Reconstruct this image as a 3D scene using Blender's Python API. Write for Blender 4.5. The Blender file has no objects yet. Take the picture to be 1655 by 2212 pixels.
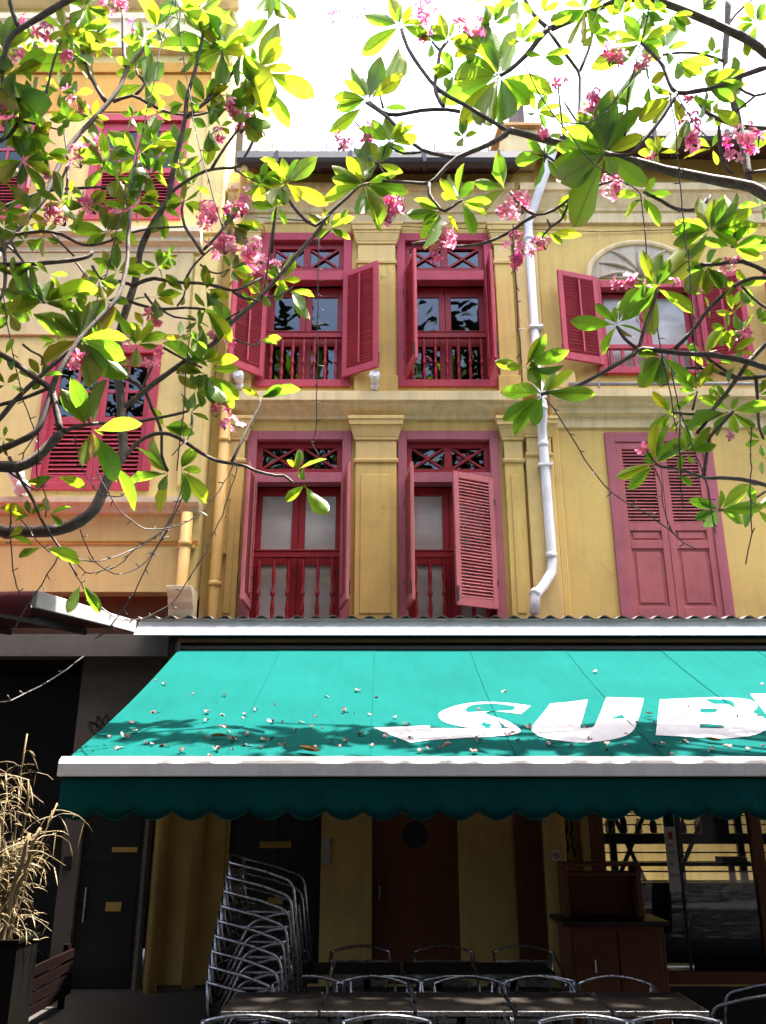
import bpy, bmesh, math, random
from mathutils import Vector, Matrix, noise
from mathutils.geometry import tessellate_polygon
rnd = random.Random(11)
S = bpy.context.scene
COL = S.collection
rad = math.radians

# ------------------------------------------------------------------ camera, sky, sun, exposure
cam = bpy.data.cameras.new('camera')
cam.sensor_fit = 'VERTICAL'
cam.sensor_height = 36.0
cam.lens = 36.0 * 1850 / 2212
cam.clip_end = 600
cam_o = bpy.data.objects.new('camera', cam)
COL.objects.link(cam_o)
cam_o.location = (0, 0, 1.9)
cam_o.rotation_euler = (rad(90 + 19.2), 0, 0)
S.camera = cam_o

SUN_VEC = Vector((0.25, 0.015, 1.0)).normalized()          # towards the sun: nearly overhead, a little to the right
SUN_EL = math.asin(SUN_VEC.z)
SUN_ROT = math.atan2(SUN_VEC.x, SUN_VEC.y)
w = bpy.data.worlds.new('World')
S.world = w
w.use_nodes = True
nt = w.node_tree
nt.nodes.clear()
sky = nt.nodes.new('ShaderNodeTexSky')
sky.sky_type = 'NISHITA'
sky.sun_disc = False
sky.sun_elevation = SUN_EL
sky.sun_rotation = SUN_ROT
sky.air_density = 1.0
sky.dust_density = 6.0
sky.ozone_density = 1.0
bg = nt.nodes.new('ShaderNodeBackground')
bg.inputs['Strength'].default_value = 0.15
wo = nt.nodes.new('ShaderNodeOutputWorld')
nt.links.new(sky.outputs[0], bg.inputs[0])
nt.links.new(bg.outputs[0], wo.inputs[0])

sun = bpy.data.lights.new('sun', 'SUN')
sun.energy = 5.0
sun.angle = rad(0.53)
sun.color = (1.0, 0.95, 0.86)
sun_o = bpy.data.objects.new('sun', sun)
COL.objects.link(sun_o)
sun_o.rotation_euler = SUN_VEC.to_track_quat('Z', 'Y').to_euler()
sun_o.location = (4, 4, 30)

S.view_settings.view_transform = 'Standard'
S.view_settings.look = 'None'
S.view_settings.gamma = 1
S.view_settings.use_curve_mapping = False
S.view_settings.exposure = 2.98
S.cycles.max_bounces = 6
S.cycles.transparent_max_bounces = 12
S.cycles.caustics_reflective = False
S.cycles.caustics_refractive = False

# ------------------------------------------------------------------ materials
def new_mat(name):
    m = bpy.data.materials.new(name)
    m.use_nodes = True
    t = m.node_tree
    return m, t, t.nodes['Principled BSDF'], t.links

def N(t, kind, **kw):
    n = t.nodes.new(kind)
    for k, v in kw.items():
        setattr(n, k, v)
    return n

def ramp(t, fac, stops):
    r = t.nodes.new('ShaderNodeValToRGB')
    e = r.color_ramp.elements
    e[0].position, e[0].color = stops[0][0], (*stops[0][1], 1)
    e[1].position, e[1].color = stops[-1][0], (*stops[-1][1], 1)
    for p, c in stops[1:-1]:
        x = e.new(p)
        x.color = (*c, 1)
    t.links.new(fac, r.inputs[0])
    return r.outputs[0]

def tex_noise(t, vec, scale, detail=4, rough=.55):
    n = t.nodes.new('ShaderNodeTexNoise')
    n.inputs['Scale'].default_value = scale
    n.inputs['Detail'].default_value = detail
    n.inputs['Roughness'].default_value = rough
    t.links.new(vec, n.inputs['Vector'])
    return n.outputs[0]

def coords(t, which='World', scale=None):
    if which == 'World':
        g = t.nodes.new('ShaderNodeNewGeometry')
        v = g.outputs['Position']
    else:
        g = t.nodes.new('ShaderNodeTexCoord')
        v = g.outputs[which]
    if scale:
        mp = t.nodes.new('ShaderNodeMapping')
        mp.inputs['Scale'].default_value = scale
        t.links.new(v, mp.inputs[0])
        v = mp.outputs[0]
    return v

def mixc(t, fac, a, b, mode='MIX'):
    m = t.nodes.new('ShaderNodeMix')
    m.data_type = 'RGBA'
    m.blend_type = mode
    for s, v in ((0, fac), (6, a), (7, b)):
        if isinstance(v, (int, float)):
            m.inputs[s].default_value = v
        elif isinstance(v, tuple):
            m.inputs[s].default_value = (*v, 1)
        else:
            t.links.new(v, m.inputs[s])
    return m.outputs[2]

def bump(t, h, strength, dist, bsdf):
    b = t.nodes.new('ShaderNodeBump')
    b.inputs['Strength'].default_value = strength
    b.inputs['Distance'].default_value = dist
    t.links.new(h, b.inputs['Height'])
    t.links.new(b.outputs[0], bsdf.inputs['Normal'])

def painted(name, col, dirt=.35, rough=.7, streak=True, grime=None, bumpk=.25, scale=1.0, spec=.3, crack=False):
    """paint on plaster or timber: patchy tone, rain streaks, fine grain"""
    m, t, p, L = new_mat(name)
    pos = coords(t)
    big = tex_noise(t, pos, 1.3 * scale, 6, .62)
    dark = tuple(c * .72 for c in col)
    lite = tuple(min(1, c * 1.10) for c in col)
    c1 = ramp(t, big, [(.25, dark), (.52, col), (.8, lite)])
    if streak:
        sv = coords(t, 'World', (9, 9, .55))
        st = tex_noise(t, sv, 1.0, 5, .6)
        sf = ramp(t, st, [(.45, (0, 0, 0)), (.78, (1, 1, 1))])
        k = N(t, 'ShaderNodeMath', operation='MULTIPLY')
        L.new(sf, k.inputs[0])
        k.inputs[1].default_value = dirt
        g = grime or tuple(c * .38 for c in col)
        c1 = mixc(t, k.outputs[0], c1, g)
    fine = tex_noise(t, pos, 55, 3, .6)
    c1 = mixc(t, .14, c1, ramp(t, fine, [(.3, tuple(c * .6 for c in col)), (.7, lite)]))
    spots = tex_noise(t, pos, 17 * scale, 2, .5)
    sp = ramp(t, spots, [(.70, (0, 0, 0)), (.78, (1, 1, 1))])
    k2 = N(t, 'ShaderNodeMath', operation='MULTIPLY')
    L.new(sp, k2.inputs[0])
    k2.inputs[1].default_value = dirt * .5
    c1 = mixc(t, k2.outputs[0], c1, tuple(c * .5 for c in col))
    if crack:
        wn = t.nodes.new('ShaderNodeTexNoise')
        wn.inputs['Scale'].default_value = 3.0
        L.new(pos, wn.inputs['Vector'])
        va = N(t, 'ShaderNodeVectorMath', operation='MULTIPLY_ADD')
        L.new(wn.outputs['Color'], va.inputs[0])
        va.inputs[1].default_value = (.5, .5, .5)
        L.new(pos, va.inputs[2])
        vo = t.nodes.new('ShaderNodeTexVoronoi')
        vo.feature = 'DISTANCE_TO_EDGE'
        vo.inputs['Scale'].default_value = .8
        L.new(va.outputs[0], vo.inputs['Vector'])
        ce = ramp(t, vo.outputs['Distance'], [(0, (1, 1, 1)), (.006, (0, 0, 0))])
        cm = ramp(t, tex_noise(t, pos, .9, 2), [(.5, (0, 0, 0)), (.62, (1, 1, 1))])
        ck = N(t, 'ShaderNodeMath', operation='MULTIPLY')
        L.new(ce, ck.inputs[0])
        L.new(cm, ck.inputs[1])
        ck2 = N(t, 'ShaderNodeMath', operation='MULTIPLY')
        L.new(ck.outputs[0], ck2.inputs[0])
        ck2.inputs[1].default_value = .45
        c1 = mixc(t, ck2.outputs[0], c1, tuple(c * .3 for c in col))
    L.new(c1, p.inputs['Base Color'])
    p.inputs['Roughness'].default_value = rough
    p.inputs['Specular IOR Level'].default_value = spec
    bump(t, fine, bumpk, .004, p)
    return m

M = {}
M['yellow'] = painted('yellow_plaster', (.645, .445, .145), .42, .85, grime=(.30, .19, .075), crack=True)
M['yellow2'] = painted('yellow_plaster_pale', (.67, .475, .19), .36, .85, grime=(.32, .21, .10), crack=True)
M['yellowleft'] = painted('yellow_cream_plaster', (.64, .50, .20), .34, .85, grime=(.32, .22, .10), crack=True)
M['yellowdeepshade'] = painted('yellow_plaster_deep_and_shade', (.55, .29, .06), .35, .85)  # deep tone; on the left house panel it stands in for cornice shade
M['cream'] = painted('cream_moulding', (.74, .575, .32), .42, .8, grime=(.12, .10, .07))
M['peach'] = painted('peach_plaster', (.62, .48, .25), .32, .85, crack=True)
M['pinkcream'] = painted('pink_cream_moulding', (.70, .60, .41), .35, .8)
M['maroon'] = painted('maroon_paint', (.42, .048, .078), .30, .55, scale=2)
M['red'] = painted('red_paint', (.27, .013, .022), .25, .5, scale=2)
M['mauve'] = painted('faded_mauve_paint', (.37, .105, .135), .35, .65, grime=(.16, .04, .06), scale=2)
M['mauvepink'] = painted('faded_pink_paint', (.42, .115, .125), .30, .65, grime=(.12, .05, .05), scale=2)
M['white'] = painted('white_paint', (.78, .77, .79), .12, .5, scale=2)
M['offwhite'] = painted('off_white_metal', (.72, .70, .66), .25, .45, scale=2)
M['greymetal'] = painted('grey_metal', (.30, .28, .29), .35, .45, scale=2)
M['gutter'] = painted('dark_grey_gutter', (.055, .052, .058), .4, .5)
M['darkwood'] = painted('dark_eave_boards', (.085, .035, .028), .4, .8)
M['tile'] = painted('weathered_roof_tile', (.075, .062, .06), .5, .85)
M['terracotta'] = painted('terracotta_cap', (.55, .30, .14), .4, .85)
M['pipeyellow'] = painted('yellow_pipe_paint', (.64, .42, .14), .25, .5)
M['corrugated'] = painted('dusty_corrugated_sheet', (.10, .085, .08), .5, .8)
M['brown'] = painted('brown_timber', (.16, .055, .022), .35, .5)
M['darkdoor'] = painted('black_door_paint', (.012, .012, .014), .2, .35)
M['blackmetal'] = painted('black_metal', (.02, .02, .022), .2, .4)
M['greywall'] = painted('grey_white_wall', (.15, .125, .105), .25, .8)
M['canopy'] = painted('maroon_canvas', (.13, .022, .028), .3, .8)
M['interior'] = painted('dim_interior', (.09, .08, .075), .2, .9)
M['curtain'] = painted('pale_curtain', (.80, .77, .72), .15, .9)
M['relief'] = painted('grey_relief_plaster', (.50, .42, .31), .6, .85, grime=(.14, .12, .1))
M['ground'] = painted('dark_paving', (.034, .029, .026), .3, .7)
M['screen'] = painted('stained_timber_slats', (.008, .004, .0035), .3, .95, spec=.02)
M['paper'] = painted('white_paper', (.75, .74, .74), .05, .6, streak=False)
M['plate'] = painted('brass_yellow_plate', (.50, .33, .08), .2, .5, streak=False)
M['dark'] = painted('black_print', (.01, .01, .012), .05, .6, streak=False)
M['redprint'] = painted('red_print', (.45, .02, .03), .05, .6, streak=False)
M['cloudy'] = painted('faded_grey_plastic', (.45, .46, .47), .2, .5, streak=False)

def simple(name, col, rough=.5, metal=0., spec=.5):
    m, t, p, L = new_mat(name)
    p.inputs['Base Color'].default_value = (*col, 1)
    p.inputs['Roughness'].default_value = rough
    p.inputs['Metallic'].default_value = metal
    p.inputs['Specular IOR Level'].default_value = spec
    return m, t, p, L

def alu():
    m, t, p, L = simple('brushed_aluminium', (.62, .62, .63), .3, 1)
    n = tex_noise(t, coords(t), 40, 3)
    L.new(ramp(t, n, [(.3, (.22, .22, .225)), (.7, (.46, .46, .47))]), p.inputs['Base Color'])
    r = N(t, 'ShaderNodeMapRange')
    L.new(n, r.inputs[0])
    r.inputs[3].default_value = .18
    r.inputs[4].default_value = .42
    L.new(r.outputs[0], p.inputs['Roughness'])
    return m
M['alu'] = alu()

def glass(name, tint, extra):
    """window glass: mirror-like by fresnel over a see-through tint"""
    m, t, p, L = new_mat(name)
    t.nodes.remove(p)
    tr = N(t, 'ShaderNodeBsdfTransparent')
    tr.inputs[0].default_value = (*tint, 1)
    gl = N(t, 'ShaderNodeBsdfGlossy')
    gl.inputs['Roughness'].default_value = .015
    gl.inputs[0].default_value = (.95, .97, 1, 1)
    fr = N(t, 'ShaderNodeFresnel')
    fr.inputs[0].default_value = 1.5
    ad = N(t, 'ShaderNodeMath', operation='ADD')
    L.new(fr.outputs[0], ad.inputs[0])
    ad.inputs[1].default_value = extra
    n = tex_noise(t, coords(t), 1.6, 2)
    b = N(t, 'ShaderNodeBump')
    b.inputs['Strength'].default_value = .03
    b.inputs['Distance'].default_value = .02
    L.new(n, b.inputs['Height'])
    L.new(b.outputs[0], gl.inputs['Normal'])
    mx = N(t, 'ShaderNodeMixShader')
    L.new(ad.outputs[0], mx.inputs[0])
    L.new(tr.outputs[0], mx.inputs[1])
    L.new(gl.outputs[0], mx.inputs[2])
    L.new(mx.outputs[0], t.nodes['Material Output'].inputs[0])
    return m
M['glass'] = glass('window_glass', (.94, .95, .95), .0)
def film():
    m, t, p, L = simple('frosted_film_glass', (.34, .325, .30), .06)
    n = tex_noise(t, coords(t, 'World', (.8, .8, 2.2)), 1.3, 3)
    L.new(ramp(t, n, [(.3, (.33, .315, .295)), (.7, (.48, .46, .43))]), p.inputs['Base Color'])
    return m
M['film'] = film()
M['glassdark'] = glass('dark_window_glass', (.5, .55, .6), .0)

def leaf_mat():
    m, t, p, L = new_mat('frangipani_leaf')
    uv = N(t, 'ShaderNodeUVMap')
    sep = N(t, 'ShaderNodeSeparateXYZ')
    L.new(uv.outputs[0], sep.inputs[0])
    u, v = sep.outputs[0], sep.outputs[1]
    def mth(op, a, b=None, c=None):
        n = N(t, 'ShaderNodeMath', operation=op)
        for i, x in enumerate((a, b, c)):
            if x is None: continue
            if isinstance(x, (int, float)): n.inputs[i].default_value = x
            else: L.new(x, n.inputs[i])
        return n.outputs[0]
    av = mth('ABSOLUTE', mth('SUBTRACT', v, .5))
    mid = ramp(t, av, [(.018, (1, 1, 1)), (.045, (0, 0, 0))])
    ph = mth('SUBTRACT', mth('MULTIPLY', u, 17.0), mth('MULTIPLY', av, 7.0))
    vein = mth('ABSOLUTE', mth('SUBTRACT', mth('FRACT', ph), .5))
    vn = ramp(t, vein, [(.02, (1, 1, 1)), (.09, (0, 0, 0))])
    oi = N(t, 'ShaderNodeObjectInfo')
    at = N(t, 'ShaderNodeAttribute', attribute_name='tone')
    r = mth('FRACT', mth('ADD', oi.outputs['Random'], at.outputs['Fac']))
    pos = coords(t)
    blot = tex_noise(t, pos, 9, 3, .6)
    base = ramp(t, r, [(0, (.075, .165, .025)), (.45, (.11, .21, .027)), (.8, (.14, .22, .027)), (1, (.16, .19, .026))])
    base = mixc(t, mth('MULTIPLY', blot, .45), base, (.03, .07, .012))
    base = mixc(t, mth('MULTIPLY', mid, .55), base, (.16, .19, .05))
    base = mixc(t, mth('MULTIPLY', vn, .30), base, (.13, .18, .05))
    edge = ramp(t, mth('ADD', mth('MULTIPLY', u, .75), mth('MULTIPLY', blot, .5)), [(.86, (0, 0, 0)), (1.0, (1, 1, 1))])
    base = mixc(t, mth('MULTIPLY', edge, .5), base, (.11, .075, .02))
    trc = ramp(t, r, [(0, (.12, .31, .015)), (.35, (.18, .39, .017)), (.7, (.28, .44, .017)), (.92, (.38, .43, .015)), (1, (.42, .37, .014))])
    trc = mixc(t, mth('MULTIPLY', mid, .8), trc, (.10, .14, .012))
    trc = mixc(t, mth('MULTIPLY', vn, .45), trc, (.17, .30, .012))
    trc = mixc(t, mth('MULTIPLY', blot, .35), trc, (.16, .34, .02))
    trc = mixc(t, mth('MULTIPLY', edge, .55), trc, (.30, .24, .03))
    spots = ramp(t, tex_noise(t, pos, 30, 2), [(.70, (0, 0, 0)), (.76, (1, 1, 1))])
    trc = mixc(t, mth('MULTIPLY', spots, .5), trc, (.16, .10, .01))
    L.new(base, p.inputs['Base Color'])
    p.inputs['Roughness'].default_value = .45
    p.inputs['Specular IOR Level'].default_value = .35
    bump(t, mth('ADD', mid, mth('MULTIPLY', vn, .5)), .35, .004, p)
    tl = N(t, 'ShaderNodeBsdfTranslucent')
    L.new(trc, tl.inputs[0])
    mx = N(t, 'ShaderNodeMixShader')
    mx.inputs[0].default_value = .58
    L.new(p.outputs[0], mx.inputs[1])
    L.new(tl.outputs[0], mx.inputs[2])
    L.new(mx.outputs[0], t.nodes['Material Output'].inputs[0])
    return m
M['leaf'] = leaf_mat()

def petal_mat(name, stops, trans):
    m, t, p, L = new_mat(name)
    uv = N(t, 'ShaderNodeUVMap')
    sep = N(t, 'ShaderNodeSeparateXYZ')
    L.new(uv.outputs[0], sep.inputs[0])
    oi = N(t, 'ShaderNodeObjectInfo')
    c = ramp(t, sep.outputs[0], stops)
    hv = N(t, 'ShaderNodeHueSaturation')
    mr = N(t, 'ShaderNodeMapRange')
    L.new(oi.outputs['Random'], mr.inputs[0])
    mr.inputs[3].default_value = .65
    mr.inputs[4].default_value = 1.15
    L.new(mr.outputs[0], hv.inputs['Saturation'])
    L.new(c, hv.inputs['Color'])
    L.new(hv.outputs[0], p.inputs['Base Color'])
    p.inputs['Roughness'].default_value = .5
    tl = N(t, 'ShaderNodeBsdfTranslucent')
    L.new(hv.outputs[0], tl.inputs[0])
    mx = N(t, 'ShaderNodeMixShader')
    mx.inputs[0].default_value = trans
    L.new(p.outputs[0], mx.inputs[1])
    L.new(tl.outputs[0], mx.inputs[2])
    L.new(mx.outputs[0], t.nodes['Material Output'].inputs[0])
    return m
M['petal'] = petal_mat('pink_petal', [(0, (.72, .32, .04)), (.16, (.74, .28, .17)), (.32, (.72, .125, .28)), (.72, (.68, .11, .32)), (1, (.76, .34, .44))], .48)
M['petaldry'] = petal_mat('fallen_petal', [(0, (.14, .07, .018)), (.3, (.175, .095, .065)), (.65, (.15, .05, .068)), (1, (.115, .068, .038))], .12)
M['opposite'] = painted('grey_green_plaster', (.10, .092, .07), .3, .85)
M['dryleaf'] = painted('dry_leaf', (.17, .105, .035), .5, .6, streak=False, scale=9)
M['straw'] = painted('dry_bamboo', (.17, .12, .055), .4, .6, scale=6)

def bark():
    m, t, p, L = new_mat('frangipani_bark')
    pos = coords(t)
    a = tex_noise(t, pos, 14, 5, .65)
    b = tex_noise(t, pos, 70, 3, .6)
    c = ramp(t, a, [(.28, (.028, .020, .016)), (.5, (.075, .054, .043)), (.74, (.19, .16, .13))])
    c = mixc(t, .35, c, ramp(t, b, [(.35, (.025, .018, .015)), (.7, (.15, .12, .10))]))
    L.new(c, p.inputs['Base Color'])
    p.inputs['Roughness'].default_value = .8
    bump(t, b, .6, .006, p)
    return m
M['bark'] = bark()

def canvas(name, col, extra_streak=.12):
    m, t, p, L = new_mat(name)
    pos = coords(t)
    a = tex_noise(t, pos, 1.1, 4, .55)
    c = ramp(t, a, [(.3, tuple(x * .90 for x in col)), (.7, tuple(x * 1.06 for x in col))])
    st = tex_noise(t, coords(t, 'World', (14, 1.2, 1.2)), 1, 4, .6)
    f = ramp(t, st, [(.5, (0, 0, 0)), (.8, (1, 1, 1))])
    k = N(t, 'ShaderNodeMath', operation='MULTIPLY')
    L.new(f, k.inputs[0])
    k.inputs[1].default_value = extra_streak
    c = mixc(t, k.outputs[0], c, tuple(x * .55 for x in col))
    sp = ramp(t, tex_noise(t, pos, 24, 2), [(.73, (0, 0, 0)), (.78, (1, 1, 1))])
    k = N(t, 'ShaderNodeMath', operation='MULTIPLY')
    L.new(sp, k.inputs[0])
    k.inputs[1].default_value = .25
    c = mixc(t, k.outputs[0], c, tuple(x * .5 for x in col))
    L.new(c, p.inputs['Base Color'])
    p.inputs['Roughness'].default_value = .95
    p.inputs['Specular IOR Level'].default_value = .02
    stn = ramp(t, tex_noise(t, coords(t, 'World', (1.6, .7, .7)), 2.1, 5, .65), [(.52, (0, 0, 0)), (.78, (1, 1, 1))])
    k = N(t, 'ShaderNodeMath', operation='MULTIPLY')
    L.new(stn, k.inputs[0])
    k.inputs[1].default_value = .22
    L.new(mixc(t, k.outputs[0], c, tuple(x * .6 + .003 for x in col)), p.inputs['Base Color'])
    wv = tex_noise(t, pos, 220, 2)
    wr = tex_noise(t, coords(t, 'World', (5.5, 1.1, 1.1)), 1.0, 3, .5)
    b1 = N(t, 'ShaderNodeBump')
    b1.inputs['Strength'].default_value = .5
    b1.inputs['Distance'].default_value = .05
    L.new(wr, b1.inputs['Height'])
    b2 = N(t, 'ShaderNodeBump')
    b2.inputs['Strength'].default_value = .25
    b2.inputs['Distance'].default_value = .002
    L.new(wv, b2.inputs['Height'])
    L.new(b1.outputs[0], b2.inputs['Normal'])
    L.new(b2.outputs[0], p.inputs['Normal'])
    return m
M['green'] = canvas('green_canvas', (.003, .053, .049))
M['letterwhite'] = canvas('white_canvas_print', (.36, .37, .40))
M['wire'], _, _, _ = simple('black_wire', (.03, .022, .02), .5)
M['bulb'], _, _, _ = simple('clear_bulb', (.35, .35, .35), .15)
M['shadeleaf'], _, _, _ = simple('added_shade_tree_leaf', (.05, .065, .03), .6, 0, .3)
M['pot'], _, _, _ = simple('black_pot', (.008, .007, .006), 1, 0, .0)

# ------------------------------------------------------------------ mesh helpers
WP = {}          # world position of every object we place (parents are never rotated unless noted)
class MB:
    def __init__(s):
        s.v = []; s.f = []; s.uv = {}
    def box(s, x0, x1, y0, y1, z0, z1):
        b = len(s.v)
        s.v += [(x0, y0, z0), (x1, y0, z0), (x1, y1, z0), (x0, y1, z0), (x0, y0, z1), (x1, y0, z1), (x1, y1, z1), (x0, y1, z1)]
        s.f += [tuple(b + i for i in q) for q in ((0, 3, 2, 1), (4, 5, 6, 7), (0, 1, 5, 4), (1, 2, 6, 5), (2, 3, 7, 6), (3, 0, 4, 7))]
        return s
    def bar(s, a, b, wd, th, up=(0, -1, 0)):
        """square bar from a to b; wd across, th along up"""
        a, b, up = Vector(a), Vector(b), Vector(up)
        d = (b - a).normalized()
        sd = d.cross(up).normalized() * wd / 2
        u = sd.cross(d).normalized() * th / 2
        k = len(s.v)
        for p in (a, b):
            for q in (-sd - u, sd - u, sd + u, -sd + u):
                s.v.append(tuple(p + q))
        s.f += [tuple(k + i for i in q) for q in ((0, 1, 2, 3), (7, 6, 5, 4), (0, 4, 5, 1), (1, 5, 6, 2), (2, 6, 7, 3), (3, 7, 4, 0))]
        return s
    def tube(s, pts, r, n=8, caps=True):
        pts = [Vector(p) for p in pts]
        rs = r if isinstance(r, (list, tuple)) else [r] * len(pts)
        k0 = len(s.v)
        prev = None
        for i, p in enumerate(pts):
            a = pts[max(i - 1, 0)]; b = pts[min(i + 1, len(pts) - 1)]
            d = (b - a).normalized()
            if prev is None:
                ref = Vector((0, 0, 1)) if abs(d.z) < .9 else Vector((1, 0, 0))
                e = d.cross(ref).normalized()
            else:
                e = (prev - d * prev.dot(d)).normalized()
            prev = e
            g = d.cross(e)
            for j in range(n):
                t = 2 * math.pi * j / n
                s.v.append(tuple(p + (e * math.cos(t) + g * math.sin(t)) * rs[i]))
        for i in range(len(pts) - 1):
            for j in range(n):
                a = k0 + i * n + j; b = k0 + i * n + (j + 1) % n
                s.f.append((a, b, b + n, a + n))
        if caps:
            s.f.append(tuple(k0 + j for j in range(n))[::-1])
            s.f.append(tuple(k0 + (len(pts) - 1) * n + j for j in range(n)))
        return s
    def lathe(s, x, y, prof, n=12):
        """prof: (r, z) upward"""
        s.tube([(x, y, z) for r, z in prof], [max(r, .001) for r, z in prof], n)
        return s
    def extrude_x(s, x0, x1, prof):
        """closed profile of (y, z) swept along x; prof counterclockwise seen from +x"""
        k = len(s.v); n = len(prof)
        for x in (x0, x1):
            s.v += [(x, y, z) for y, z in prof]
        for i in range(n):
            j = (i + 1) % n
            s.f.append((k + i, k + n + i, k + n + j, k + j))
        s.f.append(tuple(k + i for i in range(n)))
        s.f.append(tuple(k + n + i for i in range(n))[::-1])
        return s
    def poly(s, pts):
        k = len(s.v)
        s.v += [tuple(p) for p in pts]
        s.f.append(tuple(range(k, k + len(pts))))
        return s
    def mesh(s, name, smooth=False):
        me = bpy.data.meshes.new(name)
        me.from_pydata(s.v, [], s.f)
        me.update()
        bm = bmesh.new(); bm.from_mesh(me)
        bmesh.ops.recalc_face_normals(bm, faces=bm.faces)
        bm.to_mesh(me); bm.free()
        if smooth:
            me.polygons.foreach_set('use_smooth', [True] * len(me.polygons))
        return me
    def build(s, name, mat, parent=None, smooth=False, bevel=0, local=False, kind=None):
        if local:
            me = s.mesh(name, smooth)
            o = place(name, me, mat, parent, (0, 0, 0), local=True)
        else:
            lo = [min(v[i] for v in s.v) for i in range(3)]; hi = [max(v[i] for v in s.v) for i in range(3)]
            c = Vector([(a + b) / 2 for a, b in zip(lo, hi)])
            s.v = [(x - c.x, y - c.y, z - c.z) for x, y, z in s.v]
            me = s.mesh(name, smooth)
            o = place(name, me, mat, parent, c)
        if smooth and smooth != 'all':
            pass
        if bevel:
            b = o.modifiers.new('bevel', 'BEVEL')
            b.width = bevel; b.segments = 1; b.limit_method = 'ANGLE'
        if kind: o['kind'] = kind
        return o

def place(name, me, mat, parent=None, loc=(0, 0, 0), rot=None, local=False, scale=None):
    """link an object; loc is a world position unless local"""
    o = bpy.data.objects.new(name, me)
    COL.objects.link(o)
    if mat is not None and me is not None and not me.materials:
        me.materials.append(mat)
    loc = Vector(loc)
    if parent is not None:
        o.parent = parent
        if not local:
            WP[o.name] = loc.copy()
            loc = loc - WP[parent.name]
        else:
            WP[o.name] = WP[parent.name] + loc
    else:
        WP[o.name] = loc.copy()
    o.location = loc
    if rot is not None:
        if hasattr(rot, 'to_euler') : o.rotation_euler = rot.to_euler()
        else: o.rotation_euler = rot
    if scale is not None: o.scale = scale
    return o

def thing(name, label, cat, loc=(0, 0, 0), group=None):
    o = place(name, None, None, None, loc)
    return tag(o, label, cat, group)

def tag(o, label, cat, group=None):
    o['label'] = label; o['category'] = cat
    if group: o['group'] = group
    return o
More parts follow.
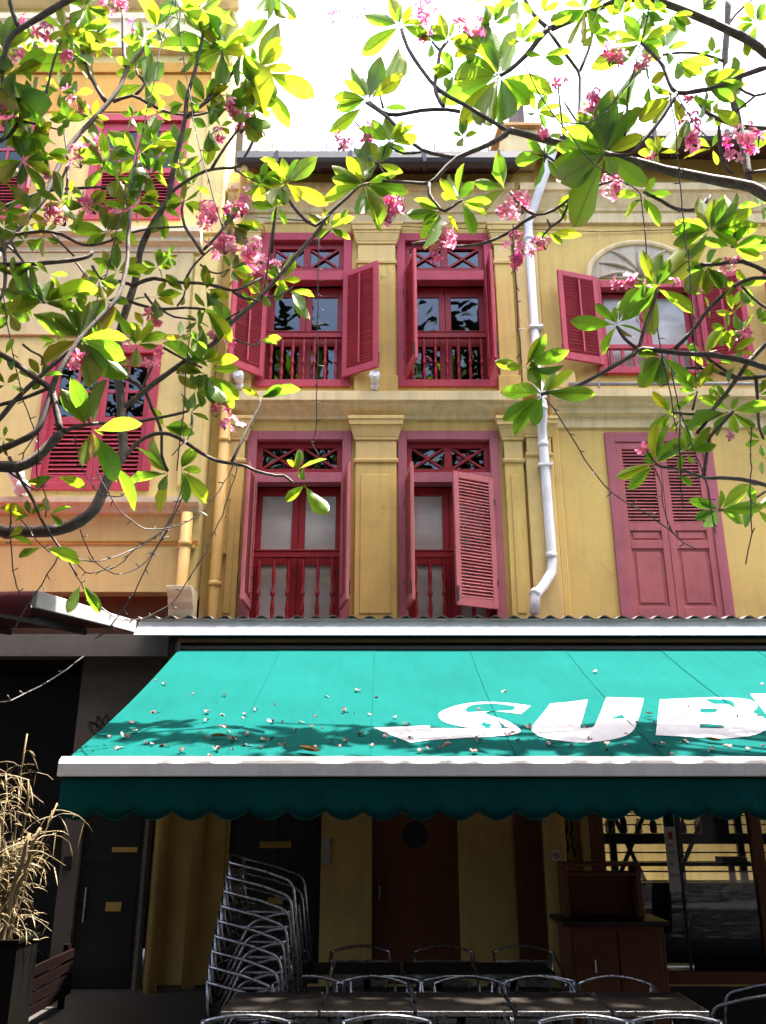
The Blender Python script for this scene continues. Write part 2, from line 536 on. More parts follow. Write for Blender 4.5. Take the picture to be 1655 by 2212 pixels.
# ------------------------------------------------------------------ measured data (centimetres; branch points carry their radius in mm)
BRANCHES = [
('l','-372.9,700.7,481,60 -353.1,693.2,447.9,60 -330.8,685.9,415.9,52 -314.6,682.9,409.3,56 -300.9,681.4,410.3,54 -290.2,680.2,409.4,50 -280.8,679.5,409.7,54 -271,679.1,410.9,50 -261.8,679.1,413.6,49 -253.6,679.7,418.8,52 -246.9,680.6,425,46 -243.3,681.5,430.2,48 -241,682.6,436.8,49 -238.9,684.6,447.8,44 -236.8,686.7,459.4,48 -234.1,688.4,468,46 -231.4,689.9,475.1,43 -228.9,690.9,479.9,47 -227.8,692.2,486.2,42 -230.1,694.4,499.8,42 -233.4,696.7,515.1,45 -235.5,698.6,527.9,40 -237.5,700.3,539.7,42 -240,701.6,550.6,42 -242.6,702.8,561.4,38 -245.1,703.8,572.6,41 -247,704.9,584.9,39 -247.9,706,600.1,37 -247.8,706.9,615.6,40 -246.7,707.4,628.7,35 -244.8,707.8,641.3,36 -242.3,708,654.2,37 -239.9,707.9,667.1,33 -238.6,707.5,680.3,35 -237.6,706.8,692.6,34 -237.2,706.1,701.7,30 -235.9,705.4,711.1,33 -231.6,704.6,724.5,30 -225.9,703.7,738.7,29 -219.4,703,751.5,30 -213.9,702.1,764.2,26 -211.8,700.5,777.5,27 -210.7,698.6,791.3,27 -208.4,696.8,805.7,23 -206,695,820.6,25 -203.5,693.2,836.6,23 -201.4,691.4,852.5,21 -201,689.7,867.2,23 -200.6,688.3,881.4,20 -198.1,687.6,894.6,19 -195.2,687.1,908.5,20 -192.9,686.5,925.3,17 -191,686.2,942.9,17 -189.5,686.1,961.5,16 -188.5,686.3,976,14'),
('l','-308.2,609.6,438,50 -302.1,609.7,438.7,51 -294.4,610,439.5,44 -287.4,610.5,439.4,47 -280.6,611.1,439.9,45 -274.5,611.7,442.7,40 -269,612.3,446.9,43 -264.4,612.9,452.7,39 -260.3,613.6,459.1,37 -256,614.6,465.6,39 -252.7,615.4,470.5,33'),
('l','-323.6,617.3,548.6,21 -318.7,616.9,545.4,23 -312.1,616.5,541.1,21 -305.4,616.3,537,24 -298.1,616.1,532.4,24 -289.7,615.9,526,23 -281.4,615.9,519.7,26 -273.9,616.2,514.7,24 -267.9,616.5,510.3,25 -264.9,616.5,506.4,27 -263.1,616.2,501.9,25 -260.9,615.9,495.5,27 -258.6,615.5,487.9,28 -255.6,615.3,478.2,26 -253.3,615.3,470.4,29'),
('l','-296.2,609.5,453.5,27 -290.5,609.9,456.4,28 -283.3,610.6,460.4,25 -277.1,611.4,464.3,27 -271.9,612.2,469,26 -269.5,612.9,475.2,24 -268.2,613.6,483,27 -266.8,614.7,493.6,24 -265.8,616.1,504.5,24 -265.5,617.1,512.2,26 -264.8,618.3,519.5,23 -262.5,620,528.8,24 -259.7,622,538.5,24 -257,624.1,548,21 -254.4,626.1,556.7,23 -251.9,627.7,562.8,22 -249.1,629.3,568.9,21 -245.3,631.6,577.2,23 -240.9,634.2,586.8,20 -235.4,637.3,597.4,20 -230.6,640.5,609.2,21 -228.7,643.3,622.7,19 -228.2,645.9,636.4,20 -228.2,648,648.8,20 -228.8,649.7,660.1,18 -230,650.8,668.9,19 -231.4,652,679.2,18 -232.4,654.4,698,17 -233.1,656.1,714.5,18'),
('l','-306.3,609.5,473.1,22 -303.8,609.7,475.6,22 -300.4,610.1,480,19 -297.1,610.8,486.5,21 -293.4,611.7,494.2,20 -289,612.8,501.4,18 -284.2,614.2,509.1,20 -278.7,616,517.5,18 -273.1,618,526.4,18 -267.2,620.4,536,19 -261.9,622.7,544.6,17 -257.9,624.2,549.5,17 -255,625.4,553.4,17 -253.6,626.7,558.9,15 -253.1,627.6,563.4,16'),
('l','-267.9,616.5,510.3,15 -275.9,614.7,504.9,16 -285.9,612.8,498.8,14 -294.9,611.7,495,16 -302.6,610.9,492.4,16 -307,610.6,490.9,15 -309.3,610.5,490.2,17'),
('l','-238.1,700.7,565,20 -233.2,701.8,563.1,20 -227,703.1,560,18 -221.6,704.5,555.8,19 -216.9,705.9,550.4,18 -213.6,707.4,543.5,16 -210.8,709,536.3,18 -207.6,710.5,529.8,16 -204.8,711.8,523.7,15 -202.9,713,518.4,16 -201.6,714.2,512.4,14 -201.4,715.9,503.4,14 -200.9,717.6,494.1,14 -197.8,719.3,486,12 -194.8,720.5,480.2,13'),
('l','-225.8,691.5,481.5,20 -224.1,692.3,485.1,21 -221.7,693.3,489.7,19 -219.5,694.3,493.8,20 -216.2,695.3,498,19 -210.7,696.8,502.8,18 -204.1,698.3,506.8,20 -197.6,699.5,508.2,18 -190.9,700.4,507.7,18 -183.9,700.9,504.9,19 -176.8,701.4,500.6,17 -169.6,701.7,495.5,17 -162.5,702.1,490.5,17 -155.5,702.7,486.5,15 -148.6,703.5,483.6,17 -141.9,704.6,482.3,16 -135.2,705.8,481.6,15 -128.1,707.1,480.8,16 -121.7,708.2,479.7,14 -117.8,708.6,477.7,14 -113.4,709.1,475.6,15 -104.5,710.6,473.7,13 -95.7,712.1,472.3,14 -91.5,713,472.9,14 -88.3,713.6,472.9,12 -83.6,713.9,469.3,13 -79.8,713.9,465.7,12'),
('l','-135.2,705.8,481.6,15 -132.5,708,491,15 -128.9,711,503.4,13 -125.1,713.9,515.7,13 -121.2,716.6,527.5,12 -117.9,718.8,536.8,11 -115.4,720.4,544.2,11 -114.7,721.4,550,9 -114.7,721.9,553.7,8'),
('l','-253.8,695.8,516.2,17 -244.7,696.2,516.1,17 -232.3,697.1,516.8,15 -219.1,698.8,519.5,16 -206.2,700.9,523.1,15 -195.4,702.9,526.5,13 -186.8,704.7,529.6,14 -181,706.1,532.1,13 -177.7,706.9,533.7,12'),
('l','-226.7,621.5,481.3,14 -233.8,619.8,479.5,15 -242.2,617.8,476.9,15 -248.4,616.3,473.4,18 -252.7,615.4,470.5,18'),
('l','-235.9,699.4,533.1,28 -234.1,699.7,534.4,29 -229.9,700.7,538.4,25 -221.5,703,548.6,27 -210.8,705.9,561.5,27 -198.7,709.1,574.5,24 -185.9,712.6,587.6,27 -172.8,715.9,599.4,25 -161.1,718.9,611.1,24 -153.8,721.1,623.2,26 -147,722.9,635.4,23 -136.9,725.2,648.2,24 -126.5,727.4,660.8,24 -118.4,728.8,672.6,21 -111.1,730,683.8,23 -104.1,730.9,694,22 -96.8,731.7,704.8,20 -88,732.3,718.5,22 -79.1,732.7,732.2,20 -70.9,732.9,743.8,19 -64,732.9,753.9,20 -60.5,732.5,761.7,18 -56.3,732.1,769.5,18 -46.4,732,780.7,18 -36,731.7,791.4,16 -30.2,731.3,798.5,17 -25.7,731.1,803.5,16 -19.4,731.3,806.4,14 -14.5,731.5,807.8,15'),
('l','-228.1,700.4,535.2,14 -225,702,544.1,14 -221.1,704,555.7,12 -217.9,705.7,566.9,12 -215.3,707.1,576.5,11 -214,707.8,581.3,9 -213.3,708.1,583.5,9'),
('l','-254.7,692.2,639.7,17 -251.8,692.7,642.6,18 -246.9,693.4,644.7,15 -239.1,694.6,642.2,16 -229.6,695.8,638.7,15 -219.1,697,636.4,14 -208.1,698.1,635.1,15 -197.3,698.7,636.2,13 -186.7,699.2,637.5,12 -175.9,699.4,636.9,13 -167.8,699.5,636,11'),
('l','-235.6,695,658.4,22 -234.5,695.2,659.9,22 -231.7,695.5,662.2,19 -225.8,696.3,665.7,20 -218,697.1,668.4,19 -209,697.8,667.1,17 -198.9,698.3,664.9,18 -188.1,698.8,664.8,16 -177,699,664.5,15 -166.1,699,663.1,15 -156.2,698.7,660.9,13 -148.8,698.5,657.7,13 -142.6,698.1,655.4,13 -136.8,697.8,656.4,11 -130.9,697.3,659.1,11 -123,696.6,663.6,10 -116.5,696,667.6,8'),
('l','-142.6,698.1,655.4,10 -137.4,697.9,651.6,10 -130.3,697.4,647.3,8 -122.1,696.8,644.7,8 -115.4,696.1,643.1,7'),
('l','-175.7,699.5,685.6,10 -170.7,699.3,681.2,10 -164.6,699.1,676.7,9 -160,699,675.3,9 -155.6,698.9,675.6,8 -150.8,698.7,677.6,7 -147,698.6,679.8,7'),
('l','-191.8,714.2,680.1,14 -190.4,714.2,684.6,13 -188.1,714.3,690.8,11 -184.6,714.6,697,11 -180,715,703.8,10 -173.3,715.6,712.2,8 -167.6,716.2,719.1,8'),
('l','-275.3,689.6,676.9,15 -272.4,689.8,671.4,16 -268.4,690.3,665.4,14 -264.3,690.9,662.5,16 -259.6,691.6,661.2,16 -254.4,692.5,661.8,16 -248.6,693.3,662.4,18 -241.4,694.3,660.5,17 -235.6,695,658.4,17'),
('l','-337.7,631.1,637.2,23 -333.9,631.2,637.2,23 -327.3,631.6,637.5,20 -316.9,632.4,638.3,21 -304.4,633.8,639.9,20 -289.6,636.1,642.9,19 -276,638.7,646.6,20 -267.2,640.7,649.9,18 -261.6,642.2,653.1,17 -259.2,643.2,656.5,18 -258.6,643.7,659,16'),
('l','-270.8,639.5,646.4,11 -267.1,639.4,641.5,11 -262.5,639,634.8,9 -258.3,638.4,627,9 -255,637.7,619.8,9 -253.9,637.1,615.4,7 -253.8,636.6,612.8,8'),
('l','-204,701,595.7,13 -198.2,701.8,592.5,13 -190.9,702.7,588.5,11 -185,703.3,585.5,12 -179.3,703.8,582.7,11 -172.8,704.4,579.4,10 -167.7,704.7,576.8,11'),
('l','-194.1,698.8,638.9,9 -191.6,698.8,643.6,9 -189,698.8,649,8 -188.2,698.8,653.1,8 -188.1,698.8,655.8,7'),
('l','-225,696.2,650.7,13 -220.7,696.7,644.6,13 -215.4,697.3,638,11 -211,697.8,635.4,12 -206.5,698.2,633.5,11 -202,698.7,630.3,10 -196.1,699.2,627.5,10 -185.4,699.7,626.1,9 -175.9,699.9,625.4,8'),
('l','-335.6,635.2,665.7,18 -333.5,634.3,658.5,18 -330.7,633,648,16 -327.5,631.2,634.9,17 -324.7,629.3,621.8,16 -323.3,627.8,612.4,15 -323,626.5,604.6,16 -324.6,625.1,596.7,14 -326.5,624.1,590.9,14'),
('l','-327,635.2,662.5,14 -323.7,634.6,656.5,14 -319,633.8,648.6,12 -313.5,633.2,641.3,12 -308.3,632.4,633.4,12 -306.1,631,624,10 -303.3,629.7,614.4,11 -294.9,628.8,604.3,9 -287.3,628.3,596.7,9'),
('l','-295.8,619.3,551.3,11 -292.6,619.2,548.6,11 -288.5,619.1,545.4,10 -284.4,619.2,543.4,10 -280.5,619.4,541.3,10 -277.6,619.2,537.7,8 -275.6,618.8,533.9,9 -274.7,618.4,530.4,8 -274.5,618,527.8,7'),
('l','-177.9,703.9,582.7,5 -179.9,703.9,582.1,5 -181.9,704.3,578.2,4 -182.3,706.3,564.5,4 -182.2,708.3,551.6,4'),
('l','-288.5,610.1,447.5,14 -285.8,610.5,442.9,14 -282.6,611,437.6,13 -280.9,611.3,434.4,13 -278.4,611.8,430.2,13 -272.5,613.2,421.6,11 -266.6,614.9,412.5,12 -263.8,616.1,406.5,11 -261.3,617.3,400.9,10 -256.7,619.2,393.7,11 -251.5,621.4,386.2,9 -246.1,623.9,378.9,10 -240.9,626.4,371.8,9 -236.2,629.1,364.3,8 -232.8,631.1,358.5,9'),
('l','-286.9,610.7,434.9,8 -282.1,611.3,431.8,8 -275.9,612.3,427.9,7 -270.3,613.3,423.3,7 -265.1,614.2,421.1,6 -260.5,614.5,426.4,6 -257.3,614.6,432.6,6'),
('l','-143.7,722.7,616.7,10 -136.1,724.1,615,10 -127.6,725.6,613.3,9 -123.2,726.5,613.2,9 -120.5,727.1,614.2,9 -119.1,727.5,617,8 -118.6,727.8,619.7,8'),
('l','-146.9,722.3,621.5,9 -148.9,722,623.7,9 -151.5,721.7,626.2,8 -153.6,721.3,627.6,8 -155.2,721,628.4,8'),
('l','-89.4,734,684.8,8 -95.3,733.2,678.4,9 -102.5,732,671.8,8 -108.2,730.9,670,9 -112.8,730,669.6,10 -116,729.4,668.3,10 -117.9,729,667.2,11'),
('l','-109.8,723.5,761.8,9 -111.2,724.6,750.9,10 -112.9,725.9,735.6,10 -114.3,727.3,717.6,11 -115.5,728.3,700.7,12 -116.4,728.7,690.4,11 -117.1,728.8,683,13 -117.7,728.9,675.8,13 -118.1,728.9,670.7,13'),
('l','-118.9,728.2,689.8,12 -122.4,727.5,688.9,12 -127,726.7,687,11 -130.9,726,683.2,11 -135.5,725.2,678.9,10 -141.6,724.1,674.8,9 -148.4,722.8,671.9,10 -156,721.3,672.1,9 -163.1,719.8,673.4,8 -168.4,718.7,674.7,8 -171.9,718,675.7,7'),
('l','-117.2,729.2,667.3,11 -123.1,728,665.4,11 -130.4,726.6,663.8,9 -135.9,725.5,664.4,9 -140.7,724.5,666,9 -145.2,723.5,668.6,8 -148.3,722.8,671.1,8'),
('l','-155,721.3,635.4,10 -148.8,722.7,641.5,10 -141.3,724.3,648.5,8 -134.7,725.7,652.6,9 -129.9,726.7,655.2,8'),
('l','-161.2,712.5,762.4,8 -158.1,713.3,760.9,9 -155.1,714.3,758.3,8 -154.7,714.8,755,10 -156.3,715.2,749.6,10 -160.6,715.4,739.8,10 -165.9,715.5,729.6,12 -170.6,715.2,722.6,11 -174.2,714.9,718.2,12'),
('l','-294.2,632,957.3,37 -303.9,631.2,948.8,37 -315.8,630.5,938.2,31 -325.4,630.2,929.2,33 -334.5,630.1,920.7,30 -343.9,630.1,912.5,27 -352,630.3,905.1,28 -357.4,630.7,899.6,25 -361.1,631.4,892.5,23 -363.6,633,880.1,24 -364.6,634.8,865.4,20 -363.7,636.9,848.5,19 -362.3,638.3,834.8,18'),
('l','-364.8,624,939.6,20 -362.8,625.4,931.4,22 -359.8,627.2,921.3,20 -355.6,628.9,912.5,24 -352.1,630.2,905.9,24'),
('l','-356.5,673.3,679.8,29 -352.7,675.2,692.1,30 -347.8,677.8,707.3,26 -343.6,680,717.9,29 -339.2,682.1,728.2,28 -334.3,684.6,739.8,25 -329.8,687.5,754.1,28 -326.9,691.1,775.1,25 -324.4,694.9,797.6,25 -321.3,698.3,816.8,27 -317.2,701.7,834.6,24 -311,705.1,851.1,25 -304.1,708.3,866.7,25 -297.4,711.3,882,22 -291.3,714,896.8,24 -286.3,716.3,910.5,23 -282.3,718.3,924.1,21 -280.3,720,938.6,23 -277.8,721.7,953.5,21 -271.9,723.6,968.6,20 -264.8,725.4,983.8,21 -257.2,727.1,1000.8,18 -251.1,728.3,1013.9,19'),
('l','-293.2,714,898.9,25 -297.3,714.2,904.7,25 -303.1,714.5,913.9,22 -309.7,715,926.3,23 -316.3,715.5,940.5,22 -321.8,716.2,955,20 -326.8,716.8,969.9,21 -332.2,717.2,986.5,19 -336.4,717.5,999.5,18'),
('l','-278.3,721.4,951,23 -281.1,722,960.4,24 -284.4,722.8,974.3,21 -287,723.8,991.5,22 -289.3,724.6,1009.8,21 -291.3,725.2,1027.4,19 -292.6,725.5,1040.5,20'),
('l','-286.2,715,899.9,18 -278.2,716.8,906.4,18 -267.9,718.5,911.7,16 -259.3,718.9,908.1,17 -250.6,718.9,901.6,16 -240.4,718.9,895.5,15 -229.9,718.9,890.2,16 -219.6,719.1,887.6,14 -210.1,719.3,886.4,13 -202.3,719.4,885.9,14 -195.4,719.5,886.7,12 -188.2,719.8,889.6,12 -182.8,720.1,892.4,12'),
('l','-264.8,718.9,913.2,17 -260.6,720.2,921.1,16 -257.2,721.5,930.6,14 -260.5,721.9,937.3,14 -265.2,722,942.9,12 -267.4,722.3,948.3,11 -268.7,722.5,952.1,11'),
('l','-200.1,691.2,856.3,19 -194.7,691.5,862.2,19 -187.1,691.9,870.9,17 -178.5,692.6,881,18 -169.8,693.2,892.4,17 -162.8,693.6,904.6,15 -157,693.8,917.7,17 -152.2,693.9,933.9,15 -148.9,694,947.2,14'),
('l','-182.9,692.1,877.1,14 -178.4,692,886.6,14 -173.2,692,899.3,13 -169.1,691.8,911.6,13 -166.6,691.6,923.6,13 -167.5,690.8,934.9,11 -169.2,690.2,943.1,12'),
('l','-214,701.8,765.9,18 -213.4,701.6,767.7,19 -211.3,701.5,771.2,16 -205.9,701.5,777.3,17 -198.5,701.8,784.6,17 -189.4,702.3,792.3,15 -179.7,703.3,799.2,16 -170.5,704.6,803,14 -161.9,706.1,805.5,14 -154.8,707.5,806.5,15 -148.4,708.4,809.4,13 -142.1,708.2,820.2,13 -136.9,707.6,832.1,13 -134.1,707,840,11 -132.7,706.6,845.1,12'),
('l','-151.4,708.2,806.4,11 -146.1,709.9,803,10 -139,712,799.1,8 -131.3,714.1,796.3,8 -125.2,715.7,794.5,7'),
('l','-173.8,704.1,801.8,16 -170.3,703.6,809.8,16 -165.4,703.1,820.3,14 -160.4,702.8,830.1,14 -155.5,702.5,839.3,14 -151.5,702.4,846.2,12 -148.3,702.2,852.9,13 -146.2,701.5,862,11 -145,700.8,869.6,11'),
('l','-152.7,702.1,846.8,9 -147.2,702.8,850.1,9 -140.6,703.7,854.3,7 -135.4,704.3,858.2,7 -131.6,704.7,861.2,6'),
('l','-173.6,700,697.4,18 -178.1,700.4,704.7,18 -183.9,700.9,714.1,15 -189.5,701.4,722.3,16 -194.5,702,731.1,15 -197.8,702.9,742.2,13 -199.6,703.9,752.7,13 -199.4,704.7,760.2,11 -198.5,705.2,764.9,10'),
('l','-174,700.3,702.9,15 -169.2,700.6,709.3,15 -163.2,701,717.8,13 -158.2,701.5,726.2,13 -153.8,702,734.8,12 -150.8,702.7,743.6,11 -148.9,703.2,750.3,11'),
('l','-360.9,674.2,697.5,19 -355.4,675.5,700.1,19 -347.2,677.6,703.5,17 -336.6,680.2,707.7,18 -325.4,682.8,711,17 -316,684.7,711.6,15 -307.4,686.3,710.2,17 -299.7,687.3,706.1,15 -292.4,688.3,702,14 -285.5,689.5,700.6,15 -278.4,690.8,701.2,13 -270.6,692.3,704.3,13 -262.4,694,708.9,13 -254.1,695.7,714.6,11 -245.1,697.3,720.3,12 -235.3,698.8,724.6,11 -224,700.1,727.8,10 -208,701.4,730.1,10 -194.5,702,731.1,9'),
('l','-244,694.9,685,18 -245.4,695.4,696.4,17 -247.1,696.4,712.5,15 -248,698.1,732.5,15 -248.7,699.9,749.5,14'),
('l','-360.4,641.3,779.1,22 -355.7,641.4,781.8,21 -350.2,641.7,786.7,18 -346.5,641.7,794.7,19 -343.8,641.7,803,17 -341.9,641.5,809.4,15 -340.8,641.4,813.8,15'),
('l','-368.3,676.8,730.2,19 -359.7,679.6,738.5,19 -348.4,683.2,748.8,16 -338.3,686.3,757,17 -327.3,689.4,763.9,15 -314,692.4,768.4,13 -299.9,695.4,771.7,14 -284.1,698.4,775.4,12 -271.6,700.5,777.9,10'),
('l','-306.4,687.8,721.9,13 -307.8,689,734.4,13 -310,691.1,753.4,12 -313,694.1,778.6,12 -316.9,697.4,805.5,11 -322.2,699.8,827.8,10 -327.7,702,848.7,11 -333,704.5,872.7,9 -336.9,706.4,891.3,9'),
('l','-316.9,697.4,805.5,11 -317.1,695.5,793.3,12 -318.4,693.2,779.2,11 -322.9,691,769.4,13 -327.1,689.3,762.9,14'),
('l','-366.6,638.6,828.6,16 -357.4,639.1,828.8,15 -345.3,640,829.1,12 -332,641.4,829,12 -321.4,642.8,829.1,10'),
('l','-323,642.4,831.5,15 -322.1,641.8,840.5,14 -320.8,640.9,852.6,12 -319.5,639.8,864.9,12 -317.9,638.6,877.1,11 -315.3,637.5,889.3,9 -313.1,636.7,898.4,10'),
('l','-339.6,642,803.4,12 -332.9,642.7,802.6,11 -324,643.8,801.4,9 -314.6,645.1,799.7,9 -307,646.3,798.2,7'),
('l','-315.5,684.5,708.8,13 -309.6,685.1,702.9,13 -302.6,685.8,695.8,11 -297,686.4,690.2,11 -293,686.9,686.2,10'),
('l','-361.2,673.5,691.9,16 -356.3,674.4,690.7,15 -349.9,675.4,688.1,13 -343.6,676.1,682.4,13 -338.8,676.7,677.2,12'),
('l','-210.2,710.2,811,7 -202.9,710.3,809.9,7 -194.5,710.5,810.3,6 -189.3,711.2,815.7,6 -186.2,712,822.4,6 -186.1,712.6,827.5,5 -187,713.1,831.2,5'),
('l','-148.9,694,947.2,11 -143.9,695.2,940.4,11 -137.3,696.8,933.4,9 -130.2,698.3,931.9,9 -124.5,699.4,932,8'),
('r','175.7,688,972.6,33 170.4,688.3,965.7,32 163.4,688.9,956.4,28 156.8,689.4,946.4,29 149.5,690.2,936.6,26 141,691.3,927.6,23 132.9,692.6,920.3,24 126.6,693.6,916.2,20 122.3,694.4,914.1,19'),
('r','262.8,695.6,1025.5,35 253,696.9,1021.5,37 239.3,698.8,1015.8,33 224.4,700.7,1009.3,37 208.8,702.6,1002.5,36 192.6,704.5,995.7,33 180.1,705.8,990.6,37'),
('r','180.1,705.8,990.6,25 173.3,707.8,1002.7,26 165.6,710,1017.8,23 161.6,711.5,1030.3,25 158.8,712.6,1041.3,24 156.3,713.4,1050.5,22 154.7,714,1056.8,24'),
('r','179.1,702.5,984.7,20 185.1,703.8,973.6,20 193,705.3,959.4,18 201.5,706.7,946.5,19 208.2,707.7,934.2,18 209.4,707.8,924.5,16 208.1,707.4,912.7,18 206.1,706.4,891.3,16 203.7,705,871.2,15 201.6,704.2,863,16 200.2,703.7,859.9,14'),
('r','209.9,708,934.5,18 214.8,708.8,946.6,18 220.6,709.5,961.9,16 224.9,709.9,974.5,16 227.7,709.9,986.4,15 228,709.4,998.4,14 227.4,708.8,1007.4,14'),
('r','256.3,696.6,1024.5,39 266.6,694.7,1022,41 279.7,692.2,1018.1,38 290.6,690.2,1013.9,42 302.2,687.9,1007.4,42 316,685,996.1,40 330.4,682.1,983,45 344.6,679.4,970.3,42 357.9,677.1,958.1,42 369.6,675.3,947.5,47 379.5,673.9,937.6,42 385.8,672.8,928.2,46 391.6,671.7,918.6,47 401.4,670.4,907.1,43 409.6,669.6,898.1,49'),
('r','394.1,729.4,1068.5,35 391.9,730.6,1050.4,37 388.6,731.8,1027,34 384.4,732.4,1004.5,38 380.7,732.6,984.7,37 379.7,732.6,974.8,35 379.8,732.6,964.8,40 380,732.5,943.6,37 380.4,731.8,920.5,37 381.1,731,902.7,41 381.6,730,885,37 381.4,728.4,863,40 380.6,726.4,840.7,41 379,724.1,818.2,37 377.4,722.2,801.4,42'),
('r','389.5,731.9,1027.1,19 393.7,731.9,1033.9,19 400.4,731.9,1043.3,16 411.4,731.9,1054.8,17 420.9,731.8,1064.3,16'),
('r','394.8,669.9,902.5,28 379.3,669.3,895.6,29 361,668.9,887.3,25 347.8,668.7,879.6,27 335.8,668.8,873.3,25 323.8,669.5,870.3,23 312.8,670.5,869.1,25 302.8,671.6,868.1,23 295,672.8,869.5,22 291.4,674.1,875.3,23 289.8,675.6,884.3,20 288.8,677.5,897,21 287.5,679.5,910.6,21 284,681.4,921.4,18 279.7,683.3,931.3,20 275.1,685.3,941.9,19 271.4,686.9,949.9,17'),
('r','294.1,672.8,868.5,23 289.6,672.3,860.2,24 283,671.6,848.6,21 274.8,671,835.4,22 266.2,670.6,822.6,21 259,670.5,813.4,19 252.4,670.6,805.6,20 246.9,670.4,796.9,18 240.5,670.8,790.8,17 228.5,673.1,792,18 218,675.4,795,16'),
('r','-1,688.7,774.8,12 12.3,687,772.5,14 27.8,685.4,770.2,14 37.5,684.5,768.1,17 45,684.1,768.2,18 50.9,684.5,773.3,18 56.7,685.3,781.3,22 63.9,686.4,791.4,22 73.4,687.6,802.1,23 88.7,688.7,811.1,27 104.4,690.2,819.7,26 115.9,691.7,828.6,29 124.1,692.9,835.9,31 126.5,693.5,840.2,30 129.2,693.8,841.6,35 139.3,694.5,839.3,35 152.7,695.6,835.4,34 167.5,697.1,832.2,40 184.3,699,828.8,38 204,701.6,824.7,40 224.2,704.4,820.9,45 242.7,707.1,818.3,41 259.8,709.6,815.9,46 274.5,711.6,812.6,48 288.7,713.5,809.5,46 304.8,715.5,807.2,52 321.3,717.5,805.1,51 337.8,719.1,802.5,51 353.4,720.3,799.8,58 367.2,721.2,797.8,54 378.7,721.6,795,57 385.9,721.3,789.3,62 392.4,720.8,782.8,57 403.2,720.2,775.8,63 412.1,719.6,770.3,64'),
('r','302.4,722.8,971.9,14 313.7,724.4,976,15 328.3,726.5,980.3,14 342,728.3,982.1,16 355.4,729.9,981.8,16 369,731.5,977.8,16 379.3,732.6,973.5,18'),
('r','338.6,727.5,920.4,20 341.3,727.5,910.6,22 346,727.6,899.3,21 353.8,728.1,892.7,24 363.2,728.7,887.9,24 372.9,729.3,883.6,24 384.3,729.9,880.7,28 400.7,730.8,880,26 414.5,731.3,879.9,27'),
('r','360.8,678.5,881.2,13 367.4,679.4,876.7,14 376.3,680.7,873.4,13 386.1,681.9,877,15 394.1,682.8,881.6,16'),
('r','355.6,679,853,12 376.1,680.7,872.4,13'),
('r','258.2,674.9,899.7,14 253.7,675.1,891.7,14 248.6,675.3,880,12 245.8,675.6,865.5,13 243.7,676.3,849.3,12 240.9,677.5,830.1,11 238.8,678.8,815,11'),
('r','130.8,722.9,790.3,14 135,722.7,782.2,15 140.9,722.4,772.6,14 147,722.1,765.2,15 154.3,721.7,760.6,15 163.6,721.3,761.6,14 173.3,721,765.8,16 182.3,720.9,772.1,15 189.9,720.8,779,15 193,720.7,784,16 196.9,720.6,788.4,15 207.1,720.8,792.4,16 219.9,721.3,796.7,16 234.7,722,802.7,15 246.7,722.8,807.7,17'),
('r','29,737.4,736.9,14 38.6,735.8,738,15 51,733.6,737.8,14 62,731.5,732.9,15 74,729.4,728.2,15 88.5,727.2,727.7,15 103.3,725.4,729.8,16 116.8,724,734.9,15 128.4,723.1,741.1,16 135.6,722.7,746.7,17 141.3,722.3,751.7,16 148.6,721.9,756.4,17 154.2,721.7,759.7,18'),
('r','158.6,716.9,848.2,11 162.1,717.4,841.5,12 167.5,718,833.1,12 175.2,718.3,826.8,13 182.8,718.8,819.9,14 187.6,719.5,809.6,13 191.2,720.1,799.5,16 194.6,720.4,792.7,15 196.9,720.6,788.4,15'),
('r','189.6,720.9,775.2,16 185.7,721,765.4,15 180.4,721,754.4,13 175,721,749.7,13 168.8,721,745.1,12 160.4,720.9,734.2,10 153.6,720.8,724.6,10'),
('r','268.6,726.1,793,16 277.2,727.5,788.9,18 287.6,729.1,783.8,17 294.5,730.3,779.3,20 301.9,731.5,776.1,20 313.7,733.4,775.5,20 325.8,735.3,778.2,23 335.2,736.6,787.4,23 341.6,737.3,796.4,24'),
('r','191.2,710.5,895,11 195.5,711.7,886.5,12 201.7,713.3,875.1,11 209.9,715.1,862.3,13 216.8,716.6,851.9,13'),
('r','185.4,707.9,913.2,10 186.6,711.3,888.8,11 188.1,714.7,862.2,10 189.5,716,850.8,11 190.6,716.5,845.7,11'),
('r','334,678.2,831.8,17 333.3,679.1,820.6,18 333.2,680.5,807.1,17 334.1,681.9,795.8,19 336.1,683.3,787,19 340,684.3,782.7,18 343.6,684.9,781,21'),
('r','356.5,686.4,782.2,14 383.1,689.5,788.7,18'),
('r','337.9,697.2,703.5,19 339.5,696.1,711.3,18 341.4,694.8,719.6,15 342.9,694.6,722.3,14 344,694.6,723,12'),
('r','166.3,721.2,754.6,11 168.8,721,745.1,11'),
('r','73.6,687.6,802.6,20 66.3,687.8,803.7,20 56.8,688.2,806,18 47.6,688.9,809.1,20 38.6,689.9,814.1,19 31,691.1,821.8,18 23.4,692.7,832.2,19 14.6,694.8,846.7,18 4.8,697,861.8,18 -7.5,699.3,875.3,19 -17.6,701.1,885.1,17'),
('r','38.5,689.5,811,14 30.1,689.9,809.8,14 20.1,690.7,810.1,12 12.9,691.9,815,13 7.8,693,820.8,12 6.3,693.6,824.8,11 6.3,693.8,827.4,12'),
('r','6.1,688,775.7,11 2.5,689.2,782.1,11 -1.5,690.6,790.1,9 -3.6,691.7,797.7,10 -4.6,692.4,803.1,9 -4,692.2,801.7,8 -3,691.8,798.7,8'),
('r','45.2,684.1,767.8,20 44.6,683.3,761.5,20 44.8,682.2,753.4,17 47.9,681.1,745.8,18 51.9,680,739,17 55,679.2,733.3,15 59,678.7,730.8,16 66.1,679.3,736.1,14 72.7,680.2,742.7,13 75.5,680.4,744.5,13 76.5,680.5,744.8,11'),
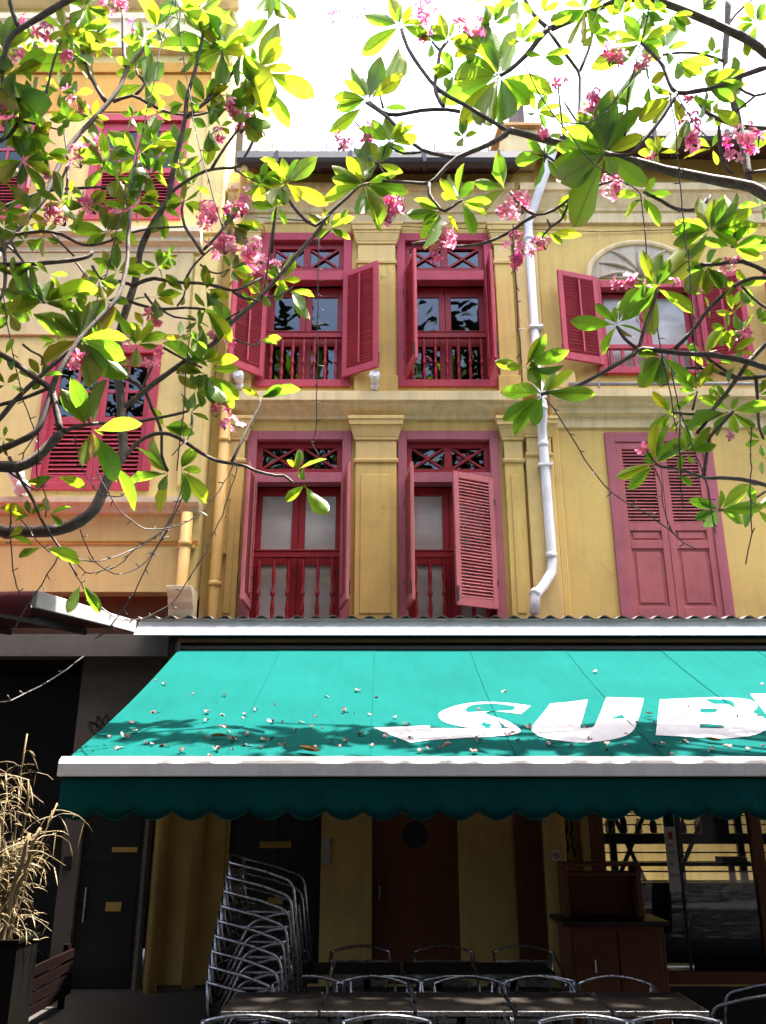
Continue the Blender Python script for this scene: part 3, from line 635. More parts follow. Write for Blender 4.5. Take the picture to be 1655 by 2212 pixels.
('r','128.2,693.5,838.8,22 123.3,693.5,843.2,23 114.7,693.5,850.6,20 100.1,693.6,862.2,22 84.1,694,875,21 70.9,694.5,884.3,20 59.2,695.2,894.4,22 49.2,696.2,909.1,20 40.6,697,925.2,20 32.7,697.6,940.9,22 26.3,698,956,19 22.2,698.1,970.8,20 19.9,697.9,981.8,21'),
('r','79,693.4,865.3,19 73.5,693.5,867,20 64.9,693.7,868.6,18 52.9,694,869,20 39.6,694.6,868.5,20 26.4,695.3,865.9,19 14.3,696.2,864.1,21 5.6,697.2,865.8,20 -1.5,698.3,870.1,20 -8.9,699.7,878.3,22 -14.4,700.8,885.7,20'),
('r','61.8,694,873,21 59.8,694.3,877.3,21 57.4,694.8,883.8,19 55,695.2,891,20 53.8,695.7,901,20 55.8,696.1,918.2,18 58.5,696.3,934.9,20 59.3,696.3,943.6,18 60.5,696.2,949.7,18 64.8,696,957.3,19 69,695.8,963.1,17'),
('r','60.5,696.2,949.7,15 57.9,696.2,953.7,15 54.9,696.3,958.3,12 53.4,696.3,961,13 52.6,696.3,962.6,12'),
('r','0.1,698.4,875.3,13 -3.2,699.8,892.9,10'),
('r','83.2,688.8,813.2,6 81.9,689.5,820.1,6 80.7,690.3,828,5 80.7,690.8,833.2,5 81,691.1,836.5,5'),
('r','-28.5,700.9,859.6,8 -24.7,699.9,853,8 -20.4,698.7,845.6,6 -18.3,698,841.3,6 -17.2,697.6,838.7,6'),
('l','-55.5,732.2,769.6,17 -61.5,732.3,761.6,18 -69.4,731.8,755.1,16 -77.5,730,758.8,18 -85.2,727.7,766.1,18 -91.3,725.7,772.9,16 -96.3,723.7,780,18 -100.2,721.9,787.3,17 -102.8,720.6,792.8,17'),
('l','-111.6,727.7,719.4,12 -110.8,726,739.5,12 -109.7,723.6,760.9,10 -109,722.8,768.8,9 -108.4,722.5,771.4,8'),
('l','-70.6,733.8,735,13 -66.6,734.2,738.2,12 -61.4,734.5,742.9,10 -56.2,734.6,749.1,9 -52.2,734.6,754.3,8'),
('r','374.4,704.5,571.6,30 366,704.4,573.4,31 354.8,704,576.1,27 344.2,703.3,579.7,29 332.3,702.3,583.2,28 318.1,700.9,585.6,25 303,699,587,28 288.4,697,586.7,25 272.9,694.5,586,24 252.8,691,586.9,25 235.5,687.7,586.9,22 230.4,686.7,584.6,23 227.5,686.3,580.5,23 218.7,684.7,574.5,20 208.7,683,567.7,21 199.8,681.5,561.5,20 190.3,679.9,555.2,18 178.6,678.1,547.7,19 166.5,676.3,541,17 154.7,674.4,537.1,16 145.1,673,534.8,17 140.2,672.3,533.4,15 138,672,532.8,15'),
('r','213.8,683.5,607.7,14 216.2,683.8,602.2,15 220,684.6,595.5,14 225.9,685.7,590.2,16 231,686.8,586.4,16'),
('r','258.5,693.7,654,17 257,693.1,649,18 253.5,692,639.4,16 246.2,689.9,621.8,18 238.8,688.2,604.1,17 234.7,687.4,592.8,16 232.4,687.1,585.8,18'),
('r','373.8,707.2,675.2,18 365.3,705.9,674.9,19 354.5,704.5,673.4,17 345.3,703.8,669.4,19 336.5,703.5,664,19 328.1,703.4,657.7,18 320,703.5,650.3,20 311.3,703.8,641.4,19 303.2,704.2,632.1,19 297.5,704.6,624.1,21 291.3,705,615.9,19 280.8,705.3,605.1,20 271.9,705.6,596.4,21'),
('r','377.7,714.8,620.1,25 371.8,714.3,615.1,25 363.5,713.5,607.6,22 353.7,712.6,598.3,24 344,711.7,588.5,22 337.2,711.1,580,20 331,710.4,571.5,22 323.8,709.6,562.3,20 316.4,708.7,553.1,19 309.1,707.7,544.6,20 302.2,706.8,536.4,17 296.3,705.8,527.8,17 291.1,704.9,520,17 286,704.1,514.1,15 282.4,703.5,510.2,16'),
('r','300.5,706.5,534.7,15 292,705.7,531.8,15 281,704.9,529.3,12 270,704.6,530,12 261.5,704.6,531.4,10'),
('r','319.4,708.3,534,14 315.1,707.6,529.2,15 308.8,706.5,522.3,14 300.6,705.2,514.5,16 293.1,703.8,505.8,16 289.5,702.6,496.5,16 287,701.2,486.7,18 283.5,699.5,475.3,17 280.7,698.1,466.3,17'),
('r','358,719.1,459.7,24 352.3,718.2,462,24 343.8,716.7,464.7,20 332.7,714.7,467.2,21 320.6,712.4,469,20 308.9,710.2,469.2,18 298.2,708.1,468.8,18 290.6,706.6,467.8,16 283.3,705.2,467.6,15 273.8,703.5,470.4,15 263.8,701.8,473.6,13 253.7,700.1,474.7,13 245.3,698.7,475.3,12 241.1,698.1,476.7,10 239.2,697.9,477.9,10'),
('r','347.9,712.7,572.7,17 347,712.6,562.4,17 345.7,712.2,548.5,14 343.9,711.5,534.2,15 342.5,710.6,521.1,13 343.2,710.1,512.3,12 344.3,709.8,507,12'),
('r','365.3,715.3,575.8,22 349.5,712.9,571.5,21 330.6,710.4,568.3,18 316.9,708.9,571.9,18 304.8,707.7,576.5,16 293.3,706.9,577.7,14 282.9,706.4,577.4,14 273.4,706.1,575.7,11 266.7,706,574,10'),
('r','301.9,707.2,589.2,13 308.5,707.9,583.7,14 316.8,708.8,577.1,14 324.6,709.7,571.9,16 330.6,710.4,568.3,16'),
('r','298.1,696.9,683.8,16 307.1,697.5,684,18 319.5,698.4,684.8,17 332.7,699.3,688,20 346.4,700.6,689.9,21 360.4,703.3,685.9,20 371.1,705.8,681.3,24'),
('r','344.3,704.4,664.6,12 348.4,705.7,659.4,13 354.3,707.4,652.9,12 362.3,709.4,647.3,13 369.2,711,643.2,14'),
('r','233.2,701.5,495.8,7 235.3,700.7,490,7 238.2,699.6,483,6 241.9,698.8,477.5,7 244.9,698.1,473.6,7'),
('r','281.7,705.3,534.1,11 288.7,706.5,553.5,7'),
('r','341.3,716.2,458.6,10 333.2,714.8,453.3,11 323.2,712.9,447.2,10 315.1,711.4,443.2,11 307.5,710,440.4,11 299.8,708.5,438.7,11 294,707.4,438,13'),
]
LEAVES = [
'l,-147,694,944,-116,667,842,64,77,0,35',
'r,260,694,658,323,718,722,-41,91,5,31',
'r,217,676,794,181,686,717,-58,72,37,38',
'l,-355,637,850,-308,619,784,42,91,6,37',
'r,123,705,923,100,693,847,-45,89,-1,33',
'r,216,676,797,163,665,750,-49,78,38,39',
'r,269,687,929,233,676,862,86,18,-48,38',
'r,218,676,801,227,678,871,-6,100,-3,38',
'l,-230,620,472,-199,612,426,13,99,-9,32',
'r,125,705,927,145,720,999,-57,82,-1,35',
'r,216,684,611,258,694,658,-55,77,33,38',
'r,-5,701,896,18,708,964,52,82,-25,38',
'r,315,708,533,260,690,510,-45,76,47,32',
'r,-17,690,770,-3,673,707,63,78,-7,36',
'l,-289,628,598,-325,638,642,55,79,27,38',
'l,-254,627,563,-300,641,594,48,79,38,33',
'l,-253,627,560,-233,616,510,22,97,-13,36',
'r,125,705,924,124,697,854,44,89,-11,38',
'r,219,676,801,244,686,858,-28,96,-6,34',
'l,-172,690,946,-235,698,965,30,10,95,31',
'l,-131,698,930,-113,704,995,-31,95,1,32',
'l,-252,627,561,-207,613,536,40,89,23,32',
'l,-357,637,851,-335,623,796,-81,40,-44,33',
'r,122,705,923,79,724,875,-15,87,47,32',
'r,121,705,925,60,733,917,15,55,82,33',
'r,124,705,929,114,699,994,17,98,12,34',
'l,-210,620,445,-183,615,405,48,85,22,35',
'r,220,676,800,258,669,847,-40,80,44,31',
'r,55,679,730,40,664,675,40,85,-33,33',
'r,127,705,924,174,688,885,65,50,57,33',
'l,-251,627,560,-213,637,529,-40,89,-22,36',
'r,299,667,832,269,662,783,-19,98,1,31',
'r,122,705,925,68,686,902,-46,31,83,34',
'l,-170,690,947,-182,703,1006,79,-55,28,32',
'l,-289,628,598,-333,640,619,37,89,25,33',
'r,124,705,926,106,720,983,91,39,17,34',
'l,-251,709,826,-232,722,880,-90,37,22,36',
'r,216,685,995,197,685,938,4,100,-1,32',
'l,-214,683,994,-235,696,1048,2,97,-23,37',
'l,-122,698,923,-71,700,893,24,86,45,36',
'r,257,694,653,246,697,602,24,97,0,31',
'l,-230,620,478,-227,625,522,-94,33,3,37',
'l,-169,690,946,-163,701,1003,11,97,-19,36',
'r,218,676,800,217,685,854,79,61,-8,38',
'l,-252,627,560,-224,622,524,31,95,10,32',
'l,-252,627,562,-230,641,600,-55,84,1,37',
'l,-255,728,1021,-278,740,1076,74,65,18,36',
'r,220,676,797,256,679,758,37,83,42,36',
'r,-18,690,774,-17,700,827,-1,98,-18,38',
'l,-252,709,821,-247,702,767,-41,90,-17,34',
'l,-99,720,799,-71,735,843,-53,84,6,32',
'r,-15,701,892,-2,703,945,19,98,-8,34',
'r,218,676,801,194,674,846,53,79,31,35',
'l,-287,628,597,-248,629,618,-49,13,86,37',
'l,-127,698,908,-98,716,866,15,87,47,32',
'l,-148,694,949,-131,703,1000,-86,47,21,34',
'l,-232,620,478,-247,608,514,-27,94,20,34',
'l,-169,690,942,-166,683,889,-6,99,-14,35',
'r,216,676,797,168,689,794,5,37,93,38',
'r,217,676,798,172,688,817,44,50,74,37',
'l,-228,620,474,-189,613,481,-2,67,75,37',
'l,-191,686,995,-152,671,962,67,13,73,35',
'l,-337,718,1007,-349,729,1060,40,-87,29,36',
'l,-252,627,564,-242,637,604,-82,57,6,32',
'r,141,672,534,182,659,527,33,92,22,32',
'r,296,707,439,331,717,464,-37,92,16,37',
'r,290,673,867,251,675,836,-25,89,38,35',
'l,-256,622,378,-224,610,363,43,85,29,35',
'r,267,687,949,221,705,934,-5,58,81,34',
'l,-289,628,597,-330,637,594,11,76,64,33',
'l,-354,636,866,-390,645,895,37,91,18,31',
'r,126,705,924,155,700,882,54,79,29,38',
'l,-352,636,867,-311,650,885,-46,22,86,36',
'l,-252,627,562,-211,624,559,12,55,83,35',
'l,-123,699,1036,-122,696,983,55,83,-5,35',
'r,217,676,799,174,665,817,36,12,92,37',
'l,-235,620,478,-257,613,508,8,96,28,36',
'l,-257,721,931,-254,726,982,-15,99,-8,36',
'l,-134,702,877,-121,692,831,-61,72,-33,34',
'r,-20,690,771,-60,681,749,-48,-7,88,32',
'r,309,698,681,285,686,645,-67,70,22,38',
'r,17,698,989,-21,711,1020,57,70,42,31',
'l,-148,694,945,-132,684,899,-93,-24,-27,38',
'l,-192,686,994,-167,679,952,64,73,26,37',
'l,-366,633,882,-366,636,927,-88,47,-3,34',
'r,18,698,987,-23,713,962,-27,55,79,34',
'r,137,672,531,114,683,499,-32,79,52,31',
'r,257,694,654,218,697,634,-10,92,37,34',
'l,-366,633,882,-362,643,925,-43,88,-17,38',
'r,259,694,655,294,700,631,40,56,72,34',
'r,312,724,982,331,732,1028,82,38,-42,38',
'l,-144,701,868,-112,688,836,40,91,3,34',
'l,-182,721,481,-157,716,448,30,95,8,38',
'l,-99,720,797,-57,737,786,0,55,84,31',
'l,-352,636,864,-353,636,820,-87,49,3,39',
'l,-164,706,570,-135,713,540,14,92,37,38',
'r,339,697,703,381,704,715,-31,56,76,35',
'l,-334,643,760,-354,653,796,86,31,40,33',
'l,-254,627,561,-283,623,537,-55,64,53,37',
'r,318,692,720,362,692,723,-4,67,74,39',
'r,137,672,531,104,678,510,-16,85,50,32',
'r,315,692,721,314,702,763,51,84,-19,33',
'l,-149,694,946,-121,698,908,57,67,48,36',
'r,317,692,721,348,687,752,49,80,-35,36',
'l,-197,721,478,-235,735,477,15,48,87,37',
'l,-163,706,569,-144,700,534,-51,76,-40,33',
'l,-130,698,926,-111,697,883,-18,98,-11,32',
'l,-254,709,825,-286,710,858,45,79,42,39',
'l,-270,723,953,-277,732,1000,45,89,-11,39',
'l,-254,627,563,-270,637,595,73,67,17,36',
'r,258,694,657,270,698,697,-22,97,-4,39',
'l,-170,690,947,-190,694,989,62,75,23,32',
'l,-149,694,946,-153,694,899,-99,8,10,33',
'l,-266,694,717,-231,681,696,58,49,65,33',
'r,317,692,720,356,685,737,-2,90,43,37',
'l,-70,716,464,-48,704,434,-3,92,-39,38',
'r,124,723,795,121,729,841,-7,99,-13,31',
'r,212,684,610,172,688,615,16,78,61,36',
'r,126,668,558,162,660,569,-6,70,71,33',
'l,-166,699,635,-139,704,604,27,90,36,39',
'l,-357,641,809,-370,648,847,-50,79,-34,36',
'r,19,698,989,7,702,1034,62,78,10,36',
'l,-212,683,991,-178,676,960,64,49,59,39',
'r,140,672,534,168,677,559,-42,85,31,31',
'l,-334,643,761,-320,649,799,-86,46,24,38',
'r,-16,690,771,26,694,765,4,78,63,35',
'r,256,692,581,232,692,550,-41,85,32,38',
'l,-194,686,996,-225,697,1029,63,70,35,39',
'l,-253,627,563,-249,629,598,-11,99,-5,32',
'r,-19,690,771,-22,687,729,-6,100,-7,36',
'l,-132,698,927,-135,702,882,-79,60,11,33',
'l,-102,720,800,-122,727,838,81,48,34,38',
'l,-333,643,761,-334,648,801,-56,82,-12,34',
'l,-131,698,927,-149,708,887,-40,84,36,37',
'l,-287,628,596,-253,624,586,30,49,82,37',
'l,-252,700,751,-267,710,789,10,97,-22,35',
'l,-169,704,583,-202,703,604,27,83,49,37',
'r,215,684,611,232,673,643,-67,53,53,35',
'r,257,692,581,284,703,555,18,83,53,37',
'l,-252,709,822,-235,702,783,-33,90,-29,39',
'r,324,670,871,309,666,832,90,22,-36,35',
'r,240,699,480,266,705,505,-40,89,22,37',
'r,117,718,1060,114,716,1014,94,-34,-5,31',
'l,-358,637,850,-353,629,812,-99,6,-13,38',
'l,-148,723,630,-165,732,665,37,93,-8,35',
'l,-339,715,967,-311,713,931,65,-55,52,33',
'r,295,707,438,329,695,437,32,84,44,33',
'l,-268,694,719,-306,699,729,26,75,61,36',
'r,-21,701,879,-56,712,857,-13,79,60,34',
'r,314,692,718,288,695,689,50,77,-39,35',
'l,-335,718,1003,-309,709,967,78,38,50,36',
'r,-15,701,890,-33,696,929,27,93,25,31',
'l,-195,721,480,-215,724,512,-53,75,-40,37',
'r,-14,701,890,20,695,914,9,99,12,38',
'l,-294,645,716,-305,650,751,25,97,-5,36',
'r,257,694,657,247,688,693,17,97,19,33',
'r,7,694,827,3,702,867,43,89,-14,36',
'l,-253,728,1020,-241,731,1064,-63,77,11,31',
'r,314,692,719,278,696,704,-17,75,63,33',
'r,241,699,480,251,689,513,-37,85,36,33',
'l,-130,698,929,-107,693,965,-53,72,44,36',
'r,269,687,950,237,690,922,-19,93,32,32',
'r,300,707,593,322,714,623,-54,82,20,31',
'l,-356,641,806,-346,632,770,42,90,-9,43',
'l,-256,721,928,-233,716,891,85,6,53,36',
'r,111,703,1023,109,693,980,99,-15,-1,36',
'l,-333,643,757,-312,648,727,21,93,31,34',
'r,122,705,926,86,711,948,52,42,74,32',
'l,-195,721,477,-204,732,444,-68,63,38,38',
'l,-114,722,555,-77,720,563,-15,57,81,35',
'r,125,723,794,102,715,760,-83,23,50,35',
'l,-212,683,990,-193,680,953,-80,38,-45,32',
'l,-335,643,759,-345,632,725,-95,19,24,35',
'r,219,676,799,256,670,811,-12,73,68,38',
'l,-352,636,866,-317,622,868,2,18,98,35',
'r,214,685,996,176,685,978,-31,70,64,32',
'r,316,692,720,333,692,754,-46,85,24,33',
'r,324,670,873,343,678,906,-31,95,-6,38',
'r,315,692,719,277,688,714,-16,35,92,36',
'l,-144,701,869,-126,698,832,-16,97,-15,34',
'l,-101,720,797,-138,736,792,9,52,85,39',
'l,-132,698,927,-138,689,887,-1,97,-23,37',
'r,269,687,952,261,692,992,84,53,10,38',
'r,238,699,478,207,712,471,31,89,34,32',
'l,-161,715,574,-133,717,551,19,93,31,36',
'l,-367,633,879,-379,627,845,-55,83,6,36',
'l,-146,701,870,-164,710,905,39,92,-4,38',
'l,-195,721,479,-221,714,502,48,50,72,34',
'r,240,699,480,238,688,512,-4,95,31,39',
'l,-282,703,809,-306,701,839,10,98,17,36',
'r,-14,701,891,-11,708,930,25,95,-19,37',
'l,-335,718,1007,-329,727,1048,40,88,-26,41',
'l,-346,640,828,-332,635,794,4,99,-14,36',
'l,-231,620,473,-236,620,443,-70,70,12,32',
'r,255,692,581,250,688,546,51,84,-17,36',
'l,-101,720,797,-117,709,762,-73,67,11,38',
'r,137,672,534,104,679,539,23,47,85,38',
'r,122,705,927,86,690,937,0,55,84,32',
'l,-179,697,850,-175,701,888,48,87,-13,37',
'l,-366,633,882,-374,630,917,-21,98,1,34',
'l,-214,683,992,-219,682,951,-84,54,11,36',
'r,255,692,581,228,685,560,-60,49,63,36',
'l,-346,640,828,-342,633,792,35,93,-14,37',
'l,-144,697,918,-173,708,942,63,-1,77,32',
'l,-122,699,1035,-105,703,997,30,93,23,33',
'r,267,726,786,242,721,757,-67,58,46,32',
'l,-252,728,1016,-242,723,975,-49,84,-23,43',
'r,350,677,891,365,684,925,-8,98,-16,41',
'r,73,681,748,66,688,783,-12,97,-22,31',
'l,-294,635,940,-293,643,976,-3,98,-22,43',
'l,-256,721,931,-244,731,969,-89,41,19,39',
'l,-332,643,788,-359,653,808,58,60,54,38',
'r,125,668,559,144,660,584,41,91,-2,31',
'l,-251,709,822,-219,707,801,48,61,62,34',
'r,76,680,742,89,686,709,47,82,32,36',
'l,-171,690,945,-208,697,933,-19,46,87,38',
'r,126,705,923,144,716,890,52,68,52,35',
'l,-183,721,482,-174,723,449,2,100,9,32',
'l,-365,633,882,-345,640,910,-82,23,52,35',
'l,-253,728,1020,-239,731,1059,-77,-55,32,38',
'r,240,699,479,267,707,495,-54,62,57,35',
'l,-168,704,585,-170,707,619,-19,98,-9,33',
'l,-338,715,967,-310,706,940,36,-71,61,36',
'l,-357,637,854,-324,628,861,-3,53,84,33',
'l,-333,643,758,-302,641,744,32,76,57,36',
'l,-150,694,947,-177,702,974,72,26,65,32',
'l,-251,700,751,-249,708,785,-38,90,-21,37',
'l,-194,686,997,-202,693,1034,13,98,-16,34',
'r,167,718,830,135,707,814,-51,26,82,37',
'l,-178,697,845,-177,710,810,-7,93,36,39',
'r,112,703,1024,110,695,985,48,86,-19,35',
'r,338,697,704,371,708,698,-21,85,49,32',
'r,125,668,557,157,664,552,0,66,-75,34',
'r,-5,692,800,-30,699,824,23,97,-5,34',
'l,-359,637,852,-389,622,845,-24,2,97,37',
'r,324,666,844,344,658,816,69,65,30,36',
'l,-256,721,929,-247,717,891,22,97,-5,34',
'l,-320,640,702,-337,639,729,3,100,8,37',
'r,-16,701,889,-52,693,884,-22,44,87,34',
'r,54,679,731,22,672,722,-30,84,45,33',
'r,169,718,829,184,713,796,42,91,4,31',
'r,139,672,532,129,672,502,-33,94,10,39',
'l,-228,633,352,-213,633,330,-2,100,-1,35',
'l,-92,734,679,-74,742,649,-18,97,18,35',
'l,-330,643,789,-302,635,772,54,15,83,31',
'r,5,694,828,-22,698,850,49,74,45,32',
'l,-144,701,871,-129,711,903,-90,23,37,43',
'l,-100,720,799,-93,726,834,-93,32,15,35',
'r,168,687,934,198,698,953,-57,23,79,32',
'l,-354,636,866,-383,645,881,35,93,11,35',
'l,-279,703,809,-264,712,840,-80,56,22,36',
'r,326,726,969,364,726,967,5,37,93,36',
'l,-230,620,473,-221,614,448,82,56,15,39',
'l,-166,704,583,-135,711,589,-28,82,50,37',
'r,319,708,534,349,696,536,31,82,47,39',
'r,324,670,872,353,667,893,-33,76,56,36',
'r,325,670,872,345,658,846,69,69,23,36',
'l,-166,699,634,-151,706,606,38,84,38,37',
'r,317,692,719,336,683,693,78,46,42,32',
'r,75,703,928,65,712,963,69,72,1,36',
'l,-268,694,720,-279,696,751,45,89,11,33',
'r,148,697,1024,137,694,988,-60,79,12,40',
'l,-178,697,847,-164,691,815,-90,-24,-36,40',
'r,269,726,786,283,733,754,72,54,44,39',
'r,238,699,477,217,710,458,3,88,47,32',
'r,315,692,720,283,693,730,28,39,88,34',
'r,-19,690,773,-51,682,784,-10,90,41,37',
'r,325,670,873,359,667,876,1,72,69,32',
'l,-192,686,997,-173,694,1027,-60,79,15,32',
'l,-159,697,872,-138,688,845,42,91,1,35',
'r,315,692,721,324,693,753,23,97,-8,36',
'l,-253,627,562,-258,623,590,-3,99,15,31',
'r,272,701,491,276,709,520,43,84,-32,38',
'l,-170,690,946,-193,679,971,-4,93,36,34',
'r,317,708,535,292,713,552,52,56,64,32',
'l,-252,615,433,-227,614,425,26,67,70,35',
'r,126,668,558,138,664,585,-23,94,25,31',
'l,-149,723,630,-174,721,651,48,59,65,34',
'l,-150,717,745,-135,714,714,22,97,2,37',
'l,-164,706,570,-154,706,540,-33,94,-11,35',
'l,-220,703,753,-224,700,720,-49,87,-2,38',
'r,290,673,866,270,685,841,38,92,12,35',
'l,-251,693,672,-220,684,672,14,46,88,31',
'r,-5,692,799,-17,697,830,86,45,25,43',
'l,-251,709,824,-224,716,844,-61,42,67,36',
'r,269,687,953,236,689,965,32,52,79,39',
'r,218,676,797,223,670,765,28,95,-14,38',
'l,-129,698,928,-94,702,930,-10,56,83,32',
'r,324,726,968,340,714,938,76,63,17,39',
'l,-121,699,1034,-95,713,1011,-10,90,42,35',
'r,74,681,748,75,669,778,-56,77,32,33',
'l,-102,720,799,-136,717,801,1,50,87,37',
'r,139,672,534,130,668,562,-25,96,8,33',
'r,289,706,555,306,703,581,-25,93,28,35',
'l,-161,715,574,-149,721,546,-2,98,18,34',
'r,216,685,994,230,690,962,58,73,36,33',
'l,-341,708,909,-349,713,942,-93,26,-26,38',
'l,-151,717,747,-154,722,779,81,59,-2,37',
'r,233,683,998,237,690,1032,-48,-84,25,41',
'r,167,718,829,156,727,798,83,54,-15,32',
'r,107,699,961,115,700,994,-45,89,9,42',
'l,-346,641,734,-345,648,763,91,-40,4,43',
'l,-332,641,835,-324,634,805,7,98,-19,36',
'r,271,701,491,291,695,512,40,90,-15,32',
'l,-101,732,691,-91,739,722,-24,96,-16,40',
'r,-17,701,890,-49,701,877,-25,71,66,39',
'r,167,721,737,200,723,737,-4,70,71,34',
'r,71,696,963,100,693,944,24,94,24,33',
'r,258,694,658,273,689,684,28,96,3,39',
'r,169,718,832,183,723,863,-91,13,39,43',
'r,54,679,731,36,692,709,-45,55,70,33',
'l,-273,690,612,-248,683,595,43,85,29,37',
'r,317,708,533,298,708,509,-57,69,45,36',
'r,-17,690,772,10,694,755,22,82,53,34',
'r,-20,690,772,-50,681,771,-21,58,78,38',
'l,-259,721,929,-293,730,925,5,54,84,32',
'l,-293,645,716,-301,641,744,-13,99,10,34',
'r,293,707,438,277,699,416,6,92,-39,39',
'r,214,684,609,201,692,583,-62,60,51,33',
'l,-219,703,753,-216,713,723,-7,95,31,35',
'r,310,698,681,326,695,655,83,27,48,38',
'l,-270,616,402,-292,623,411,33,94,3,44',
'r,139,672,534,153,679,558,33,84,-43,35',
'l,-168,690,945,-136,686,956,-30,17,94,35',
'l,-150,717,743,-135,717,715,-19,98,-11,33',
'r,272,687,952,302,675,960,-1,59,81,33',
'l,-182,692,875,-169,691,845,55,81,20,37',
'l,-212,683,993,-182,672,1004,-4,68,74,33',
'l,-230,633,352,-236,630,329,-64,76,6,34',
'l,-288,628,596,-313,635,604,31,12,94,37',
'r,336,697,704,311,704,720,50,72,48,35',
'r,348,734,855,317,732,843,-36,10,93,33',
'l,-334,643,760,-346,641,787,23,96,16,35',
'r,317,692,719,346,701,720,-8,21,98,38',
'l,-91,734,681,-77,724,654,34,-82,46,37',
'l,-253,627,563,-274,621,578,20,79,58,31',
'l,-337,715,968,-305,716,979,-30,37,88,33',
'r,233,683,997,218,677,968,-89,17,43,38',
'l,-265,694,719,-252,701,746,-39,92,-5,37',
'l,-130,698,930,-105,689,949,-6,86,50,39',
'l,-149,717,745,-119,711,738,31,49,82,35',
'l,-193,686,996,-179,681,966,78,-45,44,40',
'l,-238,714,851,-260,720,874,68,52,51,39',
'l,-334,643,759,-332,640,730,-10,99,-9,37',
'r,255,692,582,246,692,554,46,88,-15,38',
'l,-199,713,521,-171,713,514,10,93,35,34',
'l,-212,683,993,-207,684,1026,74,65,-16,36',
'l,-178,697,849,-166,695,878,-47,85,24,31',
'l,-334,643,759,-334,643,730,9,100,0,38',
'r,256,692,581,259,684,554,91,-35,20,34',
'l,-334,718,1004,-305,722,1022,-49,55,67,32',
'r,211,680,845,197,673,818,-59,80,12,41',
'l,-168,690,946,-143,677,963,-54,12,83,36',
'l,-143,697,920,-138,695,952,81,58,-9,32',
'l,-148,694,949,-139,683,979,-14,91,39,39',
'r,350,677,888,348,674,857,63,77,-12,42',
'r,-16,690,773,12,689,784,-29,54,79,33',
'l,-229,698,598,-244,691,622,-11,97,23,32',
'r,7,694,827,32,689,844,-43,51,75,31',
'l,-250,709,824,-226,715,843,-61,44,66,34',
'r,124,723,795,94,724,805,22,79,57,38',
'l,-289,634,627,-274,627,606,77,53,35,40',
'l,-340,715,967,-367,700,954,-56,42,71,34',
'r,6,694,825,-8,685,799,-68,72,14,37',
'l,-99,720,798,-81,716,773,75,49,45,40',
'l,-151,694,948,-183,690,948,-2,16,99,38',
'l,-253,693,674,-254,690,703,-49,86,9,39',
'r,291,673,866,296,674,835,56,82,11,35',
'l,-282,703,807,-300,708,782,2,99,17,32',
'l,-227,698,598,-200,695,608,-18,64,75,35',
'r,-19,690,774,-35,682,798,34,80,50,39',
'l,-141,697,919,-116,686,903,26,-57,78,42',
'r,21,698,988,49,697,972,27,85,44,37',
'l,-166,706,571,-188,713,586,60,37,71,36',
'l,-252,700,751,-264,704,778,8,99,-14,42',
'l,-255,721,929,-224,721,919,19,81,55,34',
'l,-253,627,560,-251,633,536,-17,97,19,33',
'r,8,694,827,36,683,823,29,42,86,38',
'l,-273,690,610,-260,690,585,12,99,9,34',
'r,259,705,531,241,712,512,26,96,14,34',
'l,-163,716,581,-138,727,589,-49,62,61,32',
'r,338,680,990,352,685,1018,-48,87,8,40',
'l,-76,717,481,-51,717,490,-35,18,92,34',
'r,331,714,442,353,720,457,4,92,-38,36',
'l,-280,703,807,-261,696,785,78,17,60,41',
'l,-169,690,943,-156,684,915,84,45,31,37',
'l,-331,643,787,-316,646,763,35,89,29,34',
'l,-267,703,790,-267,696,761,-95,31,-8,43',
'l,-288,628,597,-284,633,622,-74,67,-2,40',
'l,-162,715,573,-170,711,547,-53,85,3,38',
'l,-335,718,1003,-304,723,992,20,51,84,34',
'l,-192,708,786,-191,710,816,16,98,-10,40',
'l,-166,706,572,-191,712,580,39,71,58,33',
'r,-3,692,801,10,695,827,-60,77,21,42',
'l,-318,640,701,-315,648,726,-70,71,-11,37',
'r,106,699,958,76,705,952,-13,19,97,38',
'l,-178,697,845,-175,697,815,31,95,5,42',
'r,257,694,656,231,688,663,-9,91,42,33',
'r,106,699,959,75,692,958,-11,37,92,35',
'r,214,684,611,193,673,625,8,73,68,34',
'l,-228,698,596,-225,690,570,-23,92,-31,42',
'r,355,678,872,369,681,898,-27,96,3,43',
'l,-124,716,793,-102,717,773,26,91,32,33',
'r,339,697,704,365,689,709,-2,52,85,38',
'r,311,698,682,321,698,656,71,66,25,37',
'l,-252,709,824,-275,707,844,20,93,31,33',
'l,-122,699,1037,-115,700,1005,58,81,13,35',
'l,-322,683,705,-319,678,678,-99,-4,-12,35',
'r,123,668,557,98,664,561,-4,77,64,38',
'l,-123,699,1036,-135,700,1006,-23,97,10,43',
'r,337,680,990,359,687,1012,-64,64,43,41',
'r,293,707,439,272,715,451,45,87,21,38',
'l,-215,697,647,-209,691,621,-31,90,-31,44',
'r,69,696,966,61,694,996,33,94,14,36',
'r,214,684,610,240,690,608,11,-12,99,37',
'l,-366,633,880,-360,633,853,-49,87,-10,42',
'r,318,731,672,321,724,644,99,-3,12,40',
'l,-333,643,759,-307,647,766,-29,32,90,31',
'r,311,698,682,302,695,656,-63,-73,27,42',
'l,-367,633,880,-388,631,899,36,79,49,38',
'r,77,680,742,101,689,732,29,28,92,36',
'l,-213,683,992,-190,692,974,45,41,80,36',
'l,-195,721,479,-215,724,496,27,95,13,32',
'r,-16,701,890,-40,689,903,19,50,84,32',
'l,-170,690,943,-191,697,923,-32,74,59,36',
'l,-53,734,756,-38,742,780,-13,96,-24,35',
'r,325,726,968,355,735,962,12,32,94,39',
'r,138,672,534,115,664,539,-9,70,71,38',
'l,-282,703,809,-307,690,815,-23,76,61,33',
'r,341,709,618,356,716,639,-82,9,56,43',
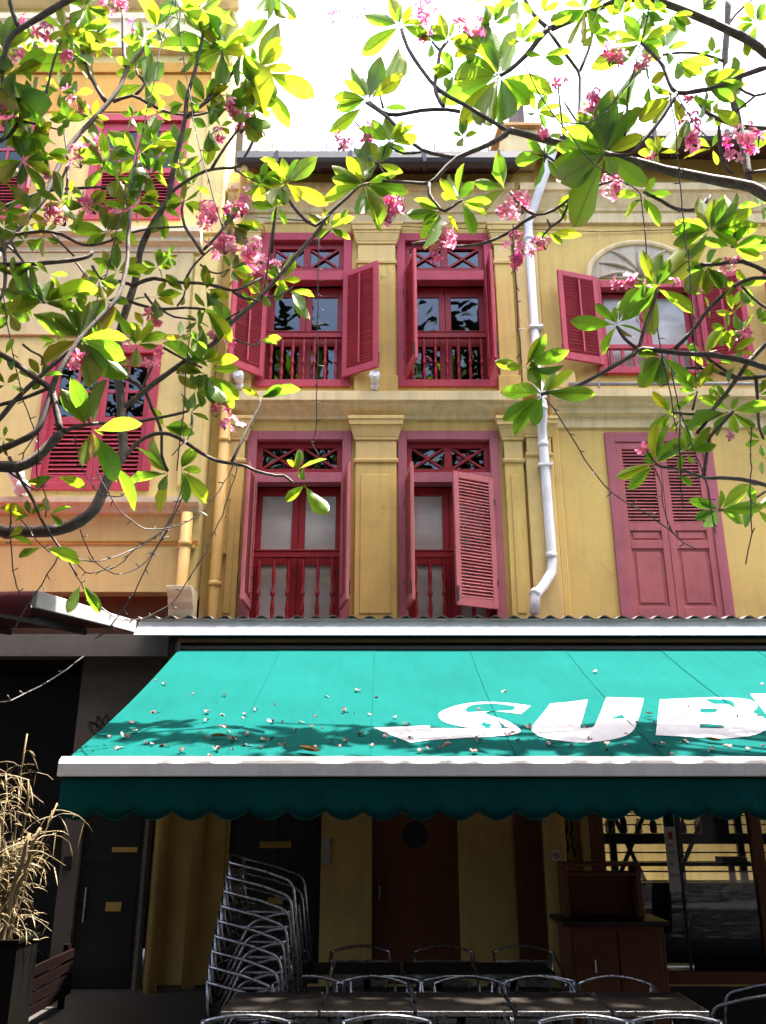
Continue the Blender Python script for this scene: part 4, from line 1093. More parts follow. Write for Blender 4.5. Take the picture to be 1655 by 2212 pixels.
'l,-332,643,790,-343,647,814,-73,56,-40,38',
'r,77,680,743,104,675,740,21,72,66,33',
'r,269,726,787,298,728,793,-20,51,84,36',
'r,72,681,748,56,681,770,56,73,39,33',
'r,311,698,683,325,705,706,-64,75,16,43',
'l,-255,728,1018,-285,738,1020,-14,-58,80,32',
'l,-257,721,931,-259,718,962,-81,59,0,35',
'r,73,681,747,89,684,769,-47,86,20,43',
'r,319,708,533,333,698,513,41,90,-17,32',
'r,275,679,984,271,674,954,89,40,-20,44',
'l,-292,645,714,-278,644,692,-69,54,-48,43',
'l,-100,720,798,-100,719,769,-17,99,-2,34',
'r,163,713,883,171,708,855,93,29,23,43',
'r,329,714,441,312,709,423,-29,96,0,43',
'r,271,687,953,284,682,979,-36,86,35,36',
'r,299,667,833,292,666,806,24,96,-13,40',
'l,-260,692,640,-267,685,615,-82,57,10,43',
'l,-281,703,810,-283,691,836,-27,88,40,38',
'l,-169,690,946,-142,683,935,41,75,52,44',
'l,-148,723,629,-154,723,655,21,98,4,35',
'r,75,703,928,50,693,914,-57,56,59,41',
'l,-220,703,753,-217,712,727,-1,94,34,35',
'l,-252,693,673,-237,701,694,-78,50,38,36',
'l,-54,734,755,-30,738,771,-56,39,73,37',
'r,169,718,833,169,724,861,-13,97,-21,44',
'r,267,726,787,238,723,789,-5,74,67,32',
'r,163,713,886,189,717,897,-43,16,89,42',
'l,-332,643,759,-313,651,774,-56,77,31,34',
'r,106,699,960,99,698,989,31,95,10,35',
'r,6,694,828,-11,688,850,26,87,43,35',
'l,-250,700,749,-224,692,746,4,-19,98,36',
'l,-203,689,873,-210,686,900,11,98,14,37',
'l,-314,624,585,-293,620,575,20,98,6,34',
'l,-335,643,759,-360,646,755,-11,36,93,38',
'l,-253,693,673,-275,692,687,38,66,64,36',
'r,6,694,827,21,690,851,-68,53,50,34',
'r,358,740,804,359,733,776,8,97,-23,43',
'r,294,707,438,271,709,430,-10,88,47,34',
'l,-325,710,905,-342,716,929,76,51,40,34',
'r,310,699,676,306,696,650,65,74,-18,41',
'l,-341,717,997,-353,722,1025,90,-2,43,38',
'r,106,699,960,86,701,980,33,92,23,36',
'l,-134,702,879,-112,708,896,-56,67,49,43',
'r,217,685,996,242,694,985,-10,87,49,32',
'l,-313,635,912,-335,640,926,50,-27,83,41',
'l,-236,707,798,-234,705,771,8,99,-7,39',
'r,218,685,997,238,689,1017,-71,20,68,40',
'r,54,679,733,31,675,744,27,61,74,35',
'l,-143,697,917,-149,704,890,20,96,20,36',
'l,-169,704,583,-192,708,573,-21,64,74,35',
'l,-182,692,878,-162,691,898,-62,46,63,38',
'l,-55,734,756,-77,733,772,14,95,26,37',
'r,312,724,983,338,728,996,-43,48,77,36',
'l,-265,694,718,-254,696,742,-68,68,27,38',
'l,-251,700,749,-255,703,723,-63,76,18,34',
'l,-339,717,997,-327,724,1023,-52,85,0,37',
'l,-207,695,825,-214,697,851,-19,97,-13,37',
'l,-312,635,911,-319,635,937,-45,89,-10,40',
'r,329,710,581,315,705,561,-76,52,39,38',
'r,341,704,663,361,710,678,-33,94,11,34',
'l,-166,699,637,-152,702,658,-71,59,38,36',
'l,-253,700,748,-274,698,732,-60,20,78,34',
'l,-319,640,700,-322,634,677,-64,75,-14,42',
'l,-294,635,939,-307,632,917,-37,92,11,35',
'l,-314,624,584,-302,623,565,14,99,3,39',
'l,-250,678,945,-274,686,955,48,54,69,42',
'l,-160,697,875,-180,696,894,51,67,54,39',
'l,-236,707,800,-247,703,824,43,83,34,37',
'l,-318,720,999,-338,709,980,-73,29,62,41',
'r,-4,692,799,20,703,797,-29,77,58,34',
'r,311,724,983,307,726,1012,55,84,1,37',
'r,323,726,968,324,726,939,39,92,1,39',
'r,275,679,989,272,681,1017,72,70,4,43',
'l,-235,707,799,-221,706,822,-52,78,34,34',
'l,-308,617,541,-295,613,524,21,98,-5,38',
'l,-346,712,956,-363,714,979,80,4,59,43',
'l,-291,694,747,-301,697,723,-89,23,40,38',
'l,-236,714,850,-209,710,847,14,61,78,34',
'r,146,692,959,159,690,983,-38,88,29,35',
'l,-253,728,1020,-259,717,1047,30,85,42,38',
'l,-149,717,744,-124,716,738,21,34,92,33',
'l,-267,694,717,-283,686,700,-67,-23,71,38',
'l,-331,643,788,-354,645,779,-24,62,75,35',
'l,-356,641,808,-342,639,828,-58,66,48,31',
'l,-311,720,984,-323,726,1010,-27,90,-35,39',
'l,-268,703,792,-285,704,812,59,66,47,41',
'l,-254,693,674,-267,690,694,3,99,17,37',
'l,-285,706,662,-279,713,685,-36,91,-19,34',
'l,-304,709,871,-298,710,845,-16,99,-1,42',
'r,334,707,637,334,700,613,22,94,-26,35',
'l,-70,716,465,-88,720,451,-21,82,53,38',
'l,-267,723,950,-249,722,928,71,-39,58,36',
'l,-102,720,799,-120,727,817,73,21,66,43',
'l,-294,645,714,-315,639,723,1,83,56,31',
'l,-144,701,868,-124,702,850,47,65,59,36',
'r,260,705,532,246,703,551,39,86,32,36',
'r,254,692,582,231,687,582,-4,33,94,36',
'l,-102,732,691,-111,733,716,-15,98,-13,36',
'r,403,743,861,380,735,847,-55,50,66,35',
'l,-274,690,613,-279,679,634,-21,90,39,33',
'r,216,685,996,195,685,978,-65,11,75,34',
'l,-258,692,640,-245,697,620,-14,97,19,35',
'l,-228,698,599,-214,694,617,-42,75,51,39',
'l,-280,703,810,-282,698,835,-33,93,18,43',
'l,-167,699,658,-145,698,647,27,83,48,42',
'l,-166,699,636,-159,704,659,-89,41,22,35',
'l,-244,701,760,-246,701,785,-58,81,-7,39',
'l,-168,699,658,-170,695,682,-7,98,16,40',
'l,-183,692,878,-193,681,900,-3,90,44,37',
'l,-159,697,874,-134,693,882,-18,51,84,33',
'l,-183,721,483,-171,715,502,-1,95,31,39',
'r,272,701,491,294,694,494,21,85,47,39',
'r,269,674,883,289,678,899,-47,79,40,43',
'r,251,680,984,251,682,1011,71,71,-4,40',
'l,-357,641,806,-377,643,792,-38,67,64,38',
'r,146,692,959,144,694,986,96,27,3,44',
'l,-183,692,877,-195,689,901,22,94,25,41',
'l,-310,720,983,-294,714,961,74,53,40,37',
'r,275,679,987,295,678,969,41,83,38,38',
'l,-332,641,837,-334,646,861,-97,19,-12,39',
'l,-274,690,612,-272,693,636,-42,90,-9,37',
'l,-252,709,824,-263,697,845,-22,90,39,35',
'l,-249,641,628,-241,638,607,-14,97,-17,37',
'l,-160,697,874,-177,690,856,-71,54,45,41',
'l,-252,709,822,-248,718,798,-18,92,34,37',
'l,-265,634,607,-252,629,589,57,79,22,38',
'l,-320,640,701,-343,643,700,6,71,70,34',
'r,252,680,981,252,674,955,92,-37,10,39',
'l,-334,718,1004,-313,726,1021,-63,12,77,43',
'l,-220,703,753,-239,693,740,-64,54,55,43',
'l,-183,721,483,-169,720,501,-30,92,26,37',
'l,-252,709,824,-227,711,832,-26,71,65,33',
'l,-318,720,997,-315,728,971,50,81,30,44',
'l,-277,617,521,-296,619,526,27,52,81,36',
'l,-317,630,625,-303,638,639,-75,30,59,42',
'l,-236,714,851,-233,716,877,-98,15,11,38',
'l,-384,678,948,-387,679,974,-9,99,-6,43',
'l,-206,695,824,-198,699,848,-69,72,9,39',
'r,395,684,978,408,682,1001,2,100,9,43',
'l,-357,641,808,-374,637,825,68,13,72,37',
'r,398,747,792,402,753,818,64,73,-24,43',
'r,309,699,678,328,702,694,-63,43,64,37',
'l,-151,717,744,-162,721,766,47,88,9,38',
'l,-251,693,672,-228,692,669,16,50,85,40',
'l,-236,707,798,-254,702,781,-58,70,41,44',
'r,-6,692,797,-19,687,777,-62,75,20,36',
'l,-254,618,403,-236,612,408,-27,-14,95,42',
'l,-137,702,879,-159,700,891,48,-19,85,40',
'r,0,701,878,25,697,872,28,30,91,35',
'l,-267,703,793,-255,704,815,-18,98,4,41',
'r,125,668,556,146,674,550,1,71,70,36',
'l,-259,692,641,-236,688,636,25,68,68,38',
'l,-323,683,707,-340,688,723,69,46,56,36',
'l,-214,683,993,-239,688,996,20,52,83,42',
'l,-100,720,799,-103,710,822,25,87,43,38',
'l,-332,641,836,-344,644,856,-16,96,-23,39',
'l,-264,694,582,-262,688,560,-45,85,-26,41',
'r,295,707,438,314,708,427,50,27,82,39',
'l,-282,617,385,-264,618,379,25,47,84,41',
'l,-172,708,555,-189,705,570,6,96,29,39',
'r,330,714,443,323,706,462,25,84,48,35',
'l,-317,720,998,-294,726,1010,-44,75,50,39',
'l,-149,723,628,-171,729,625,23,92,31,41',
'r,324,726,970,340,731,949,45,72,53,40',
'l,-152,717,744,-152,713,720,-92,39,-5,38',
'l,-281,703,809,-303,693,803,-48,59,65,31',
'l,-277,617,522,-288,621,538,45,89,8,35',
'l,-340,708,908,-334,710,933,-73,67,14,39',
'r,359,740,804,350,747,781,43,89,13,43',
'l,-243,701,758,-222,694,768,-23,51,83,36',
'l,-250,700,749,-227,701,743,19,43,88,40',
'l,-180,697,849,-197,702,865,57,72,39,41',
'r,270,687,951,290,690,935,54,37,76,41',
'r,338,697,705,350,688,723,1,89,47,36',
'l,-346,640,828,-335,649,809,-16,92,36,37',
'l,-190,699,653,-212,706,656,27,56,78,43',
'l,-265,634,609,-245,633,614,-14,80,58,41',
'l,-280,703,809,-257,712,811,-35,91,23,34',
'r,120,699,991,143,702,1004,-51,24,82,39',
'l,-113,722,555,-95,721,568,-38,67,64,34',
'l,-135,702,879,-115,696,864,62,23,75,42',
'l,-164,716,583,-180,708,596,-6,89,45,37',
'r,288,707,969,296,703,944,30,95,-8,41',
'l,-294,635,941,-316,631,949,11,77,62,36',
'r,400,747,792,406,741,768,92,34,17,35',
'l,-290,694,749,-271,692,763,-21,87,44,42',
'l,-331,643,788,-311,640,800,-23,74,63,43',
'l,-173,708,554,-175,703,533,-63,77,-13,39',
'l,-302,647,809,-318,653,824,60,72,36,40',
'r,126,668,556,132,663,537,36,92,-15,39',
'l,-168,704,583,-176,697,603,17,90,40,44',
'r,328,709,597,347,702,606,9,84,53,39',
'l,-220,663,834,-225,660,811,-89,43,17,38',
'r,167,718,831,150,711,848,17,84,52,42',
'l,-91,734,680,-69,741,677,1,41,91,41',
'r,304,678,981,304,677,956,-60,80,-5,41',
'l,-288,628,598,-296,625,616,-14,98,13,37',
'l,-189,699,655,-206,693,670,1,93,37,42',
'r,270,687,952,294,693,955,-26,59,76,43',
'l,-247,641,628,-228,638,621,30,81,51,43',
'l,-125,716,795,-105,722,807,-53,64,55,40',
'l,-292,694,749,-303,687,769,-27,94,20,39',
'r,393,684,977,386,682,1001,94,12,32,41',
'l,-110,722,770,-134,720,773,0,72,70,38',
'r,340,704,662,321,699,651,-54,49,68,44',
'l,-336,718,1004,-331,729,981,-27,89,38,38',
'r,215,685,997,215,687,1022,87,50,-3,44',
'l,-229,698,597,-237,702,617,44,90,1,38',
'l,-202,689,872,-183,683,858,61,44,65,39',
'l,-199,713,521,-177,709,520,16,72,68,42',
'r,148,697,1025,124,701,1017,-21,36,91,43',
'l,-145,701,872,-155,693,893,1,93,37,38',
'r,75,703,927,51,694,926,-28,64,72,41',
'r,404,743,862,418,742,884,1,100,3,35',
'l,-338,715,968,-320,719,949,25,85,46,35',
'l,-102,732,689,-105,732,666,-20,98,3,44',
'r,362,728,916,370,734,939,1,97,-24,36',
'l,-345,640,829,-324,633,832,1,44,90,43',
'r,61,679,731,72,688,714,44,62,65,35',
'r,215,685,997,191,678,998,-1,28,96,39',
'l,-206,695,822,-212,695,799,-54,83,13,40',
'l,-290,694,749,-268,696,742,16,62,76,35',
'l,-144,698,680,-124,691,672,48,66,58,36',
'r,69,696,965,51,693,982,57,46,68,37',
'l,-200,713,521,-212,710,539,16,95,28,39',
'l,-159,697,874,-145,688,892,-61,44,66,42',
'r,349,677,889,327,671,894,0,65,76,36',
'l,-345,641,733,-333,646,716,76,24,61,37',
'l,-292,635,939,-269,638,936,4,57,82,35',
'l,-193,686,996,-215,694,988,-24,26,93,36',
'r,202,714,869,207,715,846,75,63,21,36',
'l,-198,705,762,-176,710,760,-7,54,84,34',
'l,-183,721,482,-163,715,479,29,80,53,40',
'r,393,684,975,373,690,962,-38,48,79,40',
'l,-218,703,753,-200,698,739,63,45,64,38',
'l,-172,708,555,-163,703,536,31,94,-10,39',
'r,298,707,579,288,706,598,80,40,45,42',
'r,213,680,846,215,675,824,31,94,-16,43',
'l,-266,634,609,-282,638,620,26,97,1,41',
'r,354,729,898,345,724,876,30,89,-35,44',
'r,-4,692,799,5,694,821,-11,99,-7,42',
'r,384,731,926,386,724,902,-24,93,-28,34',
'l,-339,639,700,-354,644,714,5,96,-29,38',
'l,-199,705,763,-179,696,771,43,90,-6,38',
'l,-259,622,378,-273,617,369,-55,46,70,38',
'l,-234,707,799,-215,705,785,55,55,63,44',
'r,213,680,847,232,678,859,7,100,6,44',
'l,-182,692,879,-173,682,898,-10,86,51,38',
'l,-254,615,433,-271,618,430,6,89,46,39',
'r,147,692,957,169,683,959,22,68,70,40',
'l,-252,709,825,-275,704,824,-17,73,66,40',
'r,318,708,534,321,712,513,34,91,22,42',
'l,-322,683,707,-314,687,726,-8,98,-18,39',
'r,74,703,926,67,707,903,45,89,2,36',
'l,-346,712,957,-340,717,981,-81,57,11,38',
'r,342,704,662,346,701,641,-13,97,-18,40',
'r,354,704,626,374,708,630,-27,77,58,35',
'r,200,714,870,183,719,886,70,17,69,43',
'r,311,724,981,316,720,957,68,73,1,41',
'r,288,679,993,298,684,1014,-68,71,17,38',
'l,-305,709,874,-319,706,892,17,95,28,38',
'l,-350,641,809,-337,636,793,53,82,20,40',
'r,287,707,969,276,705,947,-71,64,29,43',
'l,-235,714,849,-213,706,851,7,37,93,35',
'l,-220,709,690,-211,715,709,-72,68,12,39',
'r,19,698,988,42,702,997,-34,-5,94,40',
'r,55,679,731,37,682,719,-24,77,59,41',
'l,-195,721,478,-199,715,459,-42,89,-18,43',
'r,167,687,933,189,690,926,4,85,52,42',
'l,-287,628,597,-269,625,592,32,46,83,41',
'r,394,684,974,389,692,952,8,95,31,42',
'l,-54,734,756,-61,736,778,-12,98,-12,34',
'l,-252,700,749,-273,693,754,3,49,87,37',
'l,-265,634,609,-256,633,626,-81,40,43,35',
'r,120,699,993,131,696,1015,-37,89,28,41',
'l,-243,701,759,-221,699,765,-18,48,86,37',
'r,303,678,979,319,684,962,61,34,72,40',
'l,-125,716,796,-119,711,818,-31,91,29,35',
'r,55,679,733,34,676,738,0,82,58,35',
'l,-287,628,597,-274,626,611,-51,62,60,35',
'l,-292,694,748,-313,688,749,-16,69,71,42',
'l,-253,728,1017,-241,728,995,78,-46,42,39',
'l,-300,613,511,-285,610,502,41,-40,82,42',
'r,170,691,999,179,686,1020,-31,89,34,41',
'l,-168,699,656,-158,696,638,-11,97,-20,43',
'l,-352,636,865,-337,641,851,44,60,67,40',
'l,-93,734,680,-109,739,694,65,51,57,38',
'r,-19,690,772,-35,689,787,27,88,38,43',
'r,177,721,772,193,727,787,-43,89,14,38',
'l,-285,706,662,-288,708,683,-34,93,-15,42',
'l,-341,708,906,-335,709,883,-69,71,-13,35',
'l,-290,694,749,-277,692,767,-44,79,42,38',
'r,78,680,743,97,675,734,47,28,83,41',
'l,-53,734,754,-33,742,747,14,47,87,41',
'r,341,709,508,353,714,523,-11,98,-18,36',
'r,162,713,885,173,713,906,-18,98,9,38',
'l,-301,647,809,-304,642,829,-24,95,20,42',
'l,-214,697,647,-196,694,638,42,62,66,44',
'l,-228,709,624,-248,715,625,21,50,84,37',
'l,-269,723,954,-259,729,975,-80,55,22,44',
'l,-319,640,700,-304,648,690,-5,83,55,39',
'l,-198,705,762,-179,699,751,54,60,59,42',
'l,-325,710,904,-316,705,883,57,82,7,43',
'r,398,747,793,375,748,794,5,15,99,41',
'l,-313,624,585,-307,625,603,-70,70,17,34',
'l,-334,714,950,-336,709,927,10,97,-24,40',
'l,-314,645,768,-295,648,775,-34,47,82,42',
'l,-265,694,717,-250,693,702,12,99,6,35',
'l,-347,712,955,-368,719,947,-14,52,84,35',
'r,69,696,965,90,688,960,40,58,71,39',
'l,-317,720,999,-305,713,1019,-44,73,52,36',
'r,330,710,583,339,714,600,-10,98,-16,44',
'r,367,740,688,354,748,672,-45,61,65,42',
'r,161,713,885,152,704,905,42,74,53,40',
'l,-126,716,796,-144,712,807,25,72,64,37',
'r,333,707,639,331,706,659,69,72,7,36',
'r,329,710,582,311,704,590,25,42,87,35',
'l,-193,708,787,-210,711,800,41,85,31,43',
'l,-216,697,648,-237,697,646,-6,-47,88,39',
'l,-144,698,681,-143,702,702,-38,92,-13,40',
'l,-77,717,481,-76,717,500,45,89,-1,41',
'r,82,704,845,86,707,866,-21,97,-11,35',
'l,-219,703,754,-200,696,761,-5,62,78,35',
'r,269,726,788,280,721,806,6,97,23,38',
'l,-304,638,901,-305,642,922,31,94,-14,42',
'l,-348,640,828,-368,636,831,-9,82,57,36',
'r,124,668,557,106,662,555,-33,79,52,41',
'l,-165,706,571,-179,703,558,-52,75,41,35',
'l,-275,617,521,-258,615,522,-4,31,95,36',
'l,-333,714,952,-342,718,973,58,81,9,41',
'r,294,707,438,278,709,449,40,78,48,38',
'l,-205,695,823,-187,689,812,53,44,72,39',
'l,-308,617,541,-322,621,530,-36,60,72,40',
'r,275,679,988,296,671,983,38,43,82,41',
'l,-249,678,944,-254,673,965,-34,93,11,37',
'r,276,679,985,281,678,1007,47,88,-7,36',
'l,-340,717,996,-348,718,974,-66,70,28,36',
'l,-292,694,749,-311,687,744,-39,60,70,43',
'r,269,674,881,268,680,861,-49,83,27,44',
'l,-338,679,698,-326,675,682,56,79,24,35',
'l,-253,693,672,-267,697,658,-41,66,63,37',
'l,-319,640,701,-325,639,719,-16,99,2,37',
'r,379,727,945,398,728,958,-48,61,63,36',
'r,315,692,720,296,687,728,32,30,90,41',
'l,-311,635,909,-303,637,890,41,88,25,44',
'l,-118,728,619,-98,725,620,9,80,60,42',
'l,-340,717,997,-324,714,979,71,46,54,38',
'l,-337,718,1006,-357,715,1016,22,74,63,42',
'r,215,684,609,227,684,594,-27,95,-17,43',
'l,-145,699,679,-139,694,660,-73,56,-39,35',
'r,395,684,977,402,682,998,42,91,-3,35',
'l,-266,694,718,-268,691,738,23,96,15,38',
'r,338,709,616,319,714,614,-1,43,90,37',
'l,-193,686,996,-214,679,1000,0,51,86,37',
'l,-341,717,997,-360,720,1010,55,25,80,44',
'r,328,709,597,345,703,588,44,0,90,36',
'r,361,728,914,340,727,906,-28,67,69,38',
'l,-255,618,404,-260,621,419,-61,72,-32,44',
'r,274,679,988,267,683,967,81,56,-16,41',
'l,-146,699,680,-139,703,699,95,-11,-29,37',
'l,-293,635,939,-274,640,932,4,74,67,40',
'r,169,718,831,188,715,842,-46,18,87,34',
'l,-269,723,952,-289,715,961,-12,88,46,40',
'l,-259,692,641,-275,688,652,37,55,75,39',
'l,-108,722,770,-97,728,753,47,70,53,43',
'r,125,723,794,112,718,811,76,2,65,38',
'l,-319,630,626,-335,628,635,19,80,58,42',
'r,289,725,842,288,724,864,98,21,6,38',
'r,404,743,861,401,745,884,99,-2,10,37',
'l,-197,686,927,-209,687,945,81,-28,52,44',
'r,400,747,794,417,745,808,-38,74,56,39',
'r,304,678,979,323,680,968,31,72,62,44',
'l,-227,709,624,-237,712,641,27,96,-2,38',
'l,-314,645,768,-315,652,749,-50,82,30,37',
'l,-196,686,925,-187,690,945,-57,-70,43,39',
'l,-245,701,758,-266,702,756,-9,30,95,43',
'r,399,747,791,397,743,770,89,44,-14,35',
'l,-316,645,768,-333,646,759,-36,63,69,42',
'l,-193,708,786,-208,712,771,-68,8,73,42',
'r,327,709,597,322,702,614,37,81,45,43',
'r,331,714,441,341,712,426,57,79,21,34',
'l,-229,698,598,-229,699,618,-5,100,-5,36',
'r,274,679,988,286,686,970,-22,95,23,38',
'l,-344,709,642,-337,704,625,23,96,-18,39',
'l,-237,714,848,-240,716,827,-40,90,17,37',
'r,337,680,989,354,684,1002,-44,84,33,41',
'r,317,731,674,322,734,693,-14,99,-10,34',
'l,-213,697,648,-199,703,659,-47,86,19,36',
'r,289,725,841,270,731,848,40,44,80,43',
'l,-361,676,942,-369,678,962,15,99,-1,36',
'r,271,701,491,263,704,507,41,91,1,40',
'l,-337,718,1004,-357,717,993,-42,61,67,38',
'r,20,698,989,30,694,1008,-34,86,38,44',
'r,120,699,992,123,691,1012,43,87,26,35',
'l,-270,723,951,-291,722,946,-22,36,90,41',
'r,288,725,842,277,724,860,80,30,52,40',
'l,-115,722,555,-131,715,562,2,71,71,38',
'l,-102,732,691,-118,734,703,46,77,44,38',
'l,-294,635,941,-304,633,958,-46,87,-18,40',
'r,294,707,438,299,706,455,55,84,-7,37',
'l,-314,645,769,-296,653,766,-19,65,73,43',
'r,53,696,963,37,702,977,67,1,74,40',
'l,-267,703,791,-249,700,783,39,67,63,34',
'r,374,680,947,393,687,940,8,54,84,37',
'l,-171,708,555,-163,708,572,-50,83,25,43',
'l,-206,695,824,-225,699,831,40,71,58,37',
'l,-259,692,642,-253,689,660,-36,89,27,36',
'l,-120,728,672,-111,726,654,34,94,2,39',
'l,-193,668,774,-185,664,757,39,92,-6,38',
'l,-227,698,598,-209,701,596,-15,97,21,42',
'l,-199,705,763,-199,702,783,-75,65,11,43',
'l,-174,645,573,-175,647,590,-53,84,-12,38',
'l,-306,706,605,-303,710,623,-89,46,4,43',
'l,-253,728,1017,-231,736,1016,4,6,100,36',
'l,-266,634,607,-273,631,591,-73,64,22,35',
'l,-193,668,774,-180,672,788,-55,78,30,43',
'l,-183,721,483,-180,724,501,-43,90,-8,36',
'l,-347,641,734,-363,639,743,30,66,69,42',
'r,298,707,593,282,701,600,4,76,65,37',
'l,-115,722,555,-97,718,560,21,97,16,35',
'l,-175,707,532,-158,707,524,34,60,72,37',
'r,69,704,903,67,706,924,16,99,-6,42',
'r,339,677,926,341,678,947,32,94,-10,39',
'r,367,740,688,373,748,670,41,77,48,34',
'l,-210,710,701,-209,705,682,21,95,-22,36',
'l,-285,706,661,-267,702,654,34,89,31,44',
'r,327,709,598,336,712,614,-69,67,28,35',
'l,-325,710,905,-305,704,903,17,32,93,43',
'l,-374,708,960,-377,712,981,-85,49,-20,40',
'r,298,707,577,288,707,562,-2,100,-3,41',
'l,-219,703,754,-235,697,765,10,78,62,36',
'r,393,684,976,374,692,975,11,39,91,37',
'l,-345,709,644,-354,712,661,51,85,13,43',
'r,217,680,825,217,683,805,28,95,14,38',
'r,220,681,956,208,683,940,-10,97,20,42',
'r,304,678,980,325,679,982,-8,87,49,38',
'l,-121,728,672,-134,734,685,16,95,-26,41',
'l,-126,716,794,-141,717,781,-39,79,48,40',
'r,247,676,853,240,675,835,-29,95,4,40',
'l,-118,728,618,-101,722,612,42,37,83,43',
'r,162,713,885,182,718,881,15,13,98,43',
'r,68,704,900,62,707,880,-82,48,32,36',
'r,348,713,553,355,715,570,-57,81,13,37',
'l,-375,708,959,-365,704,940,63,75,17,42',
'l,-247,678,944,-229,675,935,42,48,77,42',
'r,111,703,1024,125,703,1007,62,58,53,38',
'l,-200,705,762,-214,700,750,-65,43,62,35',
'l,-195,686,924,-181,685,910,58,60,54,38',
'l,-301,647,809,-283,641,809,11,43,89,41',
'l,-293,635,940,-274,637,935,0,90,44,37',
'r,76,703,927,93,695,936,-9,64,77,34',
'r,301,678,981,290,684,997,83,23,52,38',
'r,53,696,964,56,697,984,96,-26,-14,42',
'r,310,698,682,291,699,678,-13,68,73,41',
'l,-176,707,532,-183,708,549,-9,99,-12,35',
'r,379,727,945,385,725,966,14,99,5,39',
'l,-151,717,743,-135,716,732,40,79,46,38',
'l,-244,701,757,-245,709,739,-99,7,8,36',
'r,288,707,970,294,705,990,-68,67,31,42',
'l,-237,630,560,-230,634,546,-10,98,18,35',
'l,-365,633,879,-359,638,862,-15,95,26,35',
'l,-109,722,771,-94,725,784,-61,48,63,38',
'r,309,724,981,291,734,976,-23,6,97,40',
'r,221,681,956,238,689,948,6,63,78,41',
'r,317,731,674,301,736,684,47,81,34,35',
'r,73,681,746,55,676,749,-1,60,80,44',
'l,-167,699,637,-177,695,651,-31,95,10,37',
'l,-167,699,635,-172,696,617,-95,11,28,35',
'l,-294,645,713,-306,646,701,-65,37,66,35',
'l,-305,638,899,-316,635,884,-57,78,27,39',
'r,209,680,838,194,679,826,-33,87,37,39',
'r,216,680,825,198,674,821,-39,81,44,39',
'r,260,701,470,263,695,486,51,84,18,39',
'r,350,677,889,369,684,892,-32,58,75,41',
'r,218,680,827,231,679,841,1,100,6,35',
'l,-172,708,555,-177,707,572,-25,97,0,39',
'l,-318,630,626,-307,632,639,-60,68,41,40',
'l,-55,734,754,-70,732,742,-52,68,52,44',
'r,368,740,689,386,738,695,-1,96,29,35',
'r,368,740,690,359,741,708,48,86,19,36',
'l,-168,704,583,-156,699,595,-5,91,40,42',
'l,-310,635,909,-293,634,903,25,81,53,43',
'l,-274,690,611,-289,687,603,-37,80,48,36',
'r,234,683,996,254,686,994,2,53,85,40',
'l,-283,617,385,-271,614,392,20,97,11,40',
'l,-101,732,691,-82,732,691,-2,80,60,40',
'r,349,713,554,358,711,569,1,99,12,35',
'l,-314,624,584,-324,629,572,-38,71,60,41',
'l,-140,724,675,-129,725,690,-44,84,32,35',
'r,326,707,620,328,710,638,-22,97,-9,39',
'r,169,691,996,156,700,983,-14,74,66,42',
'l,-341,708,908,-339,712,928,-63,77,-7,38',
'l,-234,700,579,-235,697,561,-91,42,-2,42',
'l,-199,713,521,-184,715,513,-14,99,4,37',
'l,-319,630,627,-320,628,643,-86,52,0,44',
'l,-310,720,982,-290,715,983,5,28,96,39',
'l,-214,697,649,-198,698,655,-35,45,82,39',
'l,-319,630,625,-333,627,633,13,81,58,40',
'r,221,681,956,239,684,964,-41,62,67,42',
'r,378,727,944,372,732,924,77,64,-6,42',
'r,325,707,618,318,711,602,38,93,0,36',
'r,7,694,827,23,699,817,8,81,58,39',
'l,-353,636,866,-369,635,856,-47,51,72,44',
'l,-294,645,714,-308,643,704,-59,27,76,43',
'r,275,679,988,276,686,969,54,78,31,36',
'l,-295,610,462,-289,609,448,-92,-8,-38,40',
'r,330,710,581,345,710,571,27,87,41,36',
'l,-293,645,713,-285,653,700,52,55,65,41',
'r,111,703,1025,93,696,1032,32,7,95,36',
'l,-251,696,590,-255,699,606,-96,12,-26,42',
'r,375,680,946,379,684,928,70,65,31,39',
'l,-120,728,673,-113,730,690,-84,45,29,35',
'r,70,696,965,76,689,982,-52,71,47,35',
'l,-145,698,680,-132,705,691,-56,80,20,36',
'l,-338,637,681,-322,633,678,27,59,76,39',
'r,344,718,490,339,714,474,-5,98,-19,35',
'l,-339,639,700,-328,641,713,-71,-30,63,43',
'r,378,727,943,389,733,927,53,62,58,39',
'l,-140,724,674,-131,731,660,41,67,62,42',
'l,-338,639,698,-325,647,691,-9,76,65,42',
'l,-267,694,718,-278,692,704,-60,71,37,43',
'r,149,697,1023,163,704,1010,41,50,76,34',
'r,269,674,884,267,670,902,-63,77,13,43',
'l,-301,613,512,-295,618,524,-76,63,13,37',
'l,-175,707,532,-171,704,515,64,76,0,41',
'l,-257,721,929,-253,726,909,46,83,31,35',
'l,-252,696,590,-260,692,575,-82,47,33,43',
'l,-342,708,907,-361,708,913,14,86,49,36',
'r,362,728,914,355,728,895,-4,100,0,36',
'l,-191,708,786,-174,712,778,9,77,63,34',
'l,-250,641,628,-265,643,624,-14,59,80,36',
'r,291,725,842,308,719,836,37,14,92,35',
'l,-356,641,806,-340,643,799,5,91,41,40',
'r,318,708,535,328,711,549,-19,98,-4,38',
'l,-347,641,732,-359,636,721,-70,42,57,34',
'l,-159,697,875,-149,694,891,-82,10,56,41',
'l,-312,635,910,-324,634,897,-60,64,48,37',
'l,-254,728,1020,-263,719,1036,53,58,62,40',
'l,-269,616,403,-261,621,413,-70,69,20,36',
'r,82,704,843,76,701,825,-40,92,-2,41',
'l,-248,678,944,-242,685,927,45,73,52,35',
'r,261,705,532,276,699,539,1,81,59,36',
'l,-167,704,584,-152,698,590,25,91,33,40',
'l,-346,712,957,-350,710,976,-52,85,1,43',
